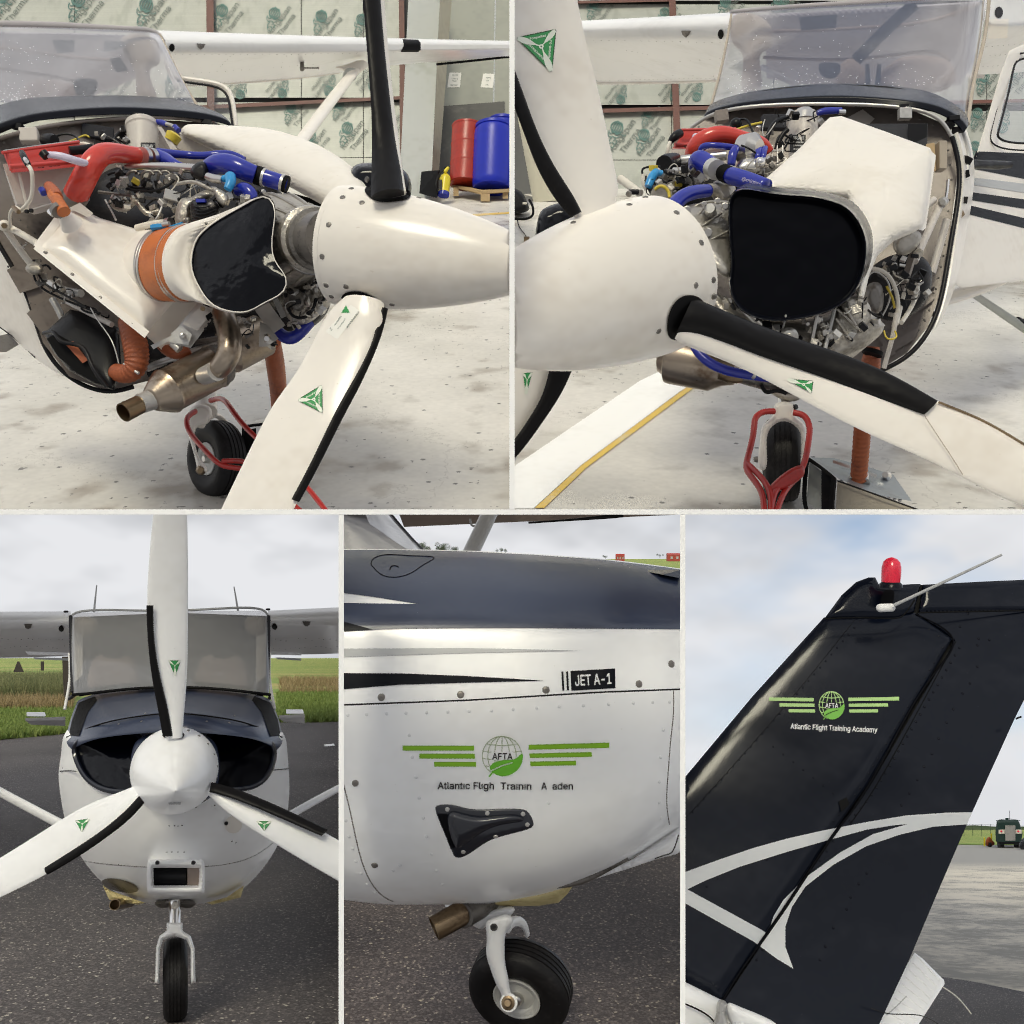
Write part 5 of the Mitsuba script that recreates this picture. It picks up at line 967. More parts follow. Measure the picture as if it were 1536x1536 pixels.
# windscreen and cabin
ws2 = sheet([[(1098, 20, 5.5), (1200, 12, 5.6), (1330, 4, 5.55), (1440, -4, 5.4), (1482, -10, 5.7)], [(1083, 95, 5.2), (1190, 78, 5.15), (1330, 70, 5.05), (1440, 72, 5.0), (1470, 74, 5.3)], [(1062, 168, 4.9), (1130, 142, 4.8), (1250, 130, 4.72), (1380, 142, 4.55), (1452, 186, 4.5)]], 40, 60, 0)
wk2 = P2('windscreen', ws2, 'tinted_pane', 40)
dd = []
for _ in range(270):
    x = random.uniform(1090, 1400); y = random.gauss(128, 12) if random.random() < .75 else random.uniform(20, 135)
    if 15 < y < 145: dd.append((x, y))
put(wk2 + '__water_drops', cat_([domes(ws2.surf, [q], random.uniform(.35, 1.0), .5) for q in dd]), 'droplet', True); labels[wk2 + '__water_drops'] = {'kind': 'stuff'}
P2('windscreen_edge', tube([(1484, -8, 5.6), (1478, 50, 5.35), (1462, 118, 4.9), (1452, 186, 4.5)], 2.6), 'trim_tan'); P2('windscreen_edge', tube([(1097, 22, 5.5), (1084, 92, 5.2), (1064, 166, 4.9)], 1.8), 'trim_tan')
P2('windscreen_edge', tube([(1064, 166, 4.88), (1130, 141, 4.78), (1250, 129, 4.7), (1380, 141, 4.53), (1452, 185, 4.48)], 1.8), 'black_plastic')
P2('roof_edge', tube([(1096, 18, 5.55), (1200, 10, 5.65), (1330, 2, 5.6), (1450, -8, 5.5)], [3, 4, 5, 6]), 'headliner')
cc2 = P2('cabin_ceiling', pillow([(1100, 24), (1200, 18), (1340, 10), (1470, 2), (1462, 90), (1440, 128), (1330, 130), (1200, 126), (1150, 118), (1148, 60)], [(1110, 30, 6.1), (1470, 10, 5.9), (1300, 130, 6.9)], .12, 60, .05, 9, False), 'headliner')
for p in ([(1160, 47, 5.95), (1240, 45, 5.95), (1320, 40, 5.9)], [(1145, 86, 6.3), (1240, 90, 6.3), (1330, 84, 6.25), (1400, 78, 6.1), (1424, 90, 6.0)], [(1320, 42, 5.85), (1400, 30, 5.75), (1470, 6, 5.7)]): put(uniq(cc2 + '__rib'), tube(p, 2.4), 'seat_tan')
P2('cabin_brace', tube([(1372, 6, 5.6), (1330, 44, 5.65), (1284, 90, 5.7)], 9, 4, flat=.5), 'seat_grey')
P2('door_post', pillow([(1098, 28), (1112, 20), (1138, 24), (1158, 46), (1152, 74), (1140, 84), (1140, 138), (1116, 140), (1114, 84), (1100, 66)], 5.75, .06, 14, .06, 5), 'trim_tan')
P2('seat_back', pillow([(1262, 96), (1276, 88), (1292, 98), (1298, 128), (1258, 130)], 6.0, .05, 12, .06, 5), 'seat_tan'); P2('seat_back', pillow([(1336, 96), (1352, 86), (1410, 86), (1428, 98), (1426, 130), (1318, 130), (1322, 108)], 5.9, .06, 14, .06, 5), 'seat_tan')
P2('headrest', pillow([(1229, 96), (1244, 94), (1260, 97), (1258, 112), (1250, 118), (1236, 116), (1229, 108)], 5.7, .04, 8, .05, 4), 'seat_grey'); P2('seat_belt', plate([(1298, 96), (1304, 96), (1306, 130), (1298, 130)], 5.85, .01, 8), 'seat_grey', False); P2('seat_belt', plate([(1316, 96), (1322, 96), (1320, 128), (1312, 128)], 5.85, .01, 8), 'seat_grey', False)
P2('dark_panel', plate([(1198, 26), (1256, 22), (1254, 42), (1202, 46)], 5.8, .01, 9), 'seat_grey', False)
P2('cabin_brace', tube([(1142, 100, 5.9), (1170, 115, 5.8), (1196, 128, 5.7)], 5, 4, flat=.6), 'zinc_plate')
# wings
wb = sheet([[(772, 34, 8.8), (870, 31, 7.9), (990, 25, 7.1), (1105, 18, 6.5)], [(772, 37, 8.4), (870, 35, 7.5), (990, 29, 6.7), (1103, 23, 6.1)], [(772, 44, 8.3), (870, 44, 7.4), (990, 40, 6.6), (1100, 36, 6.0)], [(772, 52, 8.35), (870, 54, 7.45), (990, 54, 6.65), (1098, 54, 6.05)], [(772, 62, 8.6), (870, 68, 7.7), (990, 72, 6.95), (1094, 74, 6.4)], [(772, 92, 9.5), (870, 99, 8.6), (990, 102, 7.7), (1086, 104, 7.0)], [(772, 118, 10.1), (890, 126, 9.1), (990, 125, 8.3), (1080, 122, 7.5)]], 40, 60, .02)
wgk2 = P2('wing', wb, 'wing_white', 40); put(wgk2 + '__trailing_edge', tube([(890, 125, 9.05), (990, 124, 8.25), (1080, 121, 7.45)], 2.0), 'warm_lit_white')
put(wgk2 + '__vent_hole', decal(np.array([(1081 + 4.2 * math.cos(t), 51.5 + 7.2 * math.sin(t)) for t in np.linspace(0, 6.2, 24)]), wb.surf, .004, 4), 'black_matt', False); put(wgk2 + '__landing_light', decal([(1022, 46), (1036, 46.5), (1034, 52), (1029, 57), (1023, 52)], wb.surf, .005, 4), 'dark_alloy', False)
put(wgk2 + '__rivets', domes(wb.surf, along([(895, 121), (1078, 117)], 6.5) + along([(890, 60), (1092, 64)], 12) + along([(940, 76), (972, 82)], 8) + along([(1020, 92), (1080, 88)], 14) + along([(948, 112), (1070, 114)], 30), .8, .5), 'dark_alloy', True); labels[wgk2 + '__rivets'] = {'kind': 'stuff'}
wr = sheet([[(1474, -20, 5.9), (1500, -20, 6.0), (1600, -26, 6.6)], [(1478, 2, 5.8), (1500, 0, 5.9), (1600, -4, 6.5)], [(1480, 30, 5.75), (1506, 34, 5.9), (1600, 26, 6.5)], [(1476, 60, 6.2), (1510, 58, 6.3), (1600, 54, 6.9)], [(1464, 112, 7.2), (1510, 110, 7.3), (1600, 100, 7.9)]], 30, 30, .02); wrk = P2('wing', wr, 'wing_white', 40)
put(wrk + '__vent_hole', decal(np.array([(1498.5 + 6 * math.cos(t), 18.5 + 8.5 * math.sin(t)) for t in np.linspace(0, 6.2, 24)]), wr.surf, .004, 4), 'seat_grey', False); put(wrk + '__inspection_plate', decal(Polygon([(1485, 31), (1511, 30), (1509, 55), (1484, 56)]).buffer(2), wr.surf, .003, 5), 'warm_lit_white', False)
put(wrk + '__rivets', domes(wr.surf, along([(1494, 35), (1512, 33)], 6) + along([(1495, 49), (1508, 49)], 6) + along([(1480, 70), (1530, 66)], 8) + along([(1478, 84), (1530, 80)], 8) + along([(1474, 100), (1520, 97)], 8), .9, .5), 'dark_alloy', True); labels[wrk + '__rivets'] = {'kind': 'stuff'}
P2('wing_tie_bar', plate([(1448, 110), (1478, 112), (1476, 118), (1450, 116)], 7.0, .02, 6), 'warm_lit_white', False)
# open door with stripes
dpl = [(1440, 330, 4.55), (1536, 80, 5.2), (1536, 420, 5.0)]
dm = pillow([(1620, 60), (1536, 66), (1514, 76), (1500, 112), (1464, 234), (1444, 320), (1418, 408), (1424, 420), (1442, 432), (1620, 412)], dpl, .02, 14, .05, 8, False, holes=[[(1600, 84), (1540, 86), (1522, 92), (1514, 120), (1495, 196), (1494, 206), (1504, 214), (1600, 216)]]); dkk = P2('cabin_door', dm, 'warm_lit_white', 40, 'open cabin door with black and grey stripes')
put(dkk + '__window', plate([(1610, 80), (1538, 83), (1520, 90), (1512, 120), (1492, 197), (1491, 209), (1503, 217), (1610, 219)], lambda x, y, f=dfun(dpl): f(x, y) + .02, 0, 12), 'clear_pane', False)
put(dkk + '__window_seal', tube([(1600, 86, 5.2), (1542, 87, 5.17), (1525, 93, 5.14), (1517, 120, 5.05), (1498, 196, 4.85), (1497, 204, 4.84), (1506, 211, 4.86), (1600, 213, 5.1)], 1.6), 'black_plastic'); put(dkk + '__window_seal_001', tube([(1600, 78, 5.2), (1532, 80, 5.15), (1512, 90, 5.12), (1506, 118, 5.03), (1486, 200, 4.83), (1487, 212, 4.82), (1500, 221, 4.84), (1600, 224, 5.1)], 1.2), 'black_plastic')
ddc = Surf(dm.surf.f.points, dm.surf.f.values[:, 0])
for q, m in (([(1464, 227), (1540, 230), (1600, 232), (1600, 272), (1536, 268), (1455, 252)], 'navy_stripe'), ([(1458, 266), (1540, 276), (1600, 282), (1600, 296), (1536, 289), (1452, 276)], 'grey_paint'), ([(1448, 287), (1536, 299), (1600, 306), (1600, 322), (1536, 313), (1444, 298)], 'navy_stripe'), ([(1442, 305), (1536, 327), (1600, 338), (1600, 356), (1536, 342), (1440, 318)], 'navy_stripe')): put(uniq(dkk + '__stripe'), decal(q, ddc, .003, 9), m, False)
put(dkk + '__handle', hull(np.vstack([tube([(1446, 244, 4.5), (1515, 247, 4.7)], 5).vertices, tube([(1450, 249, 4.5), (1500, 250, 4.66)], 4).vertices])), 'black_gloss', 30)
put(dkk + '__rivets', domes(ddc, along([(1462, 270), (1448, 330), (1424, 405)], 14), 1.4, .5), 'dark_metal', True); labels[dkk + '__rivets'] = {'kind': 'stuff'}
sk2 = P2('wing_strut', tube([(1580, 372, 5.6), (1480, 426, 5.0), (1396, 456, 4.6)], [13, 11.5, 9.5], flat=.5), 'warm_lit_white')
P2('gear_leg', tube([(1450, 434, 5.2), (1500, 468, 5.4), (1560, 508, 5.6)], [5, 6, 7], flat=.8), 'column_grey'); P2('gear_leg_fitting', box(Q(1465, 434, 5.15), (.05, .03, .04), rotax(0, 0, 20)), 'black_plastic'); P2('brake_line', tube([(1525, 482, 5.5), (1545, 490, 5.55)], 7), 'black_plastic')
P2('boarding_step', plate([(1390, 466), (1414, 468), (1412, 477), (1394, 474)], 4.5, .05, 6), 'dark_metal', False)
# engine accessories
tk2 = P2('coolant_tank', lathe(Q(1206, 238, 4.1), Q(1204, 176, 4.15), [(0, .06), (.8, .06), (.84, .062), (.86, .066), (.98, .066), (1, .06)], 30), 'battery_grey'); put(tk2 + '__cap', lathe(Q(1206, 180, 4.12), Q(1206, 164, 4.12), [(0, .045), (.6, .045), (1, .03)], 20), 'steel')
ts2 = surf_of(lathe(Q(1206, 238, 4.1), Q(1204, 176, 4.15), [(0, .06), (1, .06)], 60)); put(tk2 + '__label_plate', decal([(1185, 202), (1209, 202), (1207, 228), (1185, 228)], ts2, .003, 4), 'ink', False)
put(tk2 + '__lettering', cat_([text_on('COOLANT', (1186, 209), (1206, 209.5), 4.6, ts2, .005), text_on('50% WATER MIX', (1187, 214), (1206, 214.5), 2.0, ts2, .005), text_on('USE APPROVED', (1187, 219), (1204, 219.5), 2.0, ts2, .005), text_on('FLUID ONLY', (1187, 224), (1200, 224.5), 2.0, ts2, .005)]), 'print_white', False)
P2('blue_fitting', tube([(1226, 170, 4.0), (1236, 167, 4.0), (1262, 166, 4.0)], [4, 5, 4.5]), 'blue_hose'); P2('steel_line', tube([(1258, 168, 3.98), (1268, 168, 3.98)], 3.6), 'chrome')
P2('relay_box', box(Q(1160, 184, 4.25), (.1, .06, .04)), 'seat_grey'); P2('relay_box', box(Q(1082, 175, 4.35), (.055, .05, .04), rotax(0, 0, 8)), 'firewall_metal'); P2('relay_box', box(Q(1357, 171, 4.1), (.05, .045, .03)), 'zinc_plate')
P2('avionics_box', hull(QA([(1284, 186, 4.0), (1392, 185, 3.95), (1390, 236, 3.9), (1284, 230, 4.0), (1284, 186, 4.15), (1392, 185, 4.1), (1390, 236, 4.1)])), 'seat_grey', False); P2('avionics_box', plate([(1362, 186), (1391, 185), (1389, 234), (1362, 232)], 3.93, .01, 9), 'black_plastic', False)
for p in ([(1148, 222, 4.0), (1153, 200, 4.0), (1164, 183, 4.02), (1182, 176, 4.05)], [(1168, 214, 4.0), (1174, 202, 4.0), (1182, 194, 4.0)]): P2('cable', tube(p, 3.4), 'black_plastic')
P2('cable', tube([(1106, 180, 4.2), (1118, 179, 4.15), (1126, 190, 4.12), (1131, 202, 4.1)], 1.6), 'black_plastic'); P2('cable', tube([(1100, 196, 4.15), (1124, 188, 4.15), (1142, 184, 4.18)], 1.8), 'yellow_part'); P2('solenoid', ball(Q(1104, 186, 4.18), .025), 'black_plastic')
P2('wooden_block', hull(QA([(1389, 216, 3.9), (1402, 214, 3.92), (1404, 256, 3.9), (1388, 262, 3.88), (1389, 216, 4.0), (1404, 256, 4.0)])), 'pallet_wood', False); P2('yellow_foam', box(Q(1411, 235, 3.95), (.03, .11, .05)), 'trim_tan')
P2('ring_spanner', tube([(1415, 310, 3.95), (1420, 290, 3.98), (1422, 270, 4.0)], 2.2), 'chrome'); P2('engine_mount_boss', lathe(Q(1416, 302, 4.0), Q(1414, 303, 3.9), [(0, .018), (.8, .018), (1, .01)], 18), 'zinc_plate')
for a, b in (((1410, 308, 3.95), (1372, 392, 3.7)), ((1420, 330, 4.02), (1398, 410, 4.0)), ((1400, 300, 3.95), (1350, 340, 3.7))): P2('mount_tube', tube([a, b], 5.5, 14), 'battery_grey')
# red tray, elbow, hoses
rd2 = [(1020, 200, 4.0), (1110, 195, 4.05), (1015, 224, 4.0)]
rt2 = plate([(1022, 196), (1100, 194), (1112, 200), (1100, 222), (1008, 223), (1018, 210)], rd2, .06, 8); rk2 = P2('battery_tray', rt2, 'red_plastic', False, 'red battery tray'); put(rk2 + '__bar', tube([(1012, 218, 3.95), (1050, 217, 3.97), (1090, 216, 3.98)], 3.4), 'red_plastic'); put(rk2 + '__bar_001', tube([(1022, 195, 3.97), (1060, 194, 3.98), (1104, 193, 4.0)], 2), 'red_plastic')
put(rk2 + '__lettering', text_on('EI-GVI', (1026, 221.5), (1050, 221), 4.2, rt2.surf, .06), 'ink', False)
P2('battery_box', hull(QA([(1006, 224, 4.0), (1090, 223, 4.0), (1090, 250, 4.0), (1006, 256, 4.0), (1010, 222, 4.2), (1090, 222, 4.2), (1090, 250, 4.2)])), 'battery_grey', False)
vk2 = P2('vent_hose', tube([(1006, 212, 3.9), (1002, 222, 3.88), (1001, 240, 3.9)], 2.6), 'hose_white'); put(vk2 + '__elbow', tube([(1020, 200, 3.92), (1012, 205, 3.9), (1005, 213, 3.9)], [6.5, 6.5, 4]), 'black_plastic'); P2('tray_knob', ball(Q(1044, 206, 3.9), .016), 'lilac_hose')
P2('red_elbow_hose', tube([(1040, 240, 3.8), (1044, 222, 3.75), (1062, 206, 3.72), (1090, 202, 3.72), (1120, 210, 3.74), (1142, 216, 3.78), (1152, 228, 3.8)], [14, 14, 13, 12, 11, 10, 9], 26, seg=60), 'red_hose', True, 'red silicone elbow hose')
P2('blue_hose', tube([(1052, 234, 3.66), (1053, 222, 3.64), (1066, 218, 3.62), (1090, 220, 3.62), (1108, 222, 3.64)], [5, 5, 4.6, 4.6, 4.6], 18, seg=50), 'blue_hose', True); P2('blue_hose', tube([(1097, 248, 3.58), (1099, 232, 3.58), (1104, 222, 3.6)], [6, 6.5, 6], 18), 'blue_hose', True)
P2('alloy_can', lathe(Q(1110, 224, 3.66), Q(1140, 222, 3.6), [(0, .03), (.1, .05), (.7, .056), (1, .03)], 28), 'steel'); P2('can_strap', tube([(1112, 218, 3.55), (1122, 222, 3.54), (1134, 230, 3.54)], 1.4), 'black_plastic')
P2('alloy_can', pillow([(1106, 244), (1122, 234), (1140, 240), (1142, 256), (1128, 262), (1104, 256)], 3.6, .04, 10, .06, 4), 'steel')
for x in (1140, 1148): P2('blue_fitting', tube([(x, 222, 3.62), (x - 3, 232, 3.58), (x - 4, 240, 3.58)], [4, 4.5, 4]), 'blue_hose')
P2('terminal', hull(np.vstack([ball(Q(1140, 244, 3.56), .02).vertices, ball(Q(1146, 238, 3.58), .008).vertices])), 'chrome'); P2('wire_basket', tube([(1156, 226, 3.8), (1176, 226, 3.8)], 1.2), 'zinc_plate')
for i in range(3): P2('wire_basket', tube([(1158 + i * 8, 218, 3.8), (1158 + i * 8, 250, 3.78)], .9), 'zinc_plate')
P2('equipment_plate', plate([(1128, 252), (1166, 250), (1172, 258), (1130, 262)], 3.66, .05, 6), 'dark_alloy', False)
P2('intake_manifold', tube([(1010, 242, 3.68), (1030, 240, 3.66), (1060, 236, 3.64), (1090, 233, 3.62)], [7, 7.5, 7, 7], 20), 'steel'); P2('manifold_end', lathe(Q(1012, 242, 3.68), Q(996, 246, 3.58), [(0, .03), (.7, .034), (1, .03)], 28), 'black_plastic', 30)
P2('alloy_pipe', tube([(1010, 256, 3.56), (1024, 256, 3.54), (1036, 252, 3.52)], [5, 5.5, 5], 18), 'steel')
bk2 = P2('blue_hose', tube([(1041, 250, 3.36), (1046, 241, 3.33), (1057, 244, 3.3), (1070, 253, 3.27)], [9, 13, 14.5, 14], 28, seg=44), 'blue_hose', True, 'big blue silicone hose with steel clamps')
blt = tube([(1094, 263, 3.22), (1112, 268, 3.18), (1150, 282, 3.12)], [12.5, 13, 13], 26); put(bk2 + '__outer_run', blt, 'blue_hose', True)
for a, b, mt, r in (((1068, 252), (1075, 255), 'zinc_plate', 15), ((1075, 255), (1095, 263), 'black_matt', 13), ((1092, 262), (1099, 265), 'zinc_plate', 14)): put(uniq(bk2 + '__clamp'), tube([(a[0], a[1], 3.25), (b[0], b[1], 3.22)], r, 24), mt)
try:
    sbl = surf_of(blt); put(bk2 + '__lettering', text_on('@mintex', (1112, 270), (1140, 278), 5.0, sbl, .003, False), 'lilac_hose', False)
except Exception: pass
P2('blue_hose', tube([(1008, 312, 3.0), (1018, 300, 3.02), (1036, 290, 3.06), (1062, 286, 3.12)], [11, 11, 10.5, 9.5], 26, seg=40), 'blue_hose', True); P2('alloy_elbow', tube([(1062, 285, 3.14), (1072, 286, 3.16), (1078, 298, 3.2)], [9, 9, 7]), 'cast_alloy')
P2('engine_block', pillow([(980, 268), (1010, 256), (1060, 255), (1110, 262), (1160, 262), (1180, 300), (1100, 330), (1020, 312), (985, 300)], 3.75, .08, 26, .25, 6), 'dark_metal')
P2('alloy_cover', pillow([(1068, 276), (1082, 270), (1100, 276), (1104, 292), (1094, 304), (1074, 302)], 3.3, .04, 10, .05, 4), 'cast_alloy')
P2('cyan_cap', tube([(984, 258, 3.36), (978, 266, 3.34), (972, 280, 3.33)], [6, 6.5, 5.5]), 'cyan_cap', 35, 'bright blue cap'); P2('cyan_cap', tube([(978, 260, 3.37), (994, 260, 3.37)], 4.6), 'cyan_cap'); P2('white_hose', tube([(966, 262, 3.4), (966, 274, 3.4), (970, 284, 3.4)], 4), 'hose_white')
P2('throttle_body', lathe(Q(994, 292, 3.4), Q(992, 294, 3.32), [(0, .03), (.6, .04), (1, .036)], 28), 'cast_alloy'); P2('yellow_ring', tube([(982, 284, 3.31), (992, 279, 3.3), (1002, 286, 3.3), (1004, 296, 3.3)], 2.4), 'yellow_part')
for x, y, m in ((998, 266, 'dark_alloy'), (1004, 262, 'steel'), (1017, 276, 'yellow_part'), (1008, 276, 'cast_alloy'), (1020, 286, 'black_plastic'), (980, 252, 'yellow_part'), (1014, 294, 'black_plastic'), (1030, 280, 'dark_metal'), (1046, 272, 'steel'), (1024, 266, 'black_plastic')): P2('connector', box(Q(x, y, 3.36), (.024, .018, .02), rotax(20, 30, random.uniform(-40, 40))), m)
for p in ([(964, 262, 3.42), (964, 254, 3.42), (976, 250, 3.42), (990, 250, 3.44)], [(1000, 262, 3.36), (1014, 262, 3.34), (1030, 266, 3.34)], [(1034, 262, 3.34), (1040, 272, 3.33), (1040, 278, 3.33)], [(988, 300, 3.3), (998, 306, 3.28), (1010, 304, 3.28)]): P2('wire_bundle', tube(p, 1.6), 'black_plastic')
P2('mount_tube', tube([(930, 268, 3.9), (960, 290, 3.8)], 6, 14), 'hose_white'); P2('spring_leg', tube([(944, 288, 3.3), (958, 288, 3.3)], 4), 'black_plastic')
clutter(P2, [(970, 255), (1060, 250), (1060, 290), (990, 305), (965, 285)], 3.36, 14, 34); clutter(P2, [(1060, 255), (1180, 230), (1180, 260), (1110, 280)], 3.62, 10, 20)
clutter(P2, [(1060, 430), (1110, 470), (1240, 480), (1300, 440), (1320, 480), (1240, 535), (1140, 500), (1070, 460)], 2.97, 8, 40); clutter(P2, [(1310, 400), (1380, 370), (1400, 430), (1340, 490)], 3.6, 12, 20); clutter(P2, [(1130, 170), (1250, 168), (1180, 250), (1150, 240)], 4.05, 8, 10)
# intake duct and mouth
db = pillow([(1245, 176), (1262, 174), (1330, 198), (1395, 222), (1400, 232), (1392, 300), (1384, 340), (1372, 348), (1340, 362), (1316, 384), (1304, 412), (1296, 446), (1286, 452), (1270, 300), (1142, 288), (1146, 270), (1200, 222), (1236, 184)], [(1250, 180, 3.75), (1398, 230, 3.6), (1290, 450, 2.98)], .16, 90, .05, 7, False)
dk_ = P2('left_intake_duct', db, 'warm_lit_rough', 50, 'broad textured white intake duct')
put(dk_ + '__flange', plate([(1394, 224), (1404, 233), (1389, 342), (1384, 346), (1370, 342), (1388, 318)], [(1396, 226, 3.56), (1404, 233, 3.58), (1386, 342, 3.35)], .02, 7), 'warm_lit_white', False)
dfs = Surf(np.array([(1394, 224), (1404, 233), (1389, 342), (1370, 342.0)]), np.array([3.56, 3.58, 3.35, 3.35]))
for x, y in ((1397, 248), (1391, 279), (1385, 315)): screw(dk_, dfs, x, y, 1.8, 'dark_alloy')
mo = np.array([(1093, 305), (1098, 290), (1112, 283), (1150, 288), (1185, 292), (1215, 294), (1245, 300), (1272, 312), (1290, 334), (1300, 362), (1298, 400), (1290, 425), (1274, 448), (1246, 466), (1208, 477), (1160, 482), (1126, 474), (1104, 458), (1094, 430), (1096, 400), (1094, 360)], float)
mq = spl(mo, 160, True); mq = np.array([LineString(np.vstack([mq, mq[:1]])).interpolate(i / 64, normalized=True).coords[0] for i in range(64)])
def ring2(f, d, sh=(0, 0)): c = mq.mean(0); return QA(np.column_stack([c + (mq - c) * f + np.asarray(sh), np.full(len(mq), d)]))
mk2 = P2('intake_mouth', skin([ring2(.97, 3.08, (8, -6)), ring2(1.0, 2.98, (3, -2)), ring2(1.005, 2.92), ring2(.99, 2.895), ring2(.955, 2.90), ring2(.93, 2.93)], False), 'black_gloss', 60, 'big black square intake mouth')
put(mk2 + '__lining', skin([ring2(.935, 2.925), ring2(.90, 2.98, (1, -3)), ring2(.86, 3.06, (2, -6)), ring2(.78, 3.18, (3, -8)), ring2(.55, 3.24, (4, -8)), ring2(.2, 3.25, (4, -8))]), 'black_deep', 60)
put(mk2 + '__collar', skin([ring2(1.0, 3.08, (9, -8)), ring2(1.006, 3.01, (5, -5)), ring2(1.0, 2.96, (2, -2))], False), 'black_deep', 60)
put(mk2 + '__liner_edge', tube(np.column_stack([np.array([(1140, 452), (1160, 460), (1195, 462), (1230, 455), (1255, 440), (1268, 425)]), np.full(6, 2.94)]), .9), 'dark_alloy')
P2('right_intake_mouth', pillow([(806, 332), (812, 316), (826, 308), (842, 304), (866, 312), (880, 340), (860, 370), (808, 372)], 3.5, .06, 14, .1, 5), 'black_gloss')
# gearbox and castings
P2('gearbox_housing', pillow([(1022, 322), (1032, 308), (1056, 304), (1080, 300), (1100, 306), (1108, 340), (1104, 400), (1096, 416), (1070, 404), (1052, 370), (1034, 340)], [(1030, 310, 3.05), (1100, 310, 3.15), (1090, 410, 2.95)], .07, 22, .2, 5), 'cast_alloy')
for p in ([(1040, 330, 2.98), (1056, 312, 3.0)], [(1052, 340, 2.96), (1082, 320, 2.99)], [(1062, 362, 2.94), (1098, 344, 2.97)], [(1068, 390, 2.92), (1104, 374, 2.96)], [(1030, 320, 3.02), (1056, 304, 3.04), (1100, 306, 3.06)]): P2('casting_rib', tube(p, 2.0, 8), 'cast_alloy')
P2('filler_cap', lathe(Q(1066, 322, 3.02), Q(1065, 312, 2.95), [(0, .018), (.3, .02), (.32, .017), (.9, .017), (1, .014)], 18), 'zinc_plate', 30)
for x, y, r in ((1061, 350, .016), (1030, 315, .012), (1087, 310, .012), (1045, 340, .012), (1076, 302, .01), (1056, 306, .008)): P2('casting_bolt', lathe(Q(x, y, 2.99), Q(x + 1, y - 1, 2.93), [(0, r), (.4, r), (.42, r * .75), (1, r * .7)], 8), 'steel', False)
P2('gear_case', pillow([(1066, 440), (1100, 452), (1150, 478), (1200, 480), (1250, 468), (1280, 450), (1300, 462), (1326, 490), (1300, 520), (1262, 546), (1230, 540), (1150, 510), (1080, 478)], [(1080, 450, 3.0), (1320, 490, 3.25), (1240, 540, 3.1)], .08, 26, .2, 6), 'cast_alloy')
P2('engine_sump', pillow([(1250, 462), (1280, 446), (1310, 470), (1328, 488), (1300, 520), (1250, 542), (1226, 540), (1240, 500)], 3.05, .06, 18, .15, 5, False), 'cast_alloy', 45)
P2('sump_lid', pillow([(1262, 448), (1290, 446), (1306, 462), (1302, 486), (1288, 492), (1268, 470)], 2.99, .02, 6, .05, 4), 'cast_alloy')
for p in ([(1256, 464, 2.98), (1288, 494, 2.97)], [(1268, 462, 2.96), (1284, 488, 2.96)], [(1254, 478, 2.98), (1276, 510, 2.98)], [(1240, 536, 3.0), (1300, 502, 3.0)]): P2('casting_rib', tube(p, 2.0, 8), 'cast_alloy')
P2('freewheel', lathe(Q(1184, 505, 2.98), Q(1183, 506, 2.92), [(0, .027), (.5, .027), (.55, .02), (.9, .02), (.92, .012), (1, .01)], 32), 'steel', 30)
for x, y, r in ((1228, 480, .013), (1238, 498, .012), (1212, 486, .008), (1150, 494, .01), (1166, 498, .008), (1112, 462, .01), (1132, 470, .011), (1095, 452, .01), (1246, 504, .01)): P2('casting_bolt', lathe(Q(x, y, 3.02), Q(x, y, 2.95), [(0, r), (.5, r), (.52, r * .7), (1, r * .65)], 10), 'steel', False)
for p in ([(1072, 440, 2.96), (1102, 470, 2.96)], [(1086, 446, 2.96), (1120, 482, 2.96)], [(1104, 456, 2.95), (1142, 494, 2.96)], [(1122, 466, 2.95), (1156, 500, 2.96)], [(1226, 470, 2.95), (1216, 520, 2.97)], [(1252, 462, 2.97), (1236, 530, 2.98)]): P2('casting_rib', tube(p, 3.2, 8), random.choice(['steel', 'zinc_plate']))
P2('radiator', pillow([(1296, 420), (1330, 386), (1372, 380), (1396, 400), (1390, 450), (1350, 480), (1310, 470)], 3.9, .05, 20, .1, 6), 'dark_metal'); P2('alternator', pillow([(1300, 430), (1318, 424), (1326, 448), (1318, 470), (1302, 462)], 3.5, .04, 10, .06, 4), 'dark_alloy')
for p, r, m in (([(1300, 402, 3.4), (1326, 408, 3.42), (1342, 430, 3.44), (1347, 462, 3.46), (1340, 490, 3.46)], 3.0, 'hose_white'), ([(1374, 420, 3.7), (1376, 436, 3.66), (1366, 462, 3.6), (1352, 484, 3.5)], 3.4, 'hose_white'), ([(1344, 470, 3.44), (1340, 500, 3.44), (1332, 530, 3.46), (1326, 552, 3.48)], 3.6, 'battery_grey'), ([(1356, 440, 3.6), (1350, 466, 3.55), (1345, 486, 3.46)], 3.0, 'hose_white'),
                ([(1330, 430, 3.5), (1338, 446, 3.48), (1342, 462, 3.47)], 1.8, 'yellow_part'), ([(1326, 496, 3.42), (1332, 508, 3.41), (1344, 506, 3.41), (1342, 496, 3.41)], 1.3, 'yellow_part'), ([(1300, 420, 3.5), (1310, 408, 3.5), (1330, 420, 3.5), (1334, 450, 3.5), (1322, 476, 3.5)], 1.4, 'zinc_plate')):
    P2('hose' if r > 2.5 else 'wire', tube(p, r), m)
P2('mount_tube', tube([(1374, 366, 3.6), (1364, 400, 3.66), (1352, 436, 3.7)], 6.5, 4), 'firewall_metal'); P2('cross_bar', tube([(1340, 396, 3.8), (1386, 404, 3.9)], 2.4), 'zinc_plate'); P2('intake_bracket', pillow([(1344, 356), (1372, 346), (1382, 352), (1376, 370), (1352, 384), (1340, 372)], 3.6, .03, 8, .05, 4), 'cast_alloy')
for x, y in ((1338, 402), (1356, 412), (1366, 430), (1318, 440)): P2('clip', box(Q(x, y, 3.5), (.03, .02, .02), rotax(10, 10, random.uniform(-40, 40))), 'black_plastic')
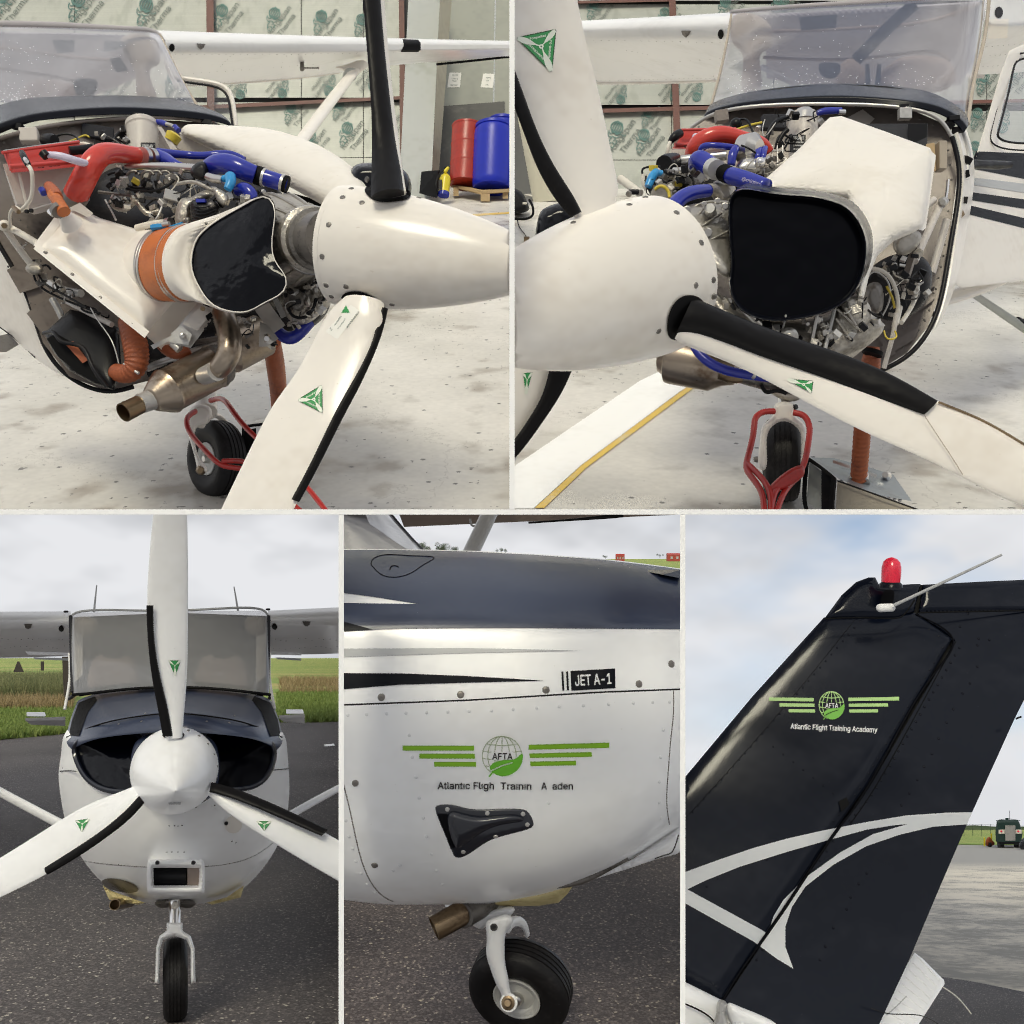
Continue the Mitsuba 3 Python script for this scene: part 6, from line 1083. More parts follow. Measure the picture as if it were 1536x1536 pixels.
P2('muffler', lathe(Q(988, 536, 3.55), Q(1104, 556, 3.45), [(0, .03), (.03, .05), (.1, .06), (.14, .083), (.2, .086), (.7, .086), (.86, .06), (1, .05)], 40), 'burnt_steel', 35, 'brown heat-stained muffler'); P2('tailpipe', tube([(1080, 560, 3.42), (1098, 566, 3.42), (1112, 566, 3.42)], [9, 9, 8]), 'brass_steel')
P2('blue_hose', tube([(1038, 514, 3.32), (1052, 534, 3.3), (1080, 552, 3.28), (1120, 562, 3.26), (1176, 570, 3.26)], [6, 7, 7.5, 7, 6.5], 20, seg=50), 'blue_hose', True, 'dark blue hose under the lower blade'); P2('hose_clamp', tube([(1130, 560, 3.25), (1134, 562, 3.25)], 8.2), 'zinc_plate')
P2('underside_pan', pillow([(1090, 566), (1150, 560), (1210, 572), (1226, 584), (1190, 592), (1120, 578)], 3.6, .05, 10, .08, 5), 'dark_alloy')
P2('cable_bundle', tube([(1142, 578, 3.55), (1150, 588, 3.54), (1164, 586, 3.54), (1180, 590, 3.54)], 3), 'black_plastic')
P2('orange_duct', tube([(1309, 520, 3.6), (1306, 545, 3.62), (1300, 580, 3.7), (1294, 640, 3.85), (1288, 718, 4.02)], [10, 14.5, 14, 13, 12.5], 24, ribs=(34, .07)), 'orange_duct', True, 'ribbed orange duct down to the extraction box'); P2('hose_clamp', tube([(1310, 526, 3.56), (1308, 532, 3.56)], 15, 22), 'black_matt')
# propeller
pb2, pt2 = Q(977, 415, 2.60), Q(680, 498, 2.21); R2 = .203; dr2 = (pt2 - pb2) / np.linalg.norm(pt2 - pb2)
prof2 = [(0, R2 * .99), (.006, R2)] + [(t, R2 * max(0, 1 - ((t - .02) / .985) ** 1.9) ** .62) for t in np.linspace(.03, 1, 30)]
sm2 = lathe(pb2, pt2, prof2, 80); sk3 = P2('spinner', sm2, 'warm_lit_white', 60, 'big warm-lit white spinner pointing out to the left'); ss2 = surf_of(lathe(pb2, pt2, prof2, 180))
P2('spinner_backplate', lathe(pb2 - dr2 * .02, pb2 + dr2 * .004, [(0, R2 * .9), (.2, R2 * .99), (1, R2 * .99)], 64), 'warm_lit_white')
for x, y in ((944, 307), (968, 296), (1015, 319), (860, 334), (1052, 364), (1044, 428), (1070, 420), (1071, 445), (988, 497), (1024, 509), (943, 291)): screw(sk3, ss2, x, y, 4.6)
put(sk3 + '__blade_hole', decal(Polygon(spl([(1001, 488), (1004, 470), (1014, 452), (1030, 443), (1048, 446), (1058, 458), (1060, 480), (1040, 496), (1020, 510), (1004, 506)], 40, True)), ss2, .004, 5), 'black_matt', True)
ul = [(866, 330, 2.40, 918, 316, 2.48), (838, 300, 2.39, 926, 290, 2.48), (812, 250, 2.38, 924, 262, 2.48), (790, 200, 2.37, 911, 200, 2.47), (774, 140, 2.36, 896, 130, 2.46), (764, 70, 2.36, 879, 62, 2.45), (757, -30, 2.35, 860, -30, 2.44)]
um = blade(ul, [.03, .028, .024, .02, .018, .016, .015]); uk2 = P2('propeller_blade', um, 'warm_lit_white', 40, 'upright propeller blade with a big green triangle mark')
put(uk2 + '__black_boot', blade([(856, 326, 2.38, 872, 318, 2.385), (834, 300, 2.37, 860, 294, 2.375), (808, 256, 2.36, 836, 256, 2.365), (788, 206, 2.35, 810, 206, 2.355), (768, 150, 2.34, 788, 150, 2.35), (750, 90, 2.34, 768, 95, 2.35)], .014), 'black_boot', 50)
tri_logo(uk2, [(776, 57), (833, 45), (827, 107)], um.surf)
rl = [(1012, 508, 2.44, 1040, 450, 2.46), (1024, 516, 2.44, 1060, 459, 2.46), (1100, 547, 2.46, 1130, 488, 2.49), (1200, 598, 2.47, 1225, 522, 2.50), (1310, 654, 2.44, 1320, 558, 2.46), (1400, 694, 2.42, 1408, 602, 2.43), (1490, 740, 2.40, 1485, 637, 2.40), (1600, 786, 2.38, 1580, 694, 2.37)]
rm = blade(rl, [.045, .04, .03, .024, .02, .016, .014, .013]); rbk = P2('propeller_blade', rm, 'warm_lit_white', 40, 'lower propeller blade reaching right with a broad black leading edge')
put(rbk + '__black_boot', blade([(1014, 500, 2.425, 1038, 447, 2.45), (1062, 506, 2.43, 1060, 457, 2.45), (1130, 530, 2.45, 1130, 486, 2.48), (1225, 563, 2.46, 1228, 520, 2.49), (1320, 598, 2.435, 1326, 557, 2.45), (1386, 622, 2.415, 1406, 601, 2.42)], [.045, .042, .034, .026, .02, .014]), 'black_boot', 50)
put(rbk + '__edge_guard', tube([(1408, 603, 2.42), (1450, 620, 2.41), (1490, 639, 2.395), (1580, 694, 2.365)], 1.8), 'brass_steel')
put(rbk + '__hairline', tube([(1386, 622, 2.402), (1404, 650, 2.40), (1424, 680, 2.40), (1444, 712, 2.395)], .7), 'trim_tan')
tri_logo(rbk, [(1181, 569), (1219, 572), (1217, 589)], rm.surf, False)
tl = [(740, 540, 2.9, 838, 540, 2.98), (724, 590, 2.9, 826, 590, 2.98), (700, 640, 2.9, 794, 650, 2.98), (660, 720, 2.9, 760, 720, 2.98)]
tmm = blade(tl, .02); tk3 = P2('propeller_blade', tmm, 'warm_lit_white', 40, 'third propeller blade showing below the spinner'); put(tk3 + '__black_boot', blade([(826, 545, 2.93, 862, 545, 2.95), (814, 590, 2.93, 844, 586, 2.95), (792, 630, 2.93, 816, 630, 2.95), (764, 668, 2.93, 782, 676, 2.95), (730, 700, 2.93, 750, 710, 2.95)], .014), 'black_boot', 50)
tri_logo(tk3, [(785, 560), (798, 559), (789, 592)], tmm.surf, False)
# nose gear, tow bar, extraction box
gk2 = P2('nose_gear_strut', lathe(Q(1177, 625, 4.1), Q(1177, 588, 4.15), [(0, .034), (.4, .034), (.41, .026), (1, .026)], 28), 'chrome'); P2('nose_gear_fitting', pillow([(1152, 584), (1178, 580), (1206, 588), (1198, 600), (1170, 598)], 4.1, .03, 8, .06, 4), 'cast_alloy')
P2('nose_gear_fork', pillow([(1163, 606), (1189, 606), (1192, 622), (1206, 636), (1210, 660), (1208, 700), (1202, 706), (1202, 660), (1194, 640), (1176, 632), (1158, 640), (1150, 662), (1148, 704), (1140, 704), (1140, 660), (1146, 636), (1160, 622)], 4.05, .03, 5, .05, 3), 'warm_lit_white')
P2('fork_bolt', lathe(Q(1191, 611, 4.05), Q(1195, 610, 4.04), [(0, .012), (1, .01)], 10), 'dark_metal'); P2('axle_bolt', lathe(Q(1136, 689, 4.1), Q(1131, 689, 4.1), [(0, .014), (1, .01)], 10), 'dark_alloy')
wheel(A2, Q(1172, 690, 4.28), (-.97, 0, -.22), .182, .15, .42, 'nose_wheel')
tb = thing('tow_bar', 'red steel tow bar framing the nose wheel beside the white walkway strip', 'tow bar')
for p in ([(1161, 617, 4.0), (1146, 618, 3.98), (1134, 626, 3.96), (1130, 650, 3.93), (1120, 694, 3.85), (1122, 708, 3.8), (1140, 734, 3.7), (1146, 770, 3.6)], [(1190, 619, 4.0), (1206, 624, 3.98), (1214, 640, 3.95), (1213, 660, 3.92), (1203, 702, 3.83), (1180, 724, 3.74), (1164, 736, 3.68), (1156, 770, 3.6)], [(1119, 694, 3.85), (1134, 708, 3.78), (1153, 734, 3.68), (1156, 770, 3.6)], [(1201, 712, 3.82), (1178, 736, 3.7), (1164, 770, 3.6)]):
    part(tb, 'bar', tube(p, 4.6, 14, seg=60), 'red_paint', 40)
part(tb, 'gusset', pillow([(1202, 698), (1206, 712), (1166, 738), (1150, 742), (1154, 730)], 3.70, .02, 5, .02, 3), 'red_paint')
S['box_front'] = pr(worn((0.23, 0.205, 0.165), (0.3, 0.26, 0.2), 0.7, 6), 0.45)
S['box_blue'] = pr(worn((0.30, 0.33, 0.36), (0.2, 0.2, 0.2), 0.6, 8), 0.35, metallic=0.5)
xb = thing('extraction_box', 'metal extraction box with an open black-edged mouth on the floor right of the nose wheel', 'box')
part(xb, 'front_panel', plate([(1256, 722), (1390, 770), (1370, 790), (1252, 790)], [(1256, 722, 3.95), (1390, 770, 3.8), (1252, 790, 3.85)], .02, 12), 'box_front', False); part(xb, 'panel_edge', tube([(1256, 721, 3.93), (1320, 744, 3.85), (1392, 770, 3.78)], 1.3, 6), 'dark_metal', False)
part(xb, 'top_panel', plate([(1212, 686), (1250, 687), (1300, 700), (1340, 712), (1368, 752), (1316, 742), (1258, 718)], [(1212, 686, 4.2), (1340, 712, 4.35), (1258, 718, 3.97)], .02, 10), 'box_blue', False)
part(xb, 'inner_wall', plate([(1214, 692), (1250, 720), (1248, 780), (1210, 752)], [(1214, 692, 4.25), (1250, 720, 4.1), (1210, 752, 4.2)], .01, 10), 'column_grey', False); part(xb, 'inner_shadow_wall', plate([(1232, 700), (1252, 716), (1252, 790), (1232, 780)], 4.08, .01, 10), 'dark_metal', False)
part(xb, 'mouth_frame', tube([(1211, 687, 4.18), (1207, 752, 4.05), (1212, 770, 4.0)], 3.6, 4), 'black_matt', False); part(xb, 'mouth_frame', tube([(1212, 688, 4.17), (1232, 702, 4.06), (1252, 718, 3.95)], 3.0, 4), 'black_matt', False); part(xb, 'mouth_frame', tube([(1251, 718, 3.93), (1247, 764, 3.85), (1246, 800, 3.8)], 4.4, 4), 'black_matt', False)
for q in ([(1250, 690), (1280, 700), (1278, 704), (1249, 694)], [(1300, 706), (1316, 712), (1314, 717), (1298, 710)]): part(xb, 'latch', plate(q, 4.1, .02, 5), 'steel', False)
part(xb, 'duct_collar', lathe(Q(1288, 724, 4.02), Q(1289, 712, 4.04), [(0, .044), (.3, .038), (1, .037)], 28), 'zinc_plate'); part(xb, 'knob', lathe(Q(1330, 714, 4.2), Q(1328, 712, 4.15), [(0, .02), (1, .012)], 14), 'chrome')
part(xb, 'screws', cat_([ball(Q(x, y, 3.99), .008, sub=1) for x, y in ((1262, 722), (1300, 734), (1326, 742), (1334, 744), (1342, 748), (1350, 750))]), 'chrome', True, stuff=True)
# ================================================================== bay 3: the aircraft from the front on the tarmac
BAY[0] = 3
setting('grass_field', ground(3, 0, 0, 0, 0, .02, poly=[(-60, 1116), (0, 1110), (90, 1101), (250, 1094), (430, 1083), (600, 1078), (800, 1000), (700, 987.2), (-200, 987.2)]), 'turf_green')
def grasspatch(name, mat, spots, h, w, lean=.3):
    V, Fc = [], []
    for i, p in enumerate(spots):
        a = random.uniform(0, 6.28); hh = h * random.uniform(.55, 1.25); dx, dz = math.cos(a) * w, math.sin(a) * w; l = np.array([random.gauss(0, lean) * hh, hh, random.gauss(0, lean) * hh])
        V += [p + (dx, 0, dz), p - (dx, 0, dz), p + l * .6 + (dx * .6, 0, dz * .6), p + l]; k = 4 * i; Fc += [(k, k + 1, k + 2), (k + 1, k + 3, k + 2)]
    return setting(name, trimesh.Trimesh(np.array(V), Fc, process=False), mat, False, True)
def spots(n, x0, x1, y0, y1, bay=3): 
    out = []
    while len(out) < n:
        x, y = random.uniform(x0, x1), random.uniform(y0, y1)
        if (y < 1110 - (x / 90) * 8 if x < 90 else y < 1101 - (x - 90) * .044): out.append(G(bay, x, y, .0))
    return out
grasspatch('grass', 'blade_green', spots(9000, -8, 112, 1064, 1111) + spots(9000, 415, 512, 1040, 1084), .16, .02)
grasspatch('reeds', 'blade_reed', spots(14000, -8, 108, 1028, 1058), 0.8, .018, .16)
grasspatch('dry_grass', 'blade_straw', spots(2600, -8, 108, 1054, 1067) + spots(1800, 420, 512, 1020, 1031) + spots(700, 420, 512, 1036, 1041), .42, .016, .3)
S['wood_dark'] = pr((0.06, 0.05, 0.045), 0.8)
for q, lab in (([(26, 992), (29, 992), (36, 1008), (20, 1008)], 'dark A-shaped marker post in the field behind the left wing'), ([(61, 992), (66, 992), (66, 1006), (61, 1006)], 'short dark post in the field between the marker post and the fuselage'), ([(93, 985), (104, 985), (106, 1052), (96, 1056)], 'tall dark timber post standing beside the windscreen')):
    solo('field_post', plate(q, gd(3, q[2][0], max(q[2][1], q[3][1]) + (45 if q[2][1] < 1010 else 8)), .15, 6), 'wood_dark', lab, 'post', smooth=False)
setting('painted_mark', ground(3, 0, 0, 0, 0, .006, poly=[(486, 1117), (501, 1116), (502, 1119), (487, 1120)]), 'floor_white')
A3 = thing('light_aircraft', 'white light aircraft with dark upper cowling facing the camera on the tarmac', 'aircraft')
def P3(n, m, mat, sm=35, label=None, stuff=False): return part(A3, n, m, mat, sm, label, stuff)
sil = [(100, 1096), (92, 1128), (88, 1158), (91, 1195), (98, 1232), (112, 1268), (135, 1304), (168, 1335), (205, 1352), (262, 1358), (322, 1352), (362, 1335), (398, 1298), (420, 1260), (431, 1220), (434, 1170), (431, 1128), (422, 1096), (360, 1082), (262, 1074), (165, 1082)]
il = [(113, 1122), (122, 1111), (150, 1102), (185, 1098), (204, 1101), (212, 1112), (210, 1130), (204, 1160), (206, 1182), (190, 1187), (160, 1184), (136, 1172), (120, 1150)]
ir = [(313, 1110), (320, 1100), (345, 1098), (380, 1104), (402, 1112), (410, 1124), (408, 1146), (396, 1168), (376, 1180), (345, 1184), (322, 1182), (318, 1160), (322, 1130)]
cb = pillow(sil, [(262, 1090, 4.55), (88, 1158, 4.6), (262, 1358, 4.75)], .52, 120, .2, 6, holes=[spl(il, 40, True), spl(ir, 40, True)], keep=True); ck3 = P3('cowling', cb, 'white_paint', 50, 'white lower cowling with two black intakes')
up3 = sheet([[(116, 1052, 5.15), (165, 1036, 4.95), (262, 1028, 4.9), (362, 1036, 4.95), (407, 1052, 5.15)], [(105, 1082, 4.7), (160, 1059, 4.45), (262, 1049, 4.4), (366, 1059, 4.45), (419, 1082, 4.7)], [(99, 1108, 4.45), (156, 1085, 4.14), (262, 1070, 4.04), (368, 1085, 4.14), (424, 1108, 4.45)], [(109, 1125, 4.3), (158, 1106, 4.05), (262, 1098, 3.97), (366, 1106, 4.05), (415, 1125, 4.3)]], 40, 60, .012)
uk3 = P3('upper_cowling', up3, 'navy_deck', 50, 'glossy dark upper cowling'); put(uk3 + '__seam', tube([(100, 1106, 4.42), (156, 1084.5, 4.12), (205, 1075, 4.05), (262, 1070, 4.02), (318, 1075, 4.05), (368, 1084.5, 4.12), (423, 1106, 4.42)], 1.1), 'black_matt')
for q in ([(118, 1054), (142, 1044), (146, 1050), (132, 1068), (118, 1104), (103, 1103), (108, 1080)], [(406, 1054), (382, 1044), (378, 1050), (392, 1068), (406, 1104), (421, 1103), (417, 1080)]): put(uniq(uk3 + '__matt_strip'), decal(Polygon(q), up3.surf, .004, 6), 'black_matt', True)
for x, y in ((178, 1086), (212, 1082), (310, 1082), (344, 1084), (218, 1070), (352, 1074)): screw(uk3, up3.surf, x, y, 1.6, 'dark_alloy')
for q, s_ in ((il, 1), (ir, -1)):
    P_ = spl(q, 48, True); c = P_.mean(0); D0 = cb.surf.D(P_[:, 0], P_[:, 1]) - .012
    D0 = np.clip(D0, 4.0, 4.32); r_ = lambda f, dd: QA(np.column_stack([c + (P_ - c) * f, D0 * (1 if dd < .05 else .3) + (0 if dd < .05 else .7) * D0.mean() + dd]))
    ikk = P3('intake', skin([r_(1.05, .03), r_(1.04, -.012), r_(1.0, -.016), r_(.97, 0)], False), 'black_matt', 50, 'black cowling intake'); put(ikk + '__lining', skin([r_(.985, -.008), r_(.95, .01), r_(.9, .10), r_(.75, .22), r_(.4, .26), r_(.05, .27)]), 'black_gloss' if s_ > 0 else 'black_deep', 60); put(uniq(ikk + '__lip'), tube3(np.vstack([r_(1.02, -.016), r_(1.02, -.016)[:1]]), .011, 8), 'navy_paint')
P3('nose_surround', pillow([(200, 1120), (215, 1104), (262, 1094), (310, 1104), (326, 1122), (328, 1170), (316, 1196), (262, 1214), (208, 1196), (196, 1165)], 4.05, .05, 24, .1, 6), 'navy_deck')
put(uniq(ck3 + '__side_seam'), tube([(90, 1157, 4.5), (102, 1156, 4.33), (114, 1157, 4.2)], .8), 'dark_metal'); put(uniq(ck3 + '__side_seam'), tube([(410, 1155, 4.2), (422, 1154, 4.33), (433, 1153, 4.5)], .8), 'dark_metal')
sxy = [(120, 1290), (160, 1296), (215, 1300), (226, 1301)], [(300, 1300), (340, 1296), (380, 1284), (412, 1262)]
for q in sxy: put(uniq(ck3 + '__lower_seam'), tube3(np.array([cb.surf.pt(x, y, .001) for x, y in spl(np.array(q, float), 14)]), .0016, 6), 'dark_alloy')
put(ck3 + '__rivets', domes(cb.surf, [(254, 1239), (262, 1238.5), (267, 1239), (273, 1238), (250, 1278), (258, 1278), (267, 1278), (276, 1278), (178, 1297), (182, 1297.5), (94, 1152), (427, 1147), (348, 1262), (354, 1264), (322, 1208)], 1.1, .5), 'dark_metal', True); labels[ck3 + '__rivets'] = {'kind': 'stuff'}
lens = decal(Point(350, 1237).buffer(13), cb.surf, .006, 5); put(ck3 + '__round_cover', lens, 'warm_lit_white', True); put(ck3 + '__round_cover_latch', ball(cb.surf.pt(339, 1233, .008), .008), 'dark_metal')
put(ck3 + '__mesh_grille', decal(Polygon([(180 + 28 * math.cos(t) * .98 - 9 * math.sin(t) * .2, 1328.5 + 28 * math.cos(t) * .22 + 9 * math.sin(t)) for t in np.linspace(0, 6.2, 32)]), cb.surf, .005, 5), 'dark_alloy', True)
fr = [(222, 1292), (228, 1289), (300, 1289), (306, 1292), (307, 1334), (303, 1341), (226, 1341), (221, 1336)]
sk_ = P3('lower_scoop', pillow(fr, 4.17, .05, 8, .25, 3, holes=[[(230, 1302), (299, 1302), (298, 1328), (231, 1328)]]), 'white_paint', 45, 'white frame of the lower air scoop'); put(sk_ + '__inside', plate([(226, 1298), (302, 1298), (302, 1332), (226, 1332)], 4.3, .02, 8), 'black_matt', False); put(sk_ + '__drum', tube([(226, 1314, 4.24), (282, 1314, 4.24)], 12), 'black_plastic'); put(sk_ + '__end_block', plate([(281, 1302), (299, 1302), (299, 1328), (281, 1328)], 4.22, .02, 6), 'seat_tan', False)
for x in (236, 290): put(uniq(sk_ + '__bolt'), lathe(Q(x, 1294, 4.12), Q(x, 1294, 4.105), [(0, .009), (1, .007)], 10), 'dark_metal')
S['foam_yellow'] = pr(worn((0.52, 0.44, 0.22), (0.36, 0.28, 0.12), 0.8, 14), 0.8)
for q in ([(154, 1328), (166, 1336), (205, 1350), (218, 1354), (206, 1357), (164, 1350)], [(310, 1354), (340, 1346), (366, 1328), (361, 1346), (318, 1357)]): P3('foam_pad', pillow(q, 4.5, .03, 6, .06, 4, False), 'foam_yellow')
P3('tailpipe', lathe(Q(195, 1354, 4.7), Q(172, 1357, 4.35), [(0, .022), (1, .023), (1, .020), (.5, .018)], 28), 'brass_steel')
pb3, pt3 = Q(262, 1154, 3.95), Q(264, 1186, 3.5); R3_ = .166
pf3 = [(0, R3_ * .98), (.01, R3_)] + [(t, R3_ * max(0, 1 - ((t - .02) / .982) ** 1.55) ** .85) for t in np.linspace(.03, 1, 30)]
spm = lathe(pb3, pt3, pf3, 72); sp3 = P3('spinner', spm, 'white_paint', 60); ss3 = surf_of(lathe(pb3, pt3, pf3, 160))
for i in range(22):
    t = i / 22 * 2 * math.pi + .1; c = pb3 + (pt3 - pb3) * .06; e = np.array([math.cos(t), math.sin(t), 0.0]); put(uniq(sp3 + '__screw'), ball(c + e * R3_ * .985, .0065, sub=1), 'dark_alloy')
put(sp3 + '__blade_hole', decal([(243, 1103), (252, 1097), (270, 1096), (277, 1101), (275, 1106), (246, 1106)], ss3, .004, 4), 'black_matt', True); put(sp3 + '__tip_tape', decal([(252, 1204), (272, 1203), (271, 1207), (254, 1207)], ss3, .003, 4), 'grey_paint', True)
def bl3(st, th, bt, tri, lab):
    m = blade(st, th); k = P3('propeller_blade', m, 'white_paint', 40, lab); put(k + '__black_boot', blade(bt, .016), 'black_boot', 50); tri_logo(k, tri, m.surf, False); return k
bl3([(248, 1106, 3.78, 273, 1104, 3.82), (240, 1060, 3.78, 277, 1060, 3.83), (229, 1000, 3.76, 281, 1000, 3.83), (221, 910, 3.74, 282, 910, 3.82), (223, 850, 3.72, 282, 850, 3.8), (228, 790, 3.7, 281, 790, 3.78), (236, 730, 3.68, 278, 730, 3.75)], [.035, .03, .024, .02, .017, .015, .013],
    [(244, 1104, 3.76, 259, 1103, 3.775), (236, 1060, 3.755, 251, 1060, 3.77), (227, 1010, 3.74, 239, 1008, 3.75), (221, 950, 3.725, 231, 950, 3.735), (219.5, 908, 3.715, 230, 908, 3.725)], [(253, 991), (270.5, 991), (263, 1013.5)], 'upright propeller blade rising out of the picture')
bl3([(222, 1196, 3.78, 208, 1178, 3.83), (196, 1224, 3.76, 180, 1188, 3.82), (140, 1266, 3.74, 130, 1208, 3.8), (75, 1308, 3.72, 72, 1242, 3.78), (0, 1346, 3.7, 0, 1287, 3.75), (-80, 1384, 3.68, -80, 1335, 3.72)], [.035, .028, .022, .018, .015, .013],
    [(221, 1199, 3.76, 212, 1190, 3.77), (196, 1227, 3.745, 188, 1216, 3.755), (160, 1256, 3.73, 152, 1246, 3.74), (116, 1286, 3.72, 109, 1275, 3.73), (72, 1312, 3.705, 68, 1301, 3.715)], [(113.5, 1231), (134, 1228.5), (122.5, 1247.5)], 'lower left propeller blade')
bl3([(312, 1192, 3.78, 318, 1176, 3.83), (346, 1222, 3.76, 352, 1187, 3.82), (410, 1264, 3.74, 420, 1214, 3.8), (470, 1300, 3.72, 488, 1249, 3.78), (540, 1340, 3.7, 560, 1292, 3.75)], [.035, .028, .022, .018, .015],
    [(314, 1188, 3.765, 317, 1174, 3.81), (352, 1199, 3.75, 353, 1184, 3.80), (420, 1227, 3.735, 424, 1213, 3.78), (482, 1254, 3.715, 491, 1245, 3.76)], [(385, 1232), (407, 1232), (396.5, 1246)], 'lower right propeller blade')
# cabin
w3 = sheet([[(106, 926, 5.036), (125, 919, 4.982), (262, 917, 4.964), (385, 916, 4.982), (402, 922, 5.036)], [(107, 985, 4.892), (124, 985, 4.820), (262, 982, 4.784), (386, 985, 4.820), (403, 985, 4.892)], [(110, 1040, 4.784), (140, 1042, 4.712), (262, 1032, 4.676), (384, 1042, 4.712), (404, 1040, 4.784)]], 30, 50, 0); P3('windscreen', w3, 'glare_pane', 40)
P3('windscreen_base', tube([(109, 1042, 4.76), (136, 1040, 4.70), (190, 1034, 4.67), (262, 1031, 4.66), (334, 1034, 4.67), (388, 1040, 4.70), (405, 1042, 4.76)], 2.2), 'black_matt')
P3('roof_edge', tube([(105, 930, 5.018), (112, 920, 5.018), (262, 916, 4.982), (394, 915, 5.018), (403, 926, 5.018)], 1.8), 'grey_paint')
for a, b in ((106, 109), (403, 401)): P3('door_post', tube([(a, 924, 5.018), ((a + b) / 2, 985, 4.892), (b, 1038, 4.784)], 2.8), 'seat_grey')
for a, b in ((104, 105), (404.5, 404)): P3('cabin_side', tube([(a, 980, 5.072), (b, 1015, 5.000), (b - (8 if a < 200 else -8), 1064, 4.892)], 2.2), 'white_paint')
P3('cabin_ceiling', pillow([(108, 926), (262, 919), (400, 924), (400, 1000), (262, 990), (110, 1000)], [(108, 924, 5.3), (400, 924, 5.3), (262, 1000, 5.9)], .06, 50, .05, 10, False), 'cabin_grey'); P3('cabin_interior', plate([(108, 985), (402, 985), (402, 1040), (108, 1040)], 5.6, .05, 14), 'cabin_grey', False)
P3('glareshield', sheet([[(118, 1034, 4.820), (262, 1022, 4.748), (396, 1034, 4.820)], [(118, 1042, 4.748), (262, 1030, 4.683), (396, 1042, 4.748)]], 8, 24, .01), 'black_matt')
for x in (170, 332):
    P3('seat_back', pillow([(x - 34, 1000), (x - 24, 984), (x + 24, 984), (x + 34, 1000), (x + 34, 1036), (x - 34, 1036)], 5.15, .05, 16, .05, 6), 'seat_tan'); P3('headrest', pillow([(x - 16, 966), (x, 962), (x + 16, 966), (x + 14, 984), (x - 14, 984)], 5.12, .03, 8, .04, 4), 'seat_grey')
for x0, x1 in ((109, 124), (384, 400)): P3('side_glare', plate([(x0, 930), (x1, 934), (x1, 1012), (x0, 1026)], 5.3, .02, 9), 'hose_white', False)  # pale plates: glare of the wrapped glass sides put into colour
for x, a in ((128, 0), (386, 1)): P3('wing_root_fairing', pillow([(x - 18, 930), (x, 925), (x + 18, 932), (x + 12, 950), (x - 12, 950)], 5.036, .05, 12, .05, 5), 'trim_tan')
for (x0, x1), (yt0, yt1), nm in (((-60, 106), (918, 917), 'left'), ((402, 570), (916, 908), 'right')):
    sg = 1 if nm == 'left' else -1; far, near = (5.504, 5.072) if sg > 0 else (5.072, 5.504)
    R = lambda o, dz: [(x0, yt0 + o * (1 if sg > 0 else .96), far + dz), ((x0 + x1) / 2, (yt0 + yt1) / 2 + o, (far + near) / 2 + dz), (x1, yt1 + o * (.96 if sg > 0 else 1), near + dz)]
    wm = sheet([R(0, .35), R(5, .08), R(14, 0), R(25, .06), R(31, .25), R(50, .9), R(69, 1.7)], 36, 16, .02); kk = P3('wing', wm, 'white_paint', 40)
    hx, lx = (92, 42) if sg > 0 else (412, 460); hy, ly = (943, 939) if sg > 0 else (940, 935)
    put(kk + '__vent_hole', decal(np.array([(hx + 4 * math.cos(t), hy + 4.892 * math.sin(t)) for t in np.linspace(0, 5.144, 20)]), wm.surf, .004, 4), 'black_matt', False); put(kk + '__landing_light', decal([(lx - 6, ly - 3), (lx + 6, ly - 3), (lx + 4, ly + 3), (lx, ly + 5), (lx - 4, ly + 3)], wm.surf, .004, 4), 'dark_alloy', False)
    put(kk + '__underside_rivets', domes(wm.surf, along([(x0 + 10, 960), (x1 - 10, 958)], 9, 2) + along([(x0 + 10, 972), (x1 - 10, 970)], 8, 2), .9, .5), 'dark_metal', True); labels[kk + '__underside_rivets'] = {'kind': 'stuff'}
    fx = (38, 104) if sg > 0 else (402, 452); P3('flap', plate([(fx[0], 977), (fx[1], 979), (fx[1], 983), (fx[0] + 4, 982)], 5.576, .08, 6), 'white_paint', False); P3('flap', plate([(fx[0] + 12, 986), (fx[1], 987.5), (fx[1], 991), (fx[0] + 14, 989)], 5.612, .05, 6), 'column_grey', False)
P3('fuel_cap', ball(Q(99, 917.5, 5.144), .012, (1, .5, 1)), 'dark_metal'); P3('fuel_cap', ball(Q(402, 914, 5.144), .012, (1, .5, 1)), 'dark_metal')
for a, b, c in ((141, 918, (145, 878)), (357, 916, (351, 880))): P3('antenna', tube([(a, b, 5.288), (c[0], c[1], 5.324)], [1.7, .9]), 'white_paint')
for (x0, x1, b0, b1, y) in ((38, 98, 40, 67, 1075), (418, 457, 429, 454, 1071)):
    tk_ = P3('tailplane', hull(QA([(x0, y + 2, 10.0), (x1, y, 9.9), (x1, y + 5, 9.9), (x0, y + 6, 10.0), (x0 + 8, y + 12, 10.9), (x1, y + 14, 10.9)])), 'white_paint', False); put(tk_ + '__elevator', hull(QA([(b0, y - 7, 10.6), (b1, y - 7, 10.6), (b1 + 2, y - 1, 10.3), (b0, y - 1, 10.3), (b0 + 2, y, 10.8), (b1, y, 10.8)])), 'white_paint', False)
for p in ([(-40, 1166, 6.4), (30, 1204, 5.8), (104, 1243, 5.2)], [(548, 1162, 6.4), (490, 1192, 5.8), (420, 1231, 5.2)]): P3('wing_strut', tube(p, [7, 7.5, 8], flat=.6), 'white_paint')
for a, b in (((104, 1048, 5.3), (111, 1043, 5.2)), ((404, 1048, 5.3), (398 + 9, 1040, 5.2))): P3('tie_lug', tube([a, b], 2.6), 'dark_metal')
P3('nose_strut', lathe(Q(262, 1388, 4.45), Q(262, 1352, 4.5), [(0, .025), (.99, .025), (1, .04)], 28), 'chrome'); P3('strut_bolt', lathe(Q(262, 1362, 4.42), Q(262, 1354, 4.42), [(0, .014), (.5, .016), (1, .008)], 10), 'hose_white')
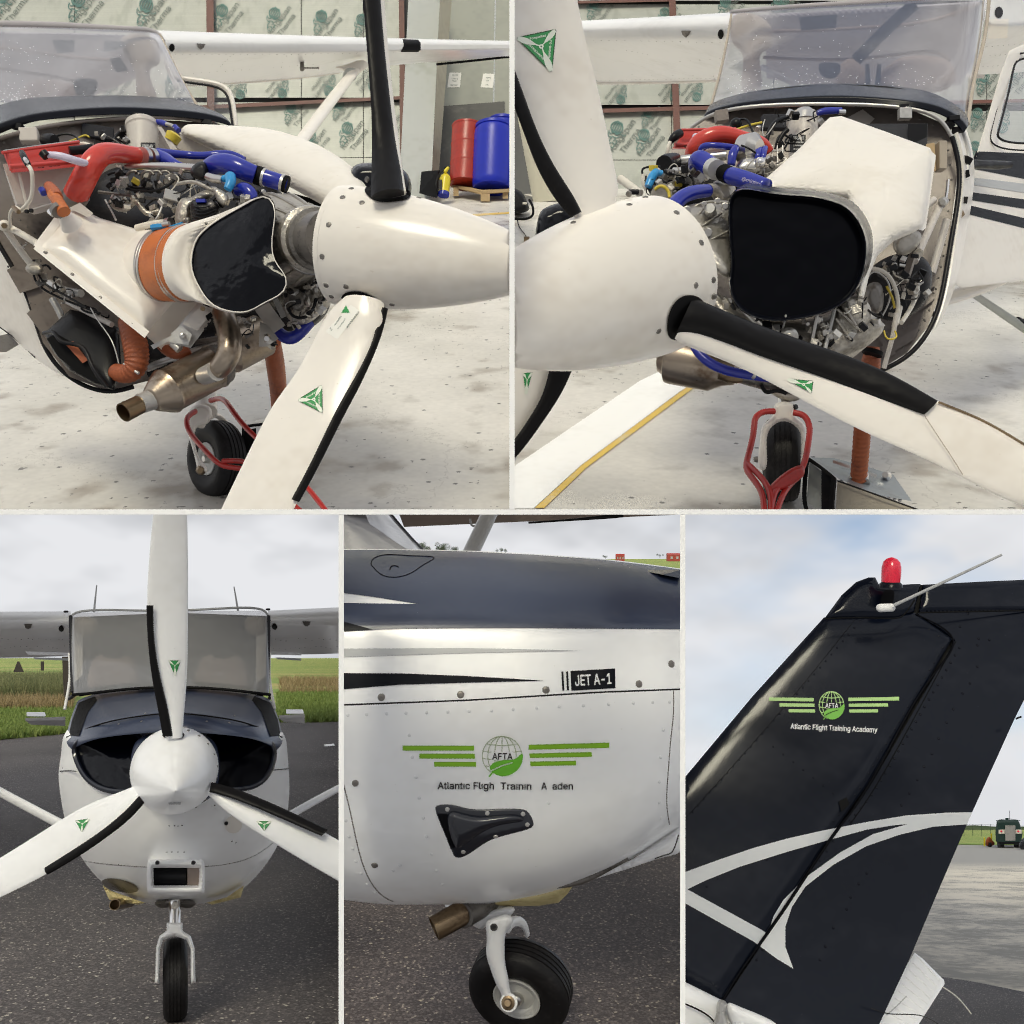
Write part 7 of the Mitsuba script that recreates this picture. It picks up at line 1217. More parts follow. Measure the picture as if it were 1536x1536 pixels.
P3('strut_fitting', pillow([(232, 1354), (262, 1350), (294, 1354), (286, 1362), (262, 1360), (240, 1362)], 4.55, .03, 6, .05, 4), 'dark_alloy')
P3('fork', pillow([(250, 1384), (274, 1384), (274, 1396), (286, 1404), (292, 1422), (293, 1462), (294, 1474), (287, 1476), (286, 1462), (286, 1424), (280, 1410), (262, 1404), (245, 1410), (240, 1424), (239, 1462), (239, 1476), (232, 1475), (233, 1462), (234, 1422), (239, 1404), (250, 1396)], 4.38, .04, 4, .06, 2.6, False), 'white_paint', 60)
for x in (233, 293): P3('axle_nut', lathe(Q(x - 4, 1468, 4.42), Q(x + 4, 1468, 4.42), [(0, .009), (.2, .013), (.8, .013), (1, .009)], 10), 'dark_alloy')
wheel(A3, Q(263, 1468, 4.52), (1, 0, -.337), .176, .105, .42, 'nose_wheel')
# ================================================================== bay 4: the side of the cowling
BAY[0] = 4
def emblem(parent, X, surf, pale=False, off=.003):
    """Winged globe emblem: X maps the sign's own coordinates (the pixels of the first one) onto the surface."""
    k = uniq(parent + '__emblem'); gm = 'logo_lime_pale' if pale else 'logo_lime'
    tf = lambda pg: shapely.transform(pg, lambda a: np.array([X(*q) for q in a]))
    bs = [[(604, 1118.5), (711, 1118.7), (711, 1126), (604, 1126)], [(629, 1130.5), (712, 1130.7), (712.5, 1138), (629, 1138)], [(651, 1143), (714, 1143), (714, 1150), (651.5, 1150)], [(793, 1117.3), (914, 1114), (914, 1121.8), (793, 1124.6)], [(794, 1130.3), (887.5, 1128), (888, 1135.2), (794.5, 1137)], [(795, 1142.4), (864, 1141.2), (864, 1148), (795.5, 1149.2)]]
    first = True
    for b in bs:
        put(k if first else uniq(k + '__bar'), decal(tf(Polygon(b)), surf, off, 12), gm, False); first = False
    ln = []
    c = (753, 1134); r = 29.5
    for f in (0.0, .38, .72, 1.0):
        t = np.linspace(0, 2 * np.pi, 60); ln.append(LineString(np.column_stack([c[0] + r * f * np.cos(t), c[1] + r * np.sin(t)])))
    for yy in (-.62, -.25, .12, .5):
        h = r * math.sqrt(1 - yy * yy); t = np.linspace(-1, 1, 20); ln.append(LineString(np.column_stack([c[0] + h * t, c[1] + r * yy + 2.5 * (1 - t * t)])))
    leaf = Polygon(spl([(735, 1150), (742, 1143.5), (760, 1140), (774, 1137.5), (783.5, 1130.5), (783, 1143), (776, 1155), (763, 1163), (748, 1163.5), (738, 1158), (735, 1154)], 50, True)).union(LineString([(742, 1155), (734, 1164.5)]).buffer(1.1))
    vein = LineString([(737, 1156), (752, 1149), (768, 1144)]).buffer(.9)
    globe = shapely.union_all([l.buffer(.55 if not pale else .9) for l in ln]).difference(leaf.buffer(1))
    txt = shapely.box(737, 1128, 770, 1140)
    put(k + '__globe', decal(tf(globe.difference(txt)), surf, off, 12), 'logo_lime_pale' if pale else 'globe_olive', False); put(k + '__leaf', decal(tf(leaf.difference(vein)), surf, off + .0005, 8), 'leaf_green', False)
    words = [('AFTA', 738, 1139.2, 769, 1139.2, 9.4)]
    words += [('Atlantic Flight Training Academy', 655, 1185, 862, 1191, 11)] if pale else [('Atlantıc', 656, 1183.5, 705, 1183.5, 10), ('Flıgh', 709, 1183.5, 741, 1183.7, 10), ('Traının', 750, 1184, 797, 1184.2, 10), ('A', 811.5, 1184, 820.5, 1184, 10), ('aden', 828, 1184, 859.5, 1184, 10)]
    out = []
    for s, a, b, c_, d, h in words:
        p0, p1 = np.array(X(a, b)), np.array(X(c_, d)); hh = np.linalg.norm(np.array(X(a, b - h)) - p0); out.append(text_on(s, p0, p1, hh, surf, off + .001))
    put(k + '__lettering', cat_(out), 'print_white' if pale else 'ink', False)
    return k
S['logo_lime'] = pr((0.20, 0.42, 0.012), 0.4); S['logo_lime_pale'] = pr((0.36, 0.58, 0.20), 0.4); S['globe_olive'] = pr((0.30, 0.36, 0.22), 0.4); S['leaf_green'] = pr((0.13, 0.44, 0.02), 0.35)
A4 = thing('light_aircraft', 'light aircraft cowling in side view with a green winged globe emblem above its nose wheel', 'aircraft')
def P4(n, m, mat, sm=35, label=None, stuff=False): return part(A4, n, m, mat, sm, label, stuff)
XS = np.array([490, 600, 700, 800, 900, 1000, 1060.0]); TOP = np.array([824, 824, 826, 831, 838, 850, 859.0]); BOT = np.array([1346, 1357, 1357, 1344, 1311, 1256, 1212.0])
SEAM = np.interp(XS, [490, 700, 900, 1060], [1057, 1049, 1037, 1031])
yk = np.array([825, 834, 850, 880, 915, 945, 1050, 1150, 1240, 1295, 1330, 1348, 1357.0]); dk4 = np.array([3.62, 3.48, 3.36, 3.22, 3.12, 3.06, 3.0, 2.98, 2.985, 3.02, 3.09, 3.22, 3.45])
def dep4(i, f, y):
    yy = 825 + (y - TOP[i]) / (BOT[i] - TOP[i]) * 532; return np.interp(yy, yk, dk4) + .05 * max(0, (XS[i] - 880) / 100) ** 2
def rows4(y0, y1, n): return [[(XS[i], y0[i] + (y1[i] - y0[i]) * f, dep4(i, f, y0[i] + (y1[i] - y0[i]) * f)) for i in range(7)] for f in n]
upm = sheet(rows4(TOP, SEAM, np.array([0, .04, .1, .2, .33, .5, .75, 1])), 60, 60, .008); lom = sheet(rows4(SEAM + .6, BOT, np.array([0, .2, .4, .6, .75, .86, .93, .97, 1])), 60, 60, .008)
uk4 = P4('upper_cowling', upm, 'white_paint', 60, 'upper cowling half, navy above and white below'); lk4 = P4('lower_cowling', lom, 'white_paint', 60, 'white lower cowling half with emblem and rivets')
upm_s, lom_s = upm.surf, lom.surf
nv = [(490, 826)] + [(x, np.interp(x, XS, TOP) + 1.0) for x in range(500, 1060, 20)] + [(1055, 944), (800, 942), (700, 942), (600, 943), (490, 947)]
put(uk4 + '__navy_area', decal(Polygon(nv).difference(Polygon([(500, 887), (560, 895), (630, 906), (560, 905), (500, 904)])), upm_s, .0025, 9), 'navy_deck', True)
put(uk4 + '__dark_wedge', decal([(500, 928), (560, 944.5), (500, 948)], upm_s, .0035, 8), 'navy_stripe', True)
put(uk4 + '__grey_stripe', decal([(500, 973), (700, 972), (800, 974), (873, 976), (800, 977.5), (700, 979.5), (500, 986)], upm_s, .003, 9), 'grey_paint', True); put(uk4 + '__navy_stripe', decal([(500, 1009.5), (600, 1010), (700, 1014), (818, 1021), (700, 1024), (600, 1027), (500, 1035)], upm_s, .003, 9), 'navy_stripe', True)
fl4 = uniq(uk4 + '__fuel_label'); put(fl4, decal([(856, 1006.5), (922.5, 1002.7), (923, 1032), (857, 1036)], upm_s, .003, 9), 'navy_stripe', True); put(fl4 + '__bar', decal([(842, 1007.5), (845, 1007.4), (846.5, 1035.6), (843.5, 1036)], upm_s, .003, 9), 'navy_stripe', True); put(fl4 + '__bar_001', decal([(849, 1007.2), (852, 1007), (853.5, 1035.2), (850.5, 1035.4)], upm_s, .003, 9), 'navy_stripe', True)
put(fl4 + '__lettering', text_on('JET A-1', (862, 1028.6), (917.5, 1025.4), 15.5, upm_s, .0045), 'print_white', False)
def line_on(surf, q, r, mat, key, n=30, o=.0005): put(key, tube3(np.array([surf.pt(x, y, o) for x, y in spl(np.array(q, float), n)]), r, 6), mat)
line_on(upm_s, [(560, 852), (557, 848), (558, 842), (566, 836), (584, 833), (620, 835), (651, 838), (636, 848), (618, 860), (594, 867), (572, 863), (560, 852)], .0016, 'black_matt', uk4 + '__oil_door_seam', 70, .0032); line_on(upm_s, [(585, 856), (587, 851), (593, 850), (598, 852)], .002, 'black_matt', uk4 + '__oil_door_latch', 12, .0032)
P4('panel_seam', tube3(np.array([lom_s.pt(x, float(np.interp(x, XS, SEAM)) + 1.5, 0) for x in np.linspace(500, 1050, 50)]), .0022, 6), 'dark_metal')
for x, y in ((572, 1046), (691, 1042), (819, 1035), (958.5, 1026), (1007, 996)): screw(uk4, upm_s, x, y, 5.6, 'dark_alloy')
for x, y in ((533, 1175), (562, 1298)): screw(lk4, lom_s, x, y, 5, 'dark_alloy')
line_on(lom_s, [(1010, 1036), (1010, 1070), (1006, 1110), (1002, 1160), (1000, 1205), (1004, 1236)], .0016, 'dark_alloy', lk4 + '__front_seam'); line_on(lom_s, [(512, 1165), (520, 1195), (528, 1230), (538, 1275), (552, 1315), (572, 1342), (590, 1352)], .0018, 'dark_alloy', lk4 + '__rear_seam')
rv = [(522, 1073), (550, 1072), (580, 1070.5), (609, 1070), (640, 1069), (672, 1068), (704, 1067), (737, 1066), (770, 1064), (805, 1062), (839, 1060), (875, 1058.5), (913, 1056.5), (950, 1054.5), (979, 1053.5), (1004, 1053)] + [(995, 1095), (991, 1136), (989, 1173), (989, 1204), (992, 1227)] + [(614, 1103), (618.5, 1136), (624, 1166), (629, 1197), (635, 1227), (640, 1255), (648, 1281)] + [(519, 1231), (523.5, 1255), (529, 1273), (534, 1292), (542, 1310), (551, 1326), (563, 1338)] + [(823, 1205), (655, 1306), (600, 1298), (590, 1306), (664, 1326)]
put(lk4 + '__rivets', domes(lom_s, rv, 2.7, .6), 'rivet_white', True); labels[lk4 + '__rivets'] = {'kind': 'stuff'}
S['rivet_white'] = pr((0.66, 0.67, 0.68), 0.3); S['navy_deck'] = pr(worn((0.022, 0.032, 0.066), (0.04, 0.05, 0.08), 0.4, 3.0), 0.3, specular=0.7, clearcoat=0.7, clearcoat_gloss=0.75)
emblem(lk4, lambda x, y: (x, y), lom_s)
vent = [(653, 1212), (657, 1208), (672, 1206.5), (690, 1210), (712, 1214), (745, 1213.5), (784, 1214), (793, 1219), (800.5, 1236), (796, 1242), (762, 1252), (732, 1262), (708, 1278), (690, 1286.5), (682, 1285), (676, 1272)]
vm = pillow(vent, lambda x, y: np.array([float(lom_s.D(a, b)) for a, b in zip(np.ravel(x), np.ravel(y))]) - .002, .004, 6, .002, 4); vk4 = P4('vent_cover', vm, 'navy_paint', 50, 'dark screwed vent cover')
vb = pillow([(672, 1221), (690, 1219), (712, 1224), (740, 1224), (780, 1224), (786, 1230), (760, 1236), (735, 1243), (712, 1256), (692, 1271), (684, 1272)], lambda x, y: np.array([float(lom_s.D(a, b)) for a, b in zip(np.ravel(x), np.ravel(y))]) - .004, .022, 14, .002, 4); put(vk4 + '__hump', vb, 'navy_paint', 60)
put(vk4 + '__opening', decal([(656, 1221), (671, 1221), (684, 1270), (676, 1274)], vm.surf, .002, 5), 'black_deep', False)
for x, y in ((671, 1214), (731, 1220), (784.5, 1221), (791, 1237), (743.5, 1255), (695, 1278)): screw(vk4, vm.surf, x, y, 3.4, 'zinc_plate')
# behind and below
w4 = sheet([[(500, 760, 4.6), (545, 760, 4.7), (585, 770, 4.9)], [(500, 800, 4.1), (560, 800, 4.2), (612, 802, 4.4)], [(500, 832, 3.75), (570, 832, 3.8), (640, 830, 3.95)]], 20, 24, 0); P4('windscreen', w4, 'glare_pane', 40); P4('windscreen_edge', tube([(584, 768, 4.9), (612, 801, 4.4), (637, 827, 3.95)], 1.6), 'seat_grey')
P4('cabin_interior', pillow([(490, 768), (580, 768), (620, 812), (622, 840), (490, 840)], 5.2, .05, 30, .05, 9, False), 'headliner')
P4('wing', hull(QA([(596, 764, 5.6), (1024, 764, 6.6), (1024, 771.8, 6.6), (760, 783.5, 6.2), (700, 786, 5.9), (606, 790.5, 5.6), (600, 770, 6.4), (1000, 768, 7.4)])), 'seat_tan', False); P4('flap_rod', tube([(793, 784, 5.8), (860, 779.5, 5.9), (912, 775, 6.0), (935, 773, 6.0)], [1.6, 1.8, 3.2, 3]), 'black_plastic')
P4('wing_strut', tube([(738, 762, 5.4), (722, 796, 5.1), (703, 836, 4.8)], 13.5, flat=.5), 'white_paint'); P4('strut_hook', tube([(705, 778, 5.3), (708, 788, 5.3), (713, 789, 5.3)], 1.6), 'zinc_plate')
P4('far_intake_lip', hull(QA([(960, 855, 3.5), (1024, 854, 3.5), (1024, 868, 3.42), (994, 862, 3.42), (1024, 860, 3.6)])), 'navy_paint', False)
P4('exhaust_tail', lathe(Q(742, 1346, 3.55), Q(694, 1374, 3.38), [(0, .042), (1, .042)], 32), 'dark_alloy'); P4('tailpipe', lathe(Q(700, 1366, 3.40), Q(651, 1393, 3.36), [(0, .034), (.1, .041), (.97, .041), (1, .0425), (1, .037), (.4, .035)], 36), 'brass_steel', 40, 'brass-coloured tailpipe')
P4('foam_pad', pillow([(690, 1357), (740, 1350), (800, 1342), (862, 1325), (852, 1340), (838, 1354), (806, 1359), (770, 1359)], 3.5, .05, 14, .08, 5, False), 'foam_yellow')
P4('cowl_exit_edge', tube([(836, 1331, 3.35), (870, 1322, 3.33), (905, 1306, 3.32), (942, 1288, 3.3)], [2, 5, 5, 2]), 'dark_alloy'); P4('air_scoop', pillow([(868, 1326), (905, 1310), (950, 1288), (1000, 1256), (1060, 1212), (1060, 1250), (1015, 1281), (984, 1289), (940, 1304)], 3.36, .03, 12, .06, 6, False), 'white_paint'); P4('scoop_seam', tube([(982, 1288, 3.3), (1000, 1282, 3.3), (1008, 1278, 3.3), (1018, 1252, 3.3)], .9), 'dark_metal')
P4('nose_strut', lathe(Q(752, 1384, 3.50), Q(748, 1352, 3.54), [(0, .036), (1, .036)], 28), 'zinc_plate'); P4('strut_lug', pillow([(668, 1354), (690, 1352), (700, 1360), (690, 1372), (672, 1366)], 3.6, .02, 5, .04, 4), 'white_paint')
P4('torque_link', pillow([(700, 1378), (708, 1372), (735, 1366), (760, 1360), (772, 1362), (762, 1376), (730, 1388), (722, 1394)], 3.48, .03, 6, .05, 3), 'white_paint')
fk4 = P4('fork', pillow([(729, 1384), (742, 1376), (764, 1372), (770, 1382), (760, 1398), (757, 1420), (758, 1445), (763, 1470), (767, 1490), (775, 1500), (776, 1508), (769, 1515), (757, 1514), (752, 1505), (753, 1496), (745, 1478), (735, 1452), (729, 1428), (730, 1404)], 3.30, .035, 9, .05, 3), 'white_paint', 60); put(fk4 + '__arch', tube([(762, 1392, 3.36), (768, 1384, 3.42), (778, 1382, 3.48), (787, 1389, 3.53), (791, 1402, 3.56)], [5, 5, 4.5, 4, 3.5], flat=1.6), 'white_paint')
put(fk4 + '__bolt', lathe(Q(742, 1390, 3.29), Q(740, 1391, 3.25), [(0, .014), (.6, .013), (1, .008)], 10), 'dark_metal'); put(fk4 + '__axle_nut', lathe(Q(763, 1504, 3.28), Q(761, 1505, 3.235), [(0, .022), (.5, .022), (.55, .014), (1, .01)], 20), 'brass_steel', 30); put(fk4 + '__eye', lathe(Q(763, 1504, 3.30), Q(763, 1504, 3.262), [(0, .030), (1, .028)], 28), 'white_paint')
wheel(A4, Q(781, 1481, 3.47), (-.27, -.33, .90), .180, .135, .44, 'nose_wheel', grooves=True)
# far field
setting('grass_field', ground(4, -300, 300, 90, 700, .05, nd=4), 'turf_green')
S['leaf_far'] = pr(proc(lambda p, n, uv: mix((0.03, 0.055, 0.02), (0.085, 0.12, 0.045), noise(p.x * 1.3, p.y * 1.3, p.z * 1.3))), 0.9); S['barn_red'] = pr((0.42, 0.075, 0.055), 0.7); S['bark'] = pr((0.08, 0.065, 0.05), 0.9)
def tree(x, yb, h_px, w_px, d, lab, group, seed):
    rs = np.random.RandomState(seed); k = thing('tree', lab, 'tree', group); s = d / F; B = Q(x, yb, d); H, W = h_px * s, w_px * s; V, Fc = [], []
    part(k, 'trunk', tube3(np.array([B - [0, .3, 0], B + [0, H * .4, 0], B + [.05 * W, H * .8, 0]]), np.array([.05 * H, .04 * H, .015 * H]), 8), 'bark')
    cs = [(rs.uniform(-.5, .5) * W * .8, H * rs.uniform(.4, .9), rs.uniform(-.3, .3) * W, rs.uniform(.16, .3) * H) for _ in range(9)]
    for i in range(1500):
        c = cs[rs.randint(9)]; v = rs.normal(size=3); v /= np.linalg.norm(v); p = B + np.array(c[:3]) + v * c[3] * rs.uniform(.6, 1.08); a, b = rs.normal(size=3), rs.normal(size=3); r = .035 * H
        V += [p + a / np.linalg.norm(a) * r, p + b / np.linalg.norm(b) * r, p - (a + b) / np.linalg.norm(a + b) * r]; Fc.append((3 * i, 3 * i + 1, 3 * i + 2))
    part(k, 'crown', trimesh.Trimesh(np.array(V), Fc, process=False), 'leaf_far', False)
for i, (x, yb, h, w, d, lab) in enumerate(((638, 834, 18, 24, 200, 'green tree nearest the windscreen on the skyline left of the strut'), (661, 834, 19, 30, 195, 'broad green tree on the skyline left of the strut'), (680, 832, 12, 14, 205, 'smaller green tree just left of the grey wing strut'), (752, 831, 9, 20, 260, 'low distant tree just right of the wing strut'), (908, 838, 5, 10, 330, 'tiny distant bush left of the smaller red barn'), (990, 836, 5, 12, 330, 'tiny distant bush left of the bigger red barn'))): tree(x, yb, h, w, d, lab, 'trees on the skyline', 50 + i)
def barn(x0, x1, yt, yb, d, lab):
    k = thing('red_barn', lab, 'barn'); w = (x1 - x0) * d / F; H = (yb - yt) * d / F; C = (Q(x0, yb, d) + Q(x1, yb, d)) / 2
    part(k, 'wall', box(C + [0, H * .42, -w * .3], (w, H * .84, w * .6), ch=.02), 'barn_red', False); part(k, 'roof', hull([C + q for q in ((-w * .52, H * .8, 0), (w * .52, H * .8, 0), (-w * .52, H * .8, -w * .62), (w * .52, H * .8, -w * .62), (-w * .52, H, -w * .3), (w * .52, H, -w * .3))]), 'drum_red', False)
    for i in range(3): part(k, 'window', box(C + [(-.3 + .3 * i) * w, H * .45, .01], (w * .12, H * .3, .06), ch=.005), 'column_grey', False)
barn(924, 937, 831, 842, 300, 'small red barn on the skyline above the cowling'); barn(1002, 1030, 830, 842, 300, 'long red barn at the right end of the skyline')
# ================================================================== bay 5: the tail fin
BAY[0] = 5
A5 = thing('light_aircraft', 'dark navy tail fin and rudder of a light aircraft with white swoosh and red beacon', 'aircraft')
def P5(n, m, mat, sm=35, label=None, stuff=False): return part(A5, n, m, mat, sm, label, stuff)
fpl = [(1028, 1165, 3.75), (1428, 957, 3.85), (1319, 1536, 3.35)]; fp = dfun(fpl)
fin = pillow([(1000, 1200), (1028, 1165), (1130, 1043), (1236, 926), (1300, 925), (1372, 919), (1428, 958), (1390, 1024), (1300, 1178), (1240, 1262), (1170, 1368), (1110, 1456), (1080, 1502), (1028, 1474), (990, 1455)], fpl, .014, 26, .05, 9, False); fk5 = P5('tail_fin', fin, 'navy_worn', 60, 'dark tail fin with emblem')
rud = pillow([(1376, 920), (1390, 918), (1600, 914), (1580, 960), (1545, 1032), (1521, 1080), (1458, 1219), (1410, 1330), (1365, 1437), (1318, 1538), (1300, 1580), (1060, 1580), (1086, 1502), (1174, 1370), (1246, 1262), (1306, 1178), (1396, 1024), (1433, 960)], lambda x, y: fp(x, y) + .004, .0, 80, .04, 9, False); rk5 = P5('rudder', rud, 'navy_worn', 60, 'dark rudder with white swoosh')
tip = pillow([(1237, 927), (1262, 893), (1284, 873), (1303, 866), (1313, 866), (1318, 876), (1340, 878), (1368, 876), (1381, 876), (1371, 918), (1345, 926), (1300, 926)], lambda x, y: fp(x, y) - .004, .02, 14, .05, 5, False); tk5 = P5('fin_tip', tip, 'navy_worn', 60); put(tk5 + '__seam', tube([(1237, 928, 3.80), (1300, 927, 3.80), (1346, 927, 3.80), (1356, 922, 3.80), (1372, 900, 3.80)], 1.0), 'black_matt')
put(tk5 + '__dark_patch', decal(Polygon(spl([(1322, 905), (1324, 890), (1330, 885), (1340, 886), (1341, 895), (1337, 906)], 30, True)), tip.surf, .002, 4), 'black_matt', True)
rt5 = pillow([(1384, 877), (1480, 872), (1620, 866), (1620, 915), (1500, 917), (1378, 919)], lambda x, y: fp(x, y) + .002, .012, 10, .05, 6, False); P5('rudder_tip', rt5, 'navy_worn', 60); P5('rudder_tip_seam', tube([(1378, 919, 3.81), (1450, 917.5, 3.83), (1560, 915.5, 3.86)], 1.1), 'black_matt')
bk5 = P5('beacon', lathe(Q(1336, 876, 3.84), Q(1338, 836, 3.85), [(0, .032), (.06, .034), (.3, .036), (.6, .036), (.82, .031), (.94, .02), (1, .004)], 36), 'beacon_red', 50, 'red beacon lens'); put(bk5 + '__base', lathe(Q(1336, 881, 3.84), Q(1336, 873, 3.84), [(0, .045), (.6, .042), (1, .034)], 32), 'navy_soft')
S['beacon_red'] = {'type': 'principled', 'base_color': {'type': 'rgb', 'value': [0.72, 0.012, 0.045]}, 'roughness': 0.15, 'specular': 0.6, 'clearcoat': 0.6}
ak5 = P5('aerial', tube([(1341, 908, 3.68), (1420, 871, 3.60), (1503, 832, 3.52)], [2.6, 2.2, 1.8]), 'grey_paint'); put(ak5 + '__foot', hull(np.vstack([ball(Q(1320.5, 912, 3.71), .0155).vertices, ball(Q(1336.5, 911.5, 3.71), .0155).vertices])), 'print_white')
seam = [(1373, 921), (1429, 958), (1391, 1024), (1302, 1180), (1242, 1264), (1172, 1370), (1110, 1458), (1083, 1503)]
P5('gap_filler', plate([(1366, 886), (1379, 877.5), (1386, 877.5), (1390, 886), (1384, 918), (1440, 958), (1404, 1028), (1312, 1184), (1250, 1268), (1180, 1374), (1100, 1510), (1068, 1504), (1160, 1368), (1230, 1260), (1292, 1176), (1380, 1022), (1418, 958), (1366, 922)], lambda x, y: fp(x, y) + .03, .02, 9), 'black_matt', False)  # black filler plate, added so no sky shows through the hinge gap
P5('hinge_gap', tube(np.column_stack([np.array(seam), fp(np.array(seam)[:, 0], np.array(seam)[:, 1]) - .006]), [1.0, 1.4, 1.6, 1.8, 1.8, 1.8, 1.8, 1.8], 8, seg=80), 'black_deep')
line_on(rud.surf, [(1434, 962), (1401, 1022), (1312, 1182), (1268, 1246)], .0018, 'black_matt', rk5 + '__spar_line', 40); P5('hinge_bracket', plate([(1258, 1202), (1270, 1196), (1274, 1206), (1262, 1218)], lambda x, y: fp(x, y) - .02, .03, 5), 'black_matt', False)
rvs = along([(1426, 972), (1386, 1040), (1300, 1186), (1262, 1232)], 13)
put(rk5 + '__rivets', domes(rud.surf, [(x + 13, y) for x, y in rvs] + along([(1250, 1262), (1190, 1350), (1160, 1395), (1135, 1440)], 17) + along([(1384, 914), (1540, 911)], 30) + [(1452, 920), (1440, 940), (1468, 958), (1484, 960), (1466, 968), (1466, 1000), (1455, 1025), (1444, 1040), (1430, 1064), (1420, 1084), (1408, 1108), (1398, 1131), (1386, 1150), (1376, 1170), (1364, 1190), (1352, 1208), (1318, 1240), (1330, 1250), (1288, 1260), (1300, 1310), (1288, 1326), (1276, 1346), (1270, 1364), (1250, 1392), (1238, 1420), (1230, 1440)], 2.0, .4), 'navy_soft', True); labels[rk5 + '__rivets'] = {'kind': 'stuff'}
put(fk5 + '__rivets', domes(fin.surf, [(x - 12, y) for x, y in rvs] + along([(1290, 932), (1190, 1048), (1100, 1150), (1030, 1228)], 13) + along([(1160, 1120), (1250, 1190)], 20) + along([(1060, 1330), (1100, 1300), (1150, 1290)], 22) + [(1394, 944), (1408, 954), (1282, 924), (1310, 924)], 1.7, .4), 'navy_soft', True); labels[fk5 + '__rivets'] = {'kind': 'stuff'}
line_on(fin.surf, [(1282, 930), (1190, 1044), (1100, 1148), (1024, 1232)], .0012, 'black_matt', fk5 + '__nose_seam', 40)
hl = shapely.LineString(seam).buffer(2.5); swa = Polygon([(1000, 1318), (1028, 1308), (1080, 1289), (1130, 1272), (1180, 1258), (1233, 1246), (1300, 1233), (1360, 1223), (1420, 1219), (1470, 1218), (1462, 1236), (1452, 1236.5), (1400, 1240), (1350, 1252), (1300, 1269), (1250, 1297), (1208, 1330), (1188, 1360), (1178, 1390), (1178, 1420), (1190, 1453), (1165, 1438), (1130, 1412), (1028, 1355), (1000, 1340)]).difference(Polygon([(1031, 1334), (1060, 1320), (1110, 1300), (1180, 1278), (1236, 1262), (1300, 1244.5), (1340, 1238), (1362, 1236), (1310, 1251), (1260, 1279), (1210, 1315), (1175, 1350), (1160, 1375), (1152, 1401), (1143, 1395)]))
finp = Polygon([(900, 1100), (1236, 900), (1429, 958), (1391, 1024), (1302, 1180), (1242, 1264), (1172, 1370), (1083, 1503), (900, 1600)])
swa = swa.intersection(Polygon([(900, 900), (1560, 900), (1521, 1080), (1459, 1217), (1440, 1260), (1300, 1580), (900, 1580)]))
put(fk5 + '__swoosh', decal(swa.intersection(finp).difference(hl), fin.surf, .003, 9), 'swoosh_white', True); put(rk5 + '__swoosh', decal(swa.difference(finp).difference(hl), rud.surf, .003, 9), 'swoosh_white', True)
S['swoosh_white'] = pr((0.62, 0.64, 0.65), 0.3)
def XE(x, y): u = (x - 759) * .63; return (1251 + u, 1058 + (y - 1134) * .70 + .012 * u)
emblem(fk5, XE, fin.surf, True)
P5('fuselage_tail', pillow([(990, 1462), (1028, 1473), (1082, 1500), (1090, 1512), (1140, 1530), (1180, 1580), (990, 1580)], 3.3, .06, 30, .1, 8, False), 'white_paint', 50); P5('tail_seam', tube([(1028, 1506, 3.22), (1060, 1522, 3.22), (1074, 1536, 3.22)], 1.2), 'black_matt'); P5('rudder_cable_boot', pillow([(1078, 1500), (1090, 1504), (1088, 1524), (1096, 1545), (1070, 1548), (1074, 1522)], 3.2, .03, 6, .05, 4), 'zinc_plate'); P5('tail_cone', pillow([(1090, 1506), (1110, 1510), (1170, 1545), (1120, 1560)], 3.22, .04, 12, .05, 5), 'white_paint')
epl = [(1370, 1430, 4.0), (1417, 1470, 3.95), (1322, 1540, 3.5)]; em = pillow([(1340, 1480), (1372, 1429), (1384, 1438), (1416, 1470), (1417, 1476), (1368, 1552), (1290, 1580)], epl, .012, 10, .03, 4, False); ek5 = P5('elevator', em, 'white_paint', 30, 'white ribbed elevator tip')
for i in range(9): f = i / 9.; put(uniq(ek5 + '__rib'), tube3(np.array([em.surf.pt(*(np.array((1374, 1434)) * (1 - f) + np.array((1326, 1530)) * f), .003), em.surf.pt(*(np.array((1410, 1472)) * (1 - f) + np.array((1364, 1548)) * f), .001)]), .0024, 6), 'white_paint')
P5('static_wick', tube([(1415, 1481, 3.9), (1436, 1496, 3.9), (1457, 1521, 3.9)], .8), 'hose_white'); P5('static_wick', tube([(1360, 1494, 3.6), (1342, 1512, 3.58), (1330, 1522, 3.55)], .8), 'grey_paint'); P5('static_wick', tube([(1306, 1512, 3.3), (1330, 1520, 3.3), (1384, 1524, 3.5), (1420, 1546, 3.6)], .8), 'black_plastic'); P5('static_wick', tube([(1532, 1075, 3.6), (1524, 1078, 3.6)], 1.4), 'black_plastic')
# far apron: grass, hedge, fuel truck, posts
setting('grass_field', ground(5, 0, 0, 0, 0, .05, poly=[(1380, 1266.5), (1600, 1269.5), (1900, 1271), (1900, 1240.8), (1300, 1240.8)]), 'turf_green')
hg = np.array([(x, -HC / cp - .3147 * d, -d) for x in np.linspace(60, 900, 60) for d in (560,)]); rs5 = np.random.RandomState(5); hh = 1.2 + 1.8 * rs5.rand(60)
def strip(b, h): n = len(b); t = b + np.column_stack([h * 0, h * cp, h * sp * 0]); return trimesh.Trimesh(np.vstack([b, t, t + [0, -13, -40], b + [0, -12.6, -40]]), np.vstack([np.column_stack([np.arange(n - 1) + k * n, np.arange(1, n) + k * n, np.arange(1, n) + (k + 1) * n]) for k in range(3)] + [np.column_stack([np.arange(n - 1) + k * n, np.arange(1, n) + (k + 1) * n, np.arange(n - 1) + (k + 1) * n]) for k in range(3)]), process=False)
S['hill_far'] = pr(proc(lambda p, n, uv: mix((0.05, 0.08, 0.05), (0.09, 0.12, 0.06), fbm(p.x * .1, p.y * .1, p.z * .4, 3))), 0.9); setting('hills', strip(hg, hh), 'hill_far', True)
d5 = 84.; fk_ = thing('fuel_truck', 'dark green fuel truck seen from behind with a pale cross-shaped panel', 'truck'); u_ = d5 / F
def Y5(x, y, z=0.0): return Q(x, y, d5 + z)
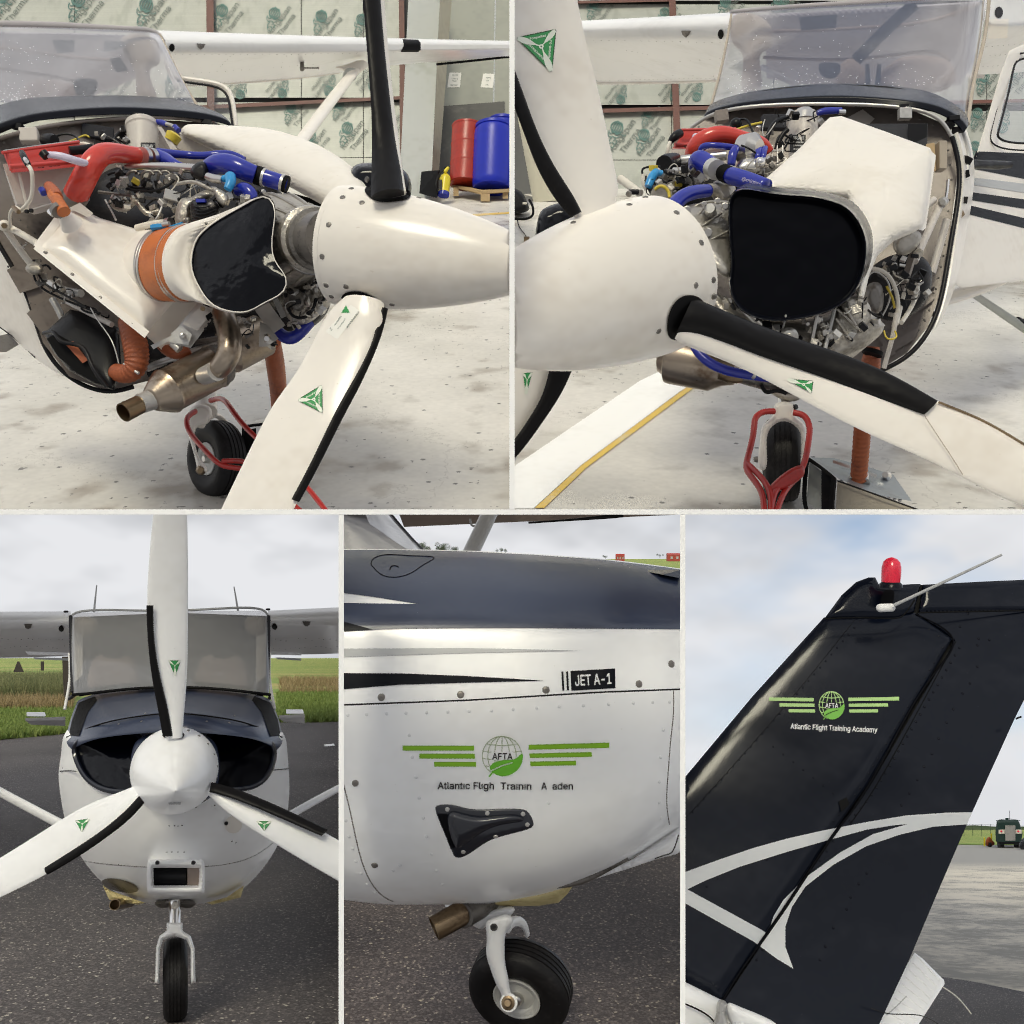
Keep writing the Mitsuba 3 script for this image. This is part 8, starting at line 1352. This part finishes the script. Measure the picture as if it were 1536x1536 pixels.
S['truck_green'] = pr((0.018, 0.04, 0.036), 0.35)
hexa = [(1495, 1232), (1500, 1230), (1526, 1230), (1529, 1233), (1534, 1250), (1532, 1262), (1526, 1267), (1500, 1267), (1494, 1262), (1493, 1248)]
part(fk_, 'tank', pillow(hexa, d5, .12, 5, 6.0, 2, False), 'truck_green', 40); part(fk_, 'rear_panel', plate([(1507.5, 1238), (1523, 1238), (1523, 1261), (1508, 1261)], d5 - .2, .04, 6), 'zinc_plate', False)
for x0, x1 in ((1498, 1507), (1523.5, 1532.5)): part(fk_, 'light_board', plate([(x0, 1244.5), (x1, 1244.5), (x1, 1250.5), (x0, 1250.5)], d5 - .19, .04, 4), 'hose_white', False); part(fk_, 'rear_light', lathe(Y5(x0 + 4, 1247, -.2), Y5(x0 + 4, 1247, -.26), [(0, .08), (1, .07)], 16), 'beacon_red')
part(fk_, 'top_rail', tube([(1494, 1231, d5), (1512, 1228.5, d5), (1530, 1231, d5)], .5), 'truck_green'); part(fk_, 'roof_hatch', plate([(1508, 1227), (1513, 1227), (1513, 1230), (1508, 1230)], d5 + 1, .5, 3), 'truck_green', False); part(fk_, 'aerial', tube([(1514.5, 1230, d5), (1514.5, 1216, d5)], .35), 'black_plastic')
for x in (1501, 1526): part(fk_, 'wheel', lathe(Y5(x - 3, 1267.5, .6), Y5(x + 3, 1267.5, .6), [(0, .25), (.1, .36), (.9, .36), (1, .25)], 24), 'rubber')
part(fk_, 'bumper', box(Y5(1513, 1264, -.1), (1.8, .12, .15)), 'black_plastic', False)
cvk = thing('dark_vehicle', 'dark vehicle just entering the right edge beside the fuel truck', 'vehicle'); part(cvk, 'body', pillow([(1530, 1272), (1531, 1262), (1536, 1256), (1560, 1254), (1570, 1272)], 78, .3, 6, 3.5, 3), 'navy_paint'); part(cvk, 'wheel', lathe(Q(1534, 1271, 77.6), Q(1538, 1271, 77.6), [(0, .3), (.2, .36), (.8, .36), (1, .3)], 20), 'rubber')
for x, y0, y1, lab in ((1476.5, 1256, 1269, 'yellow post at the grass edge left of the fuel truck'), (1487, 1250, 1268, 'second yellow post closer to the fuel truck')): solo('bollard', lathe(Q(x, y1, 88), Q(x, y0, 88), [(0, .06), (.95, .06), (1, .03)], 14), 'yellow_paint', lab, 'post')
vk5 = thing('hose_cart', 'rusty orange hose cart between the two yellow posts', 'cart'); part(vk5, 'frame', pillow([(1478, 1266), (1480, 1258), (1484, 1255), (1488, 1260), (1492, 1264), (1490, 1268), (1480, 1269)], 88, .15, 4, .6, 2), 'orange_duct'); part(vk5, 'wheel', lathe(Q(1483, 1267, 87.8), Q(1486, 1267, 87.8), [(0, .2), (1, .2)], 16), 'rubber')
fnk = thing('wire_fence', 'thin dark wire fence along the grass left of the fuel truck', 'fence')
for x in (1446, 1459, 1472, 1486): part(fnk, 'post', tube([(x, 1254, 105), (x, 1236, 105)], .35, 6), 'truck_green')
for y in (1237, 1245): part(fnk, 'wire', tube([(1440, y, 105), (1490, y, 105)], .18, 5), 'truck_green')
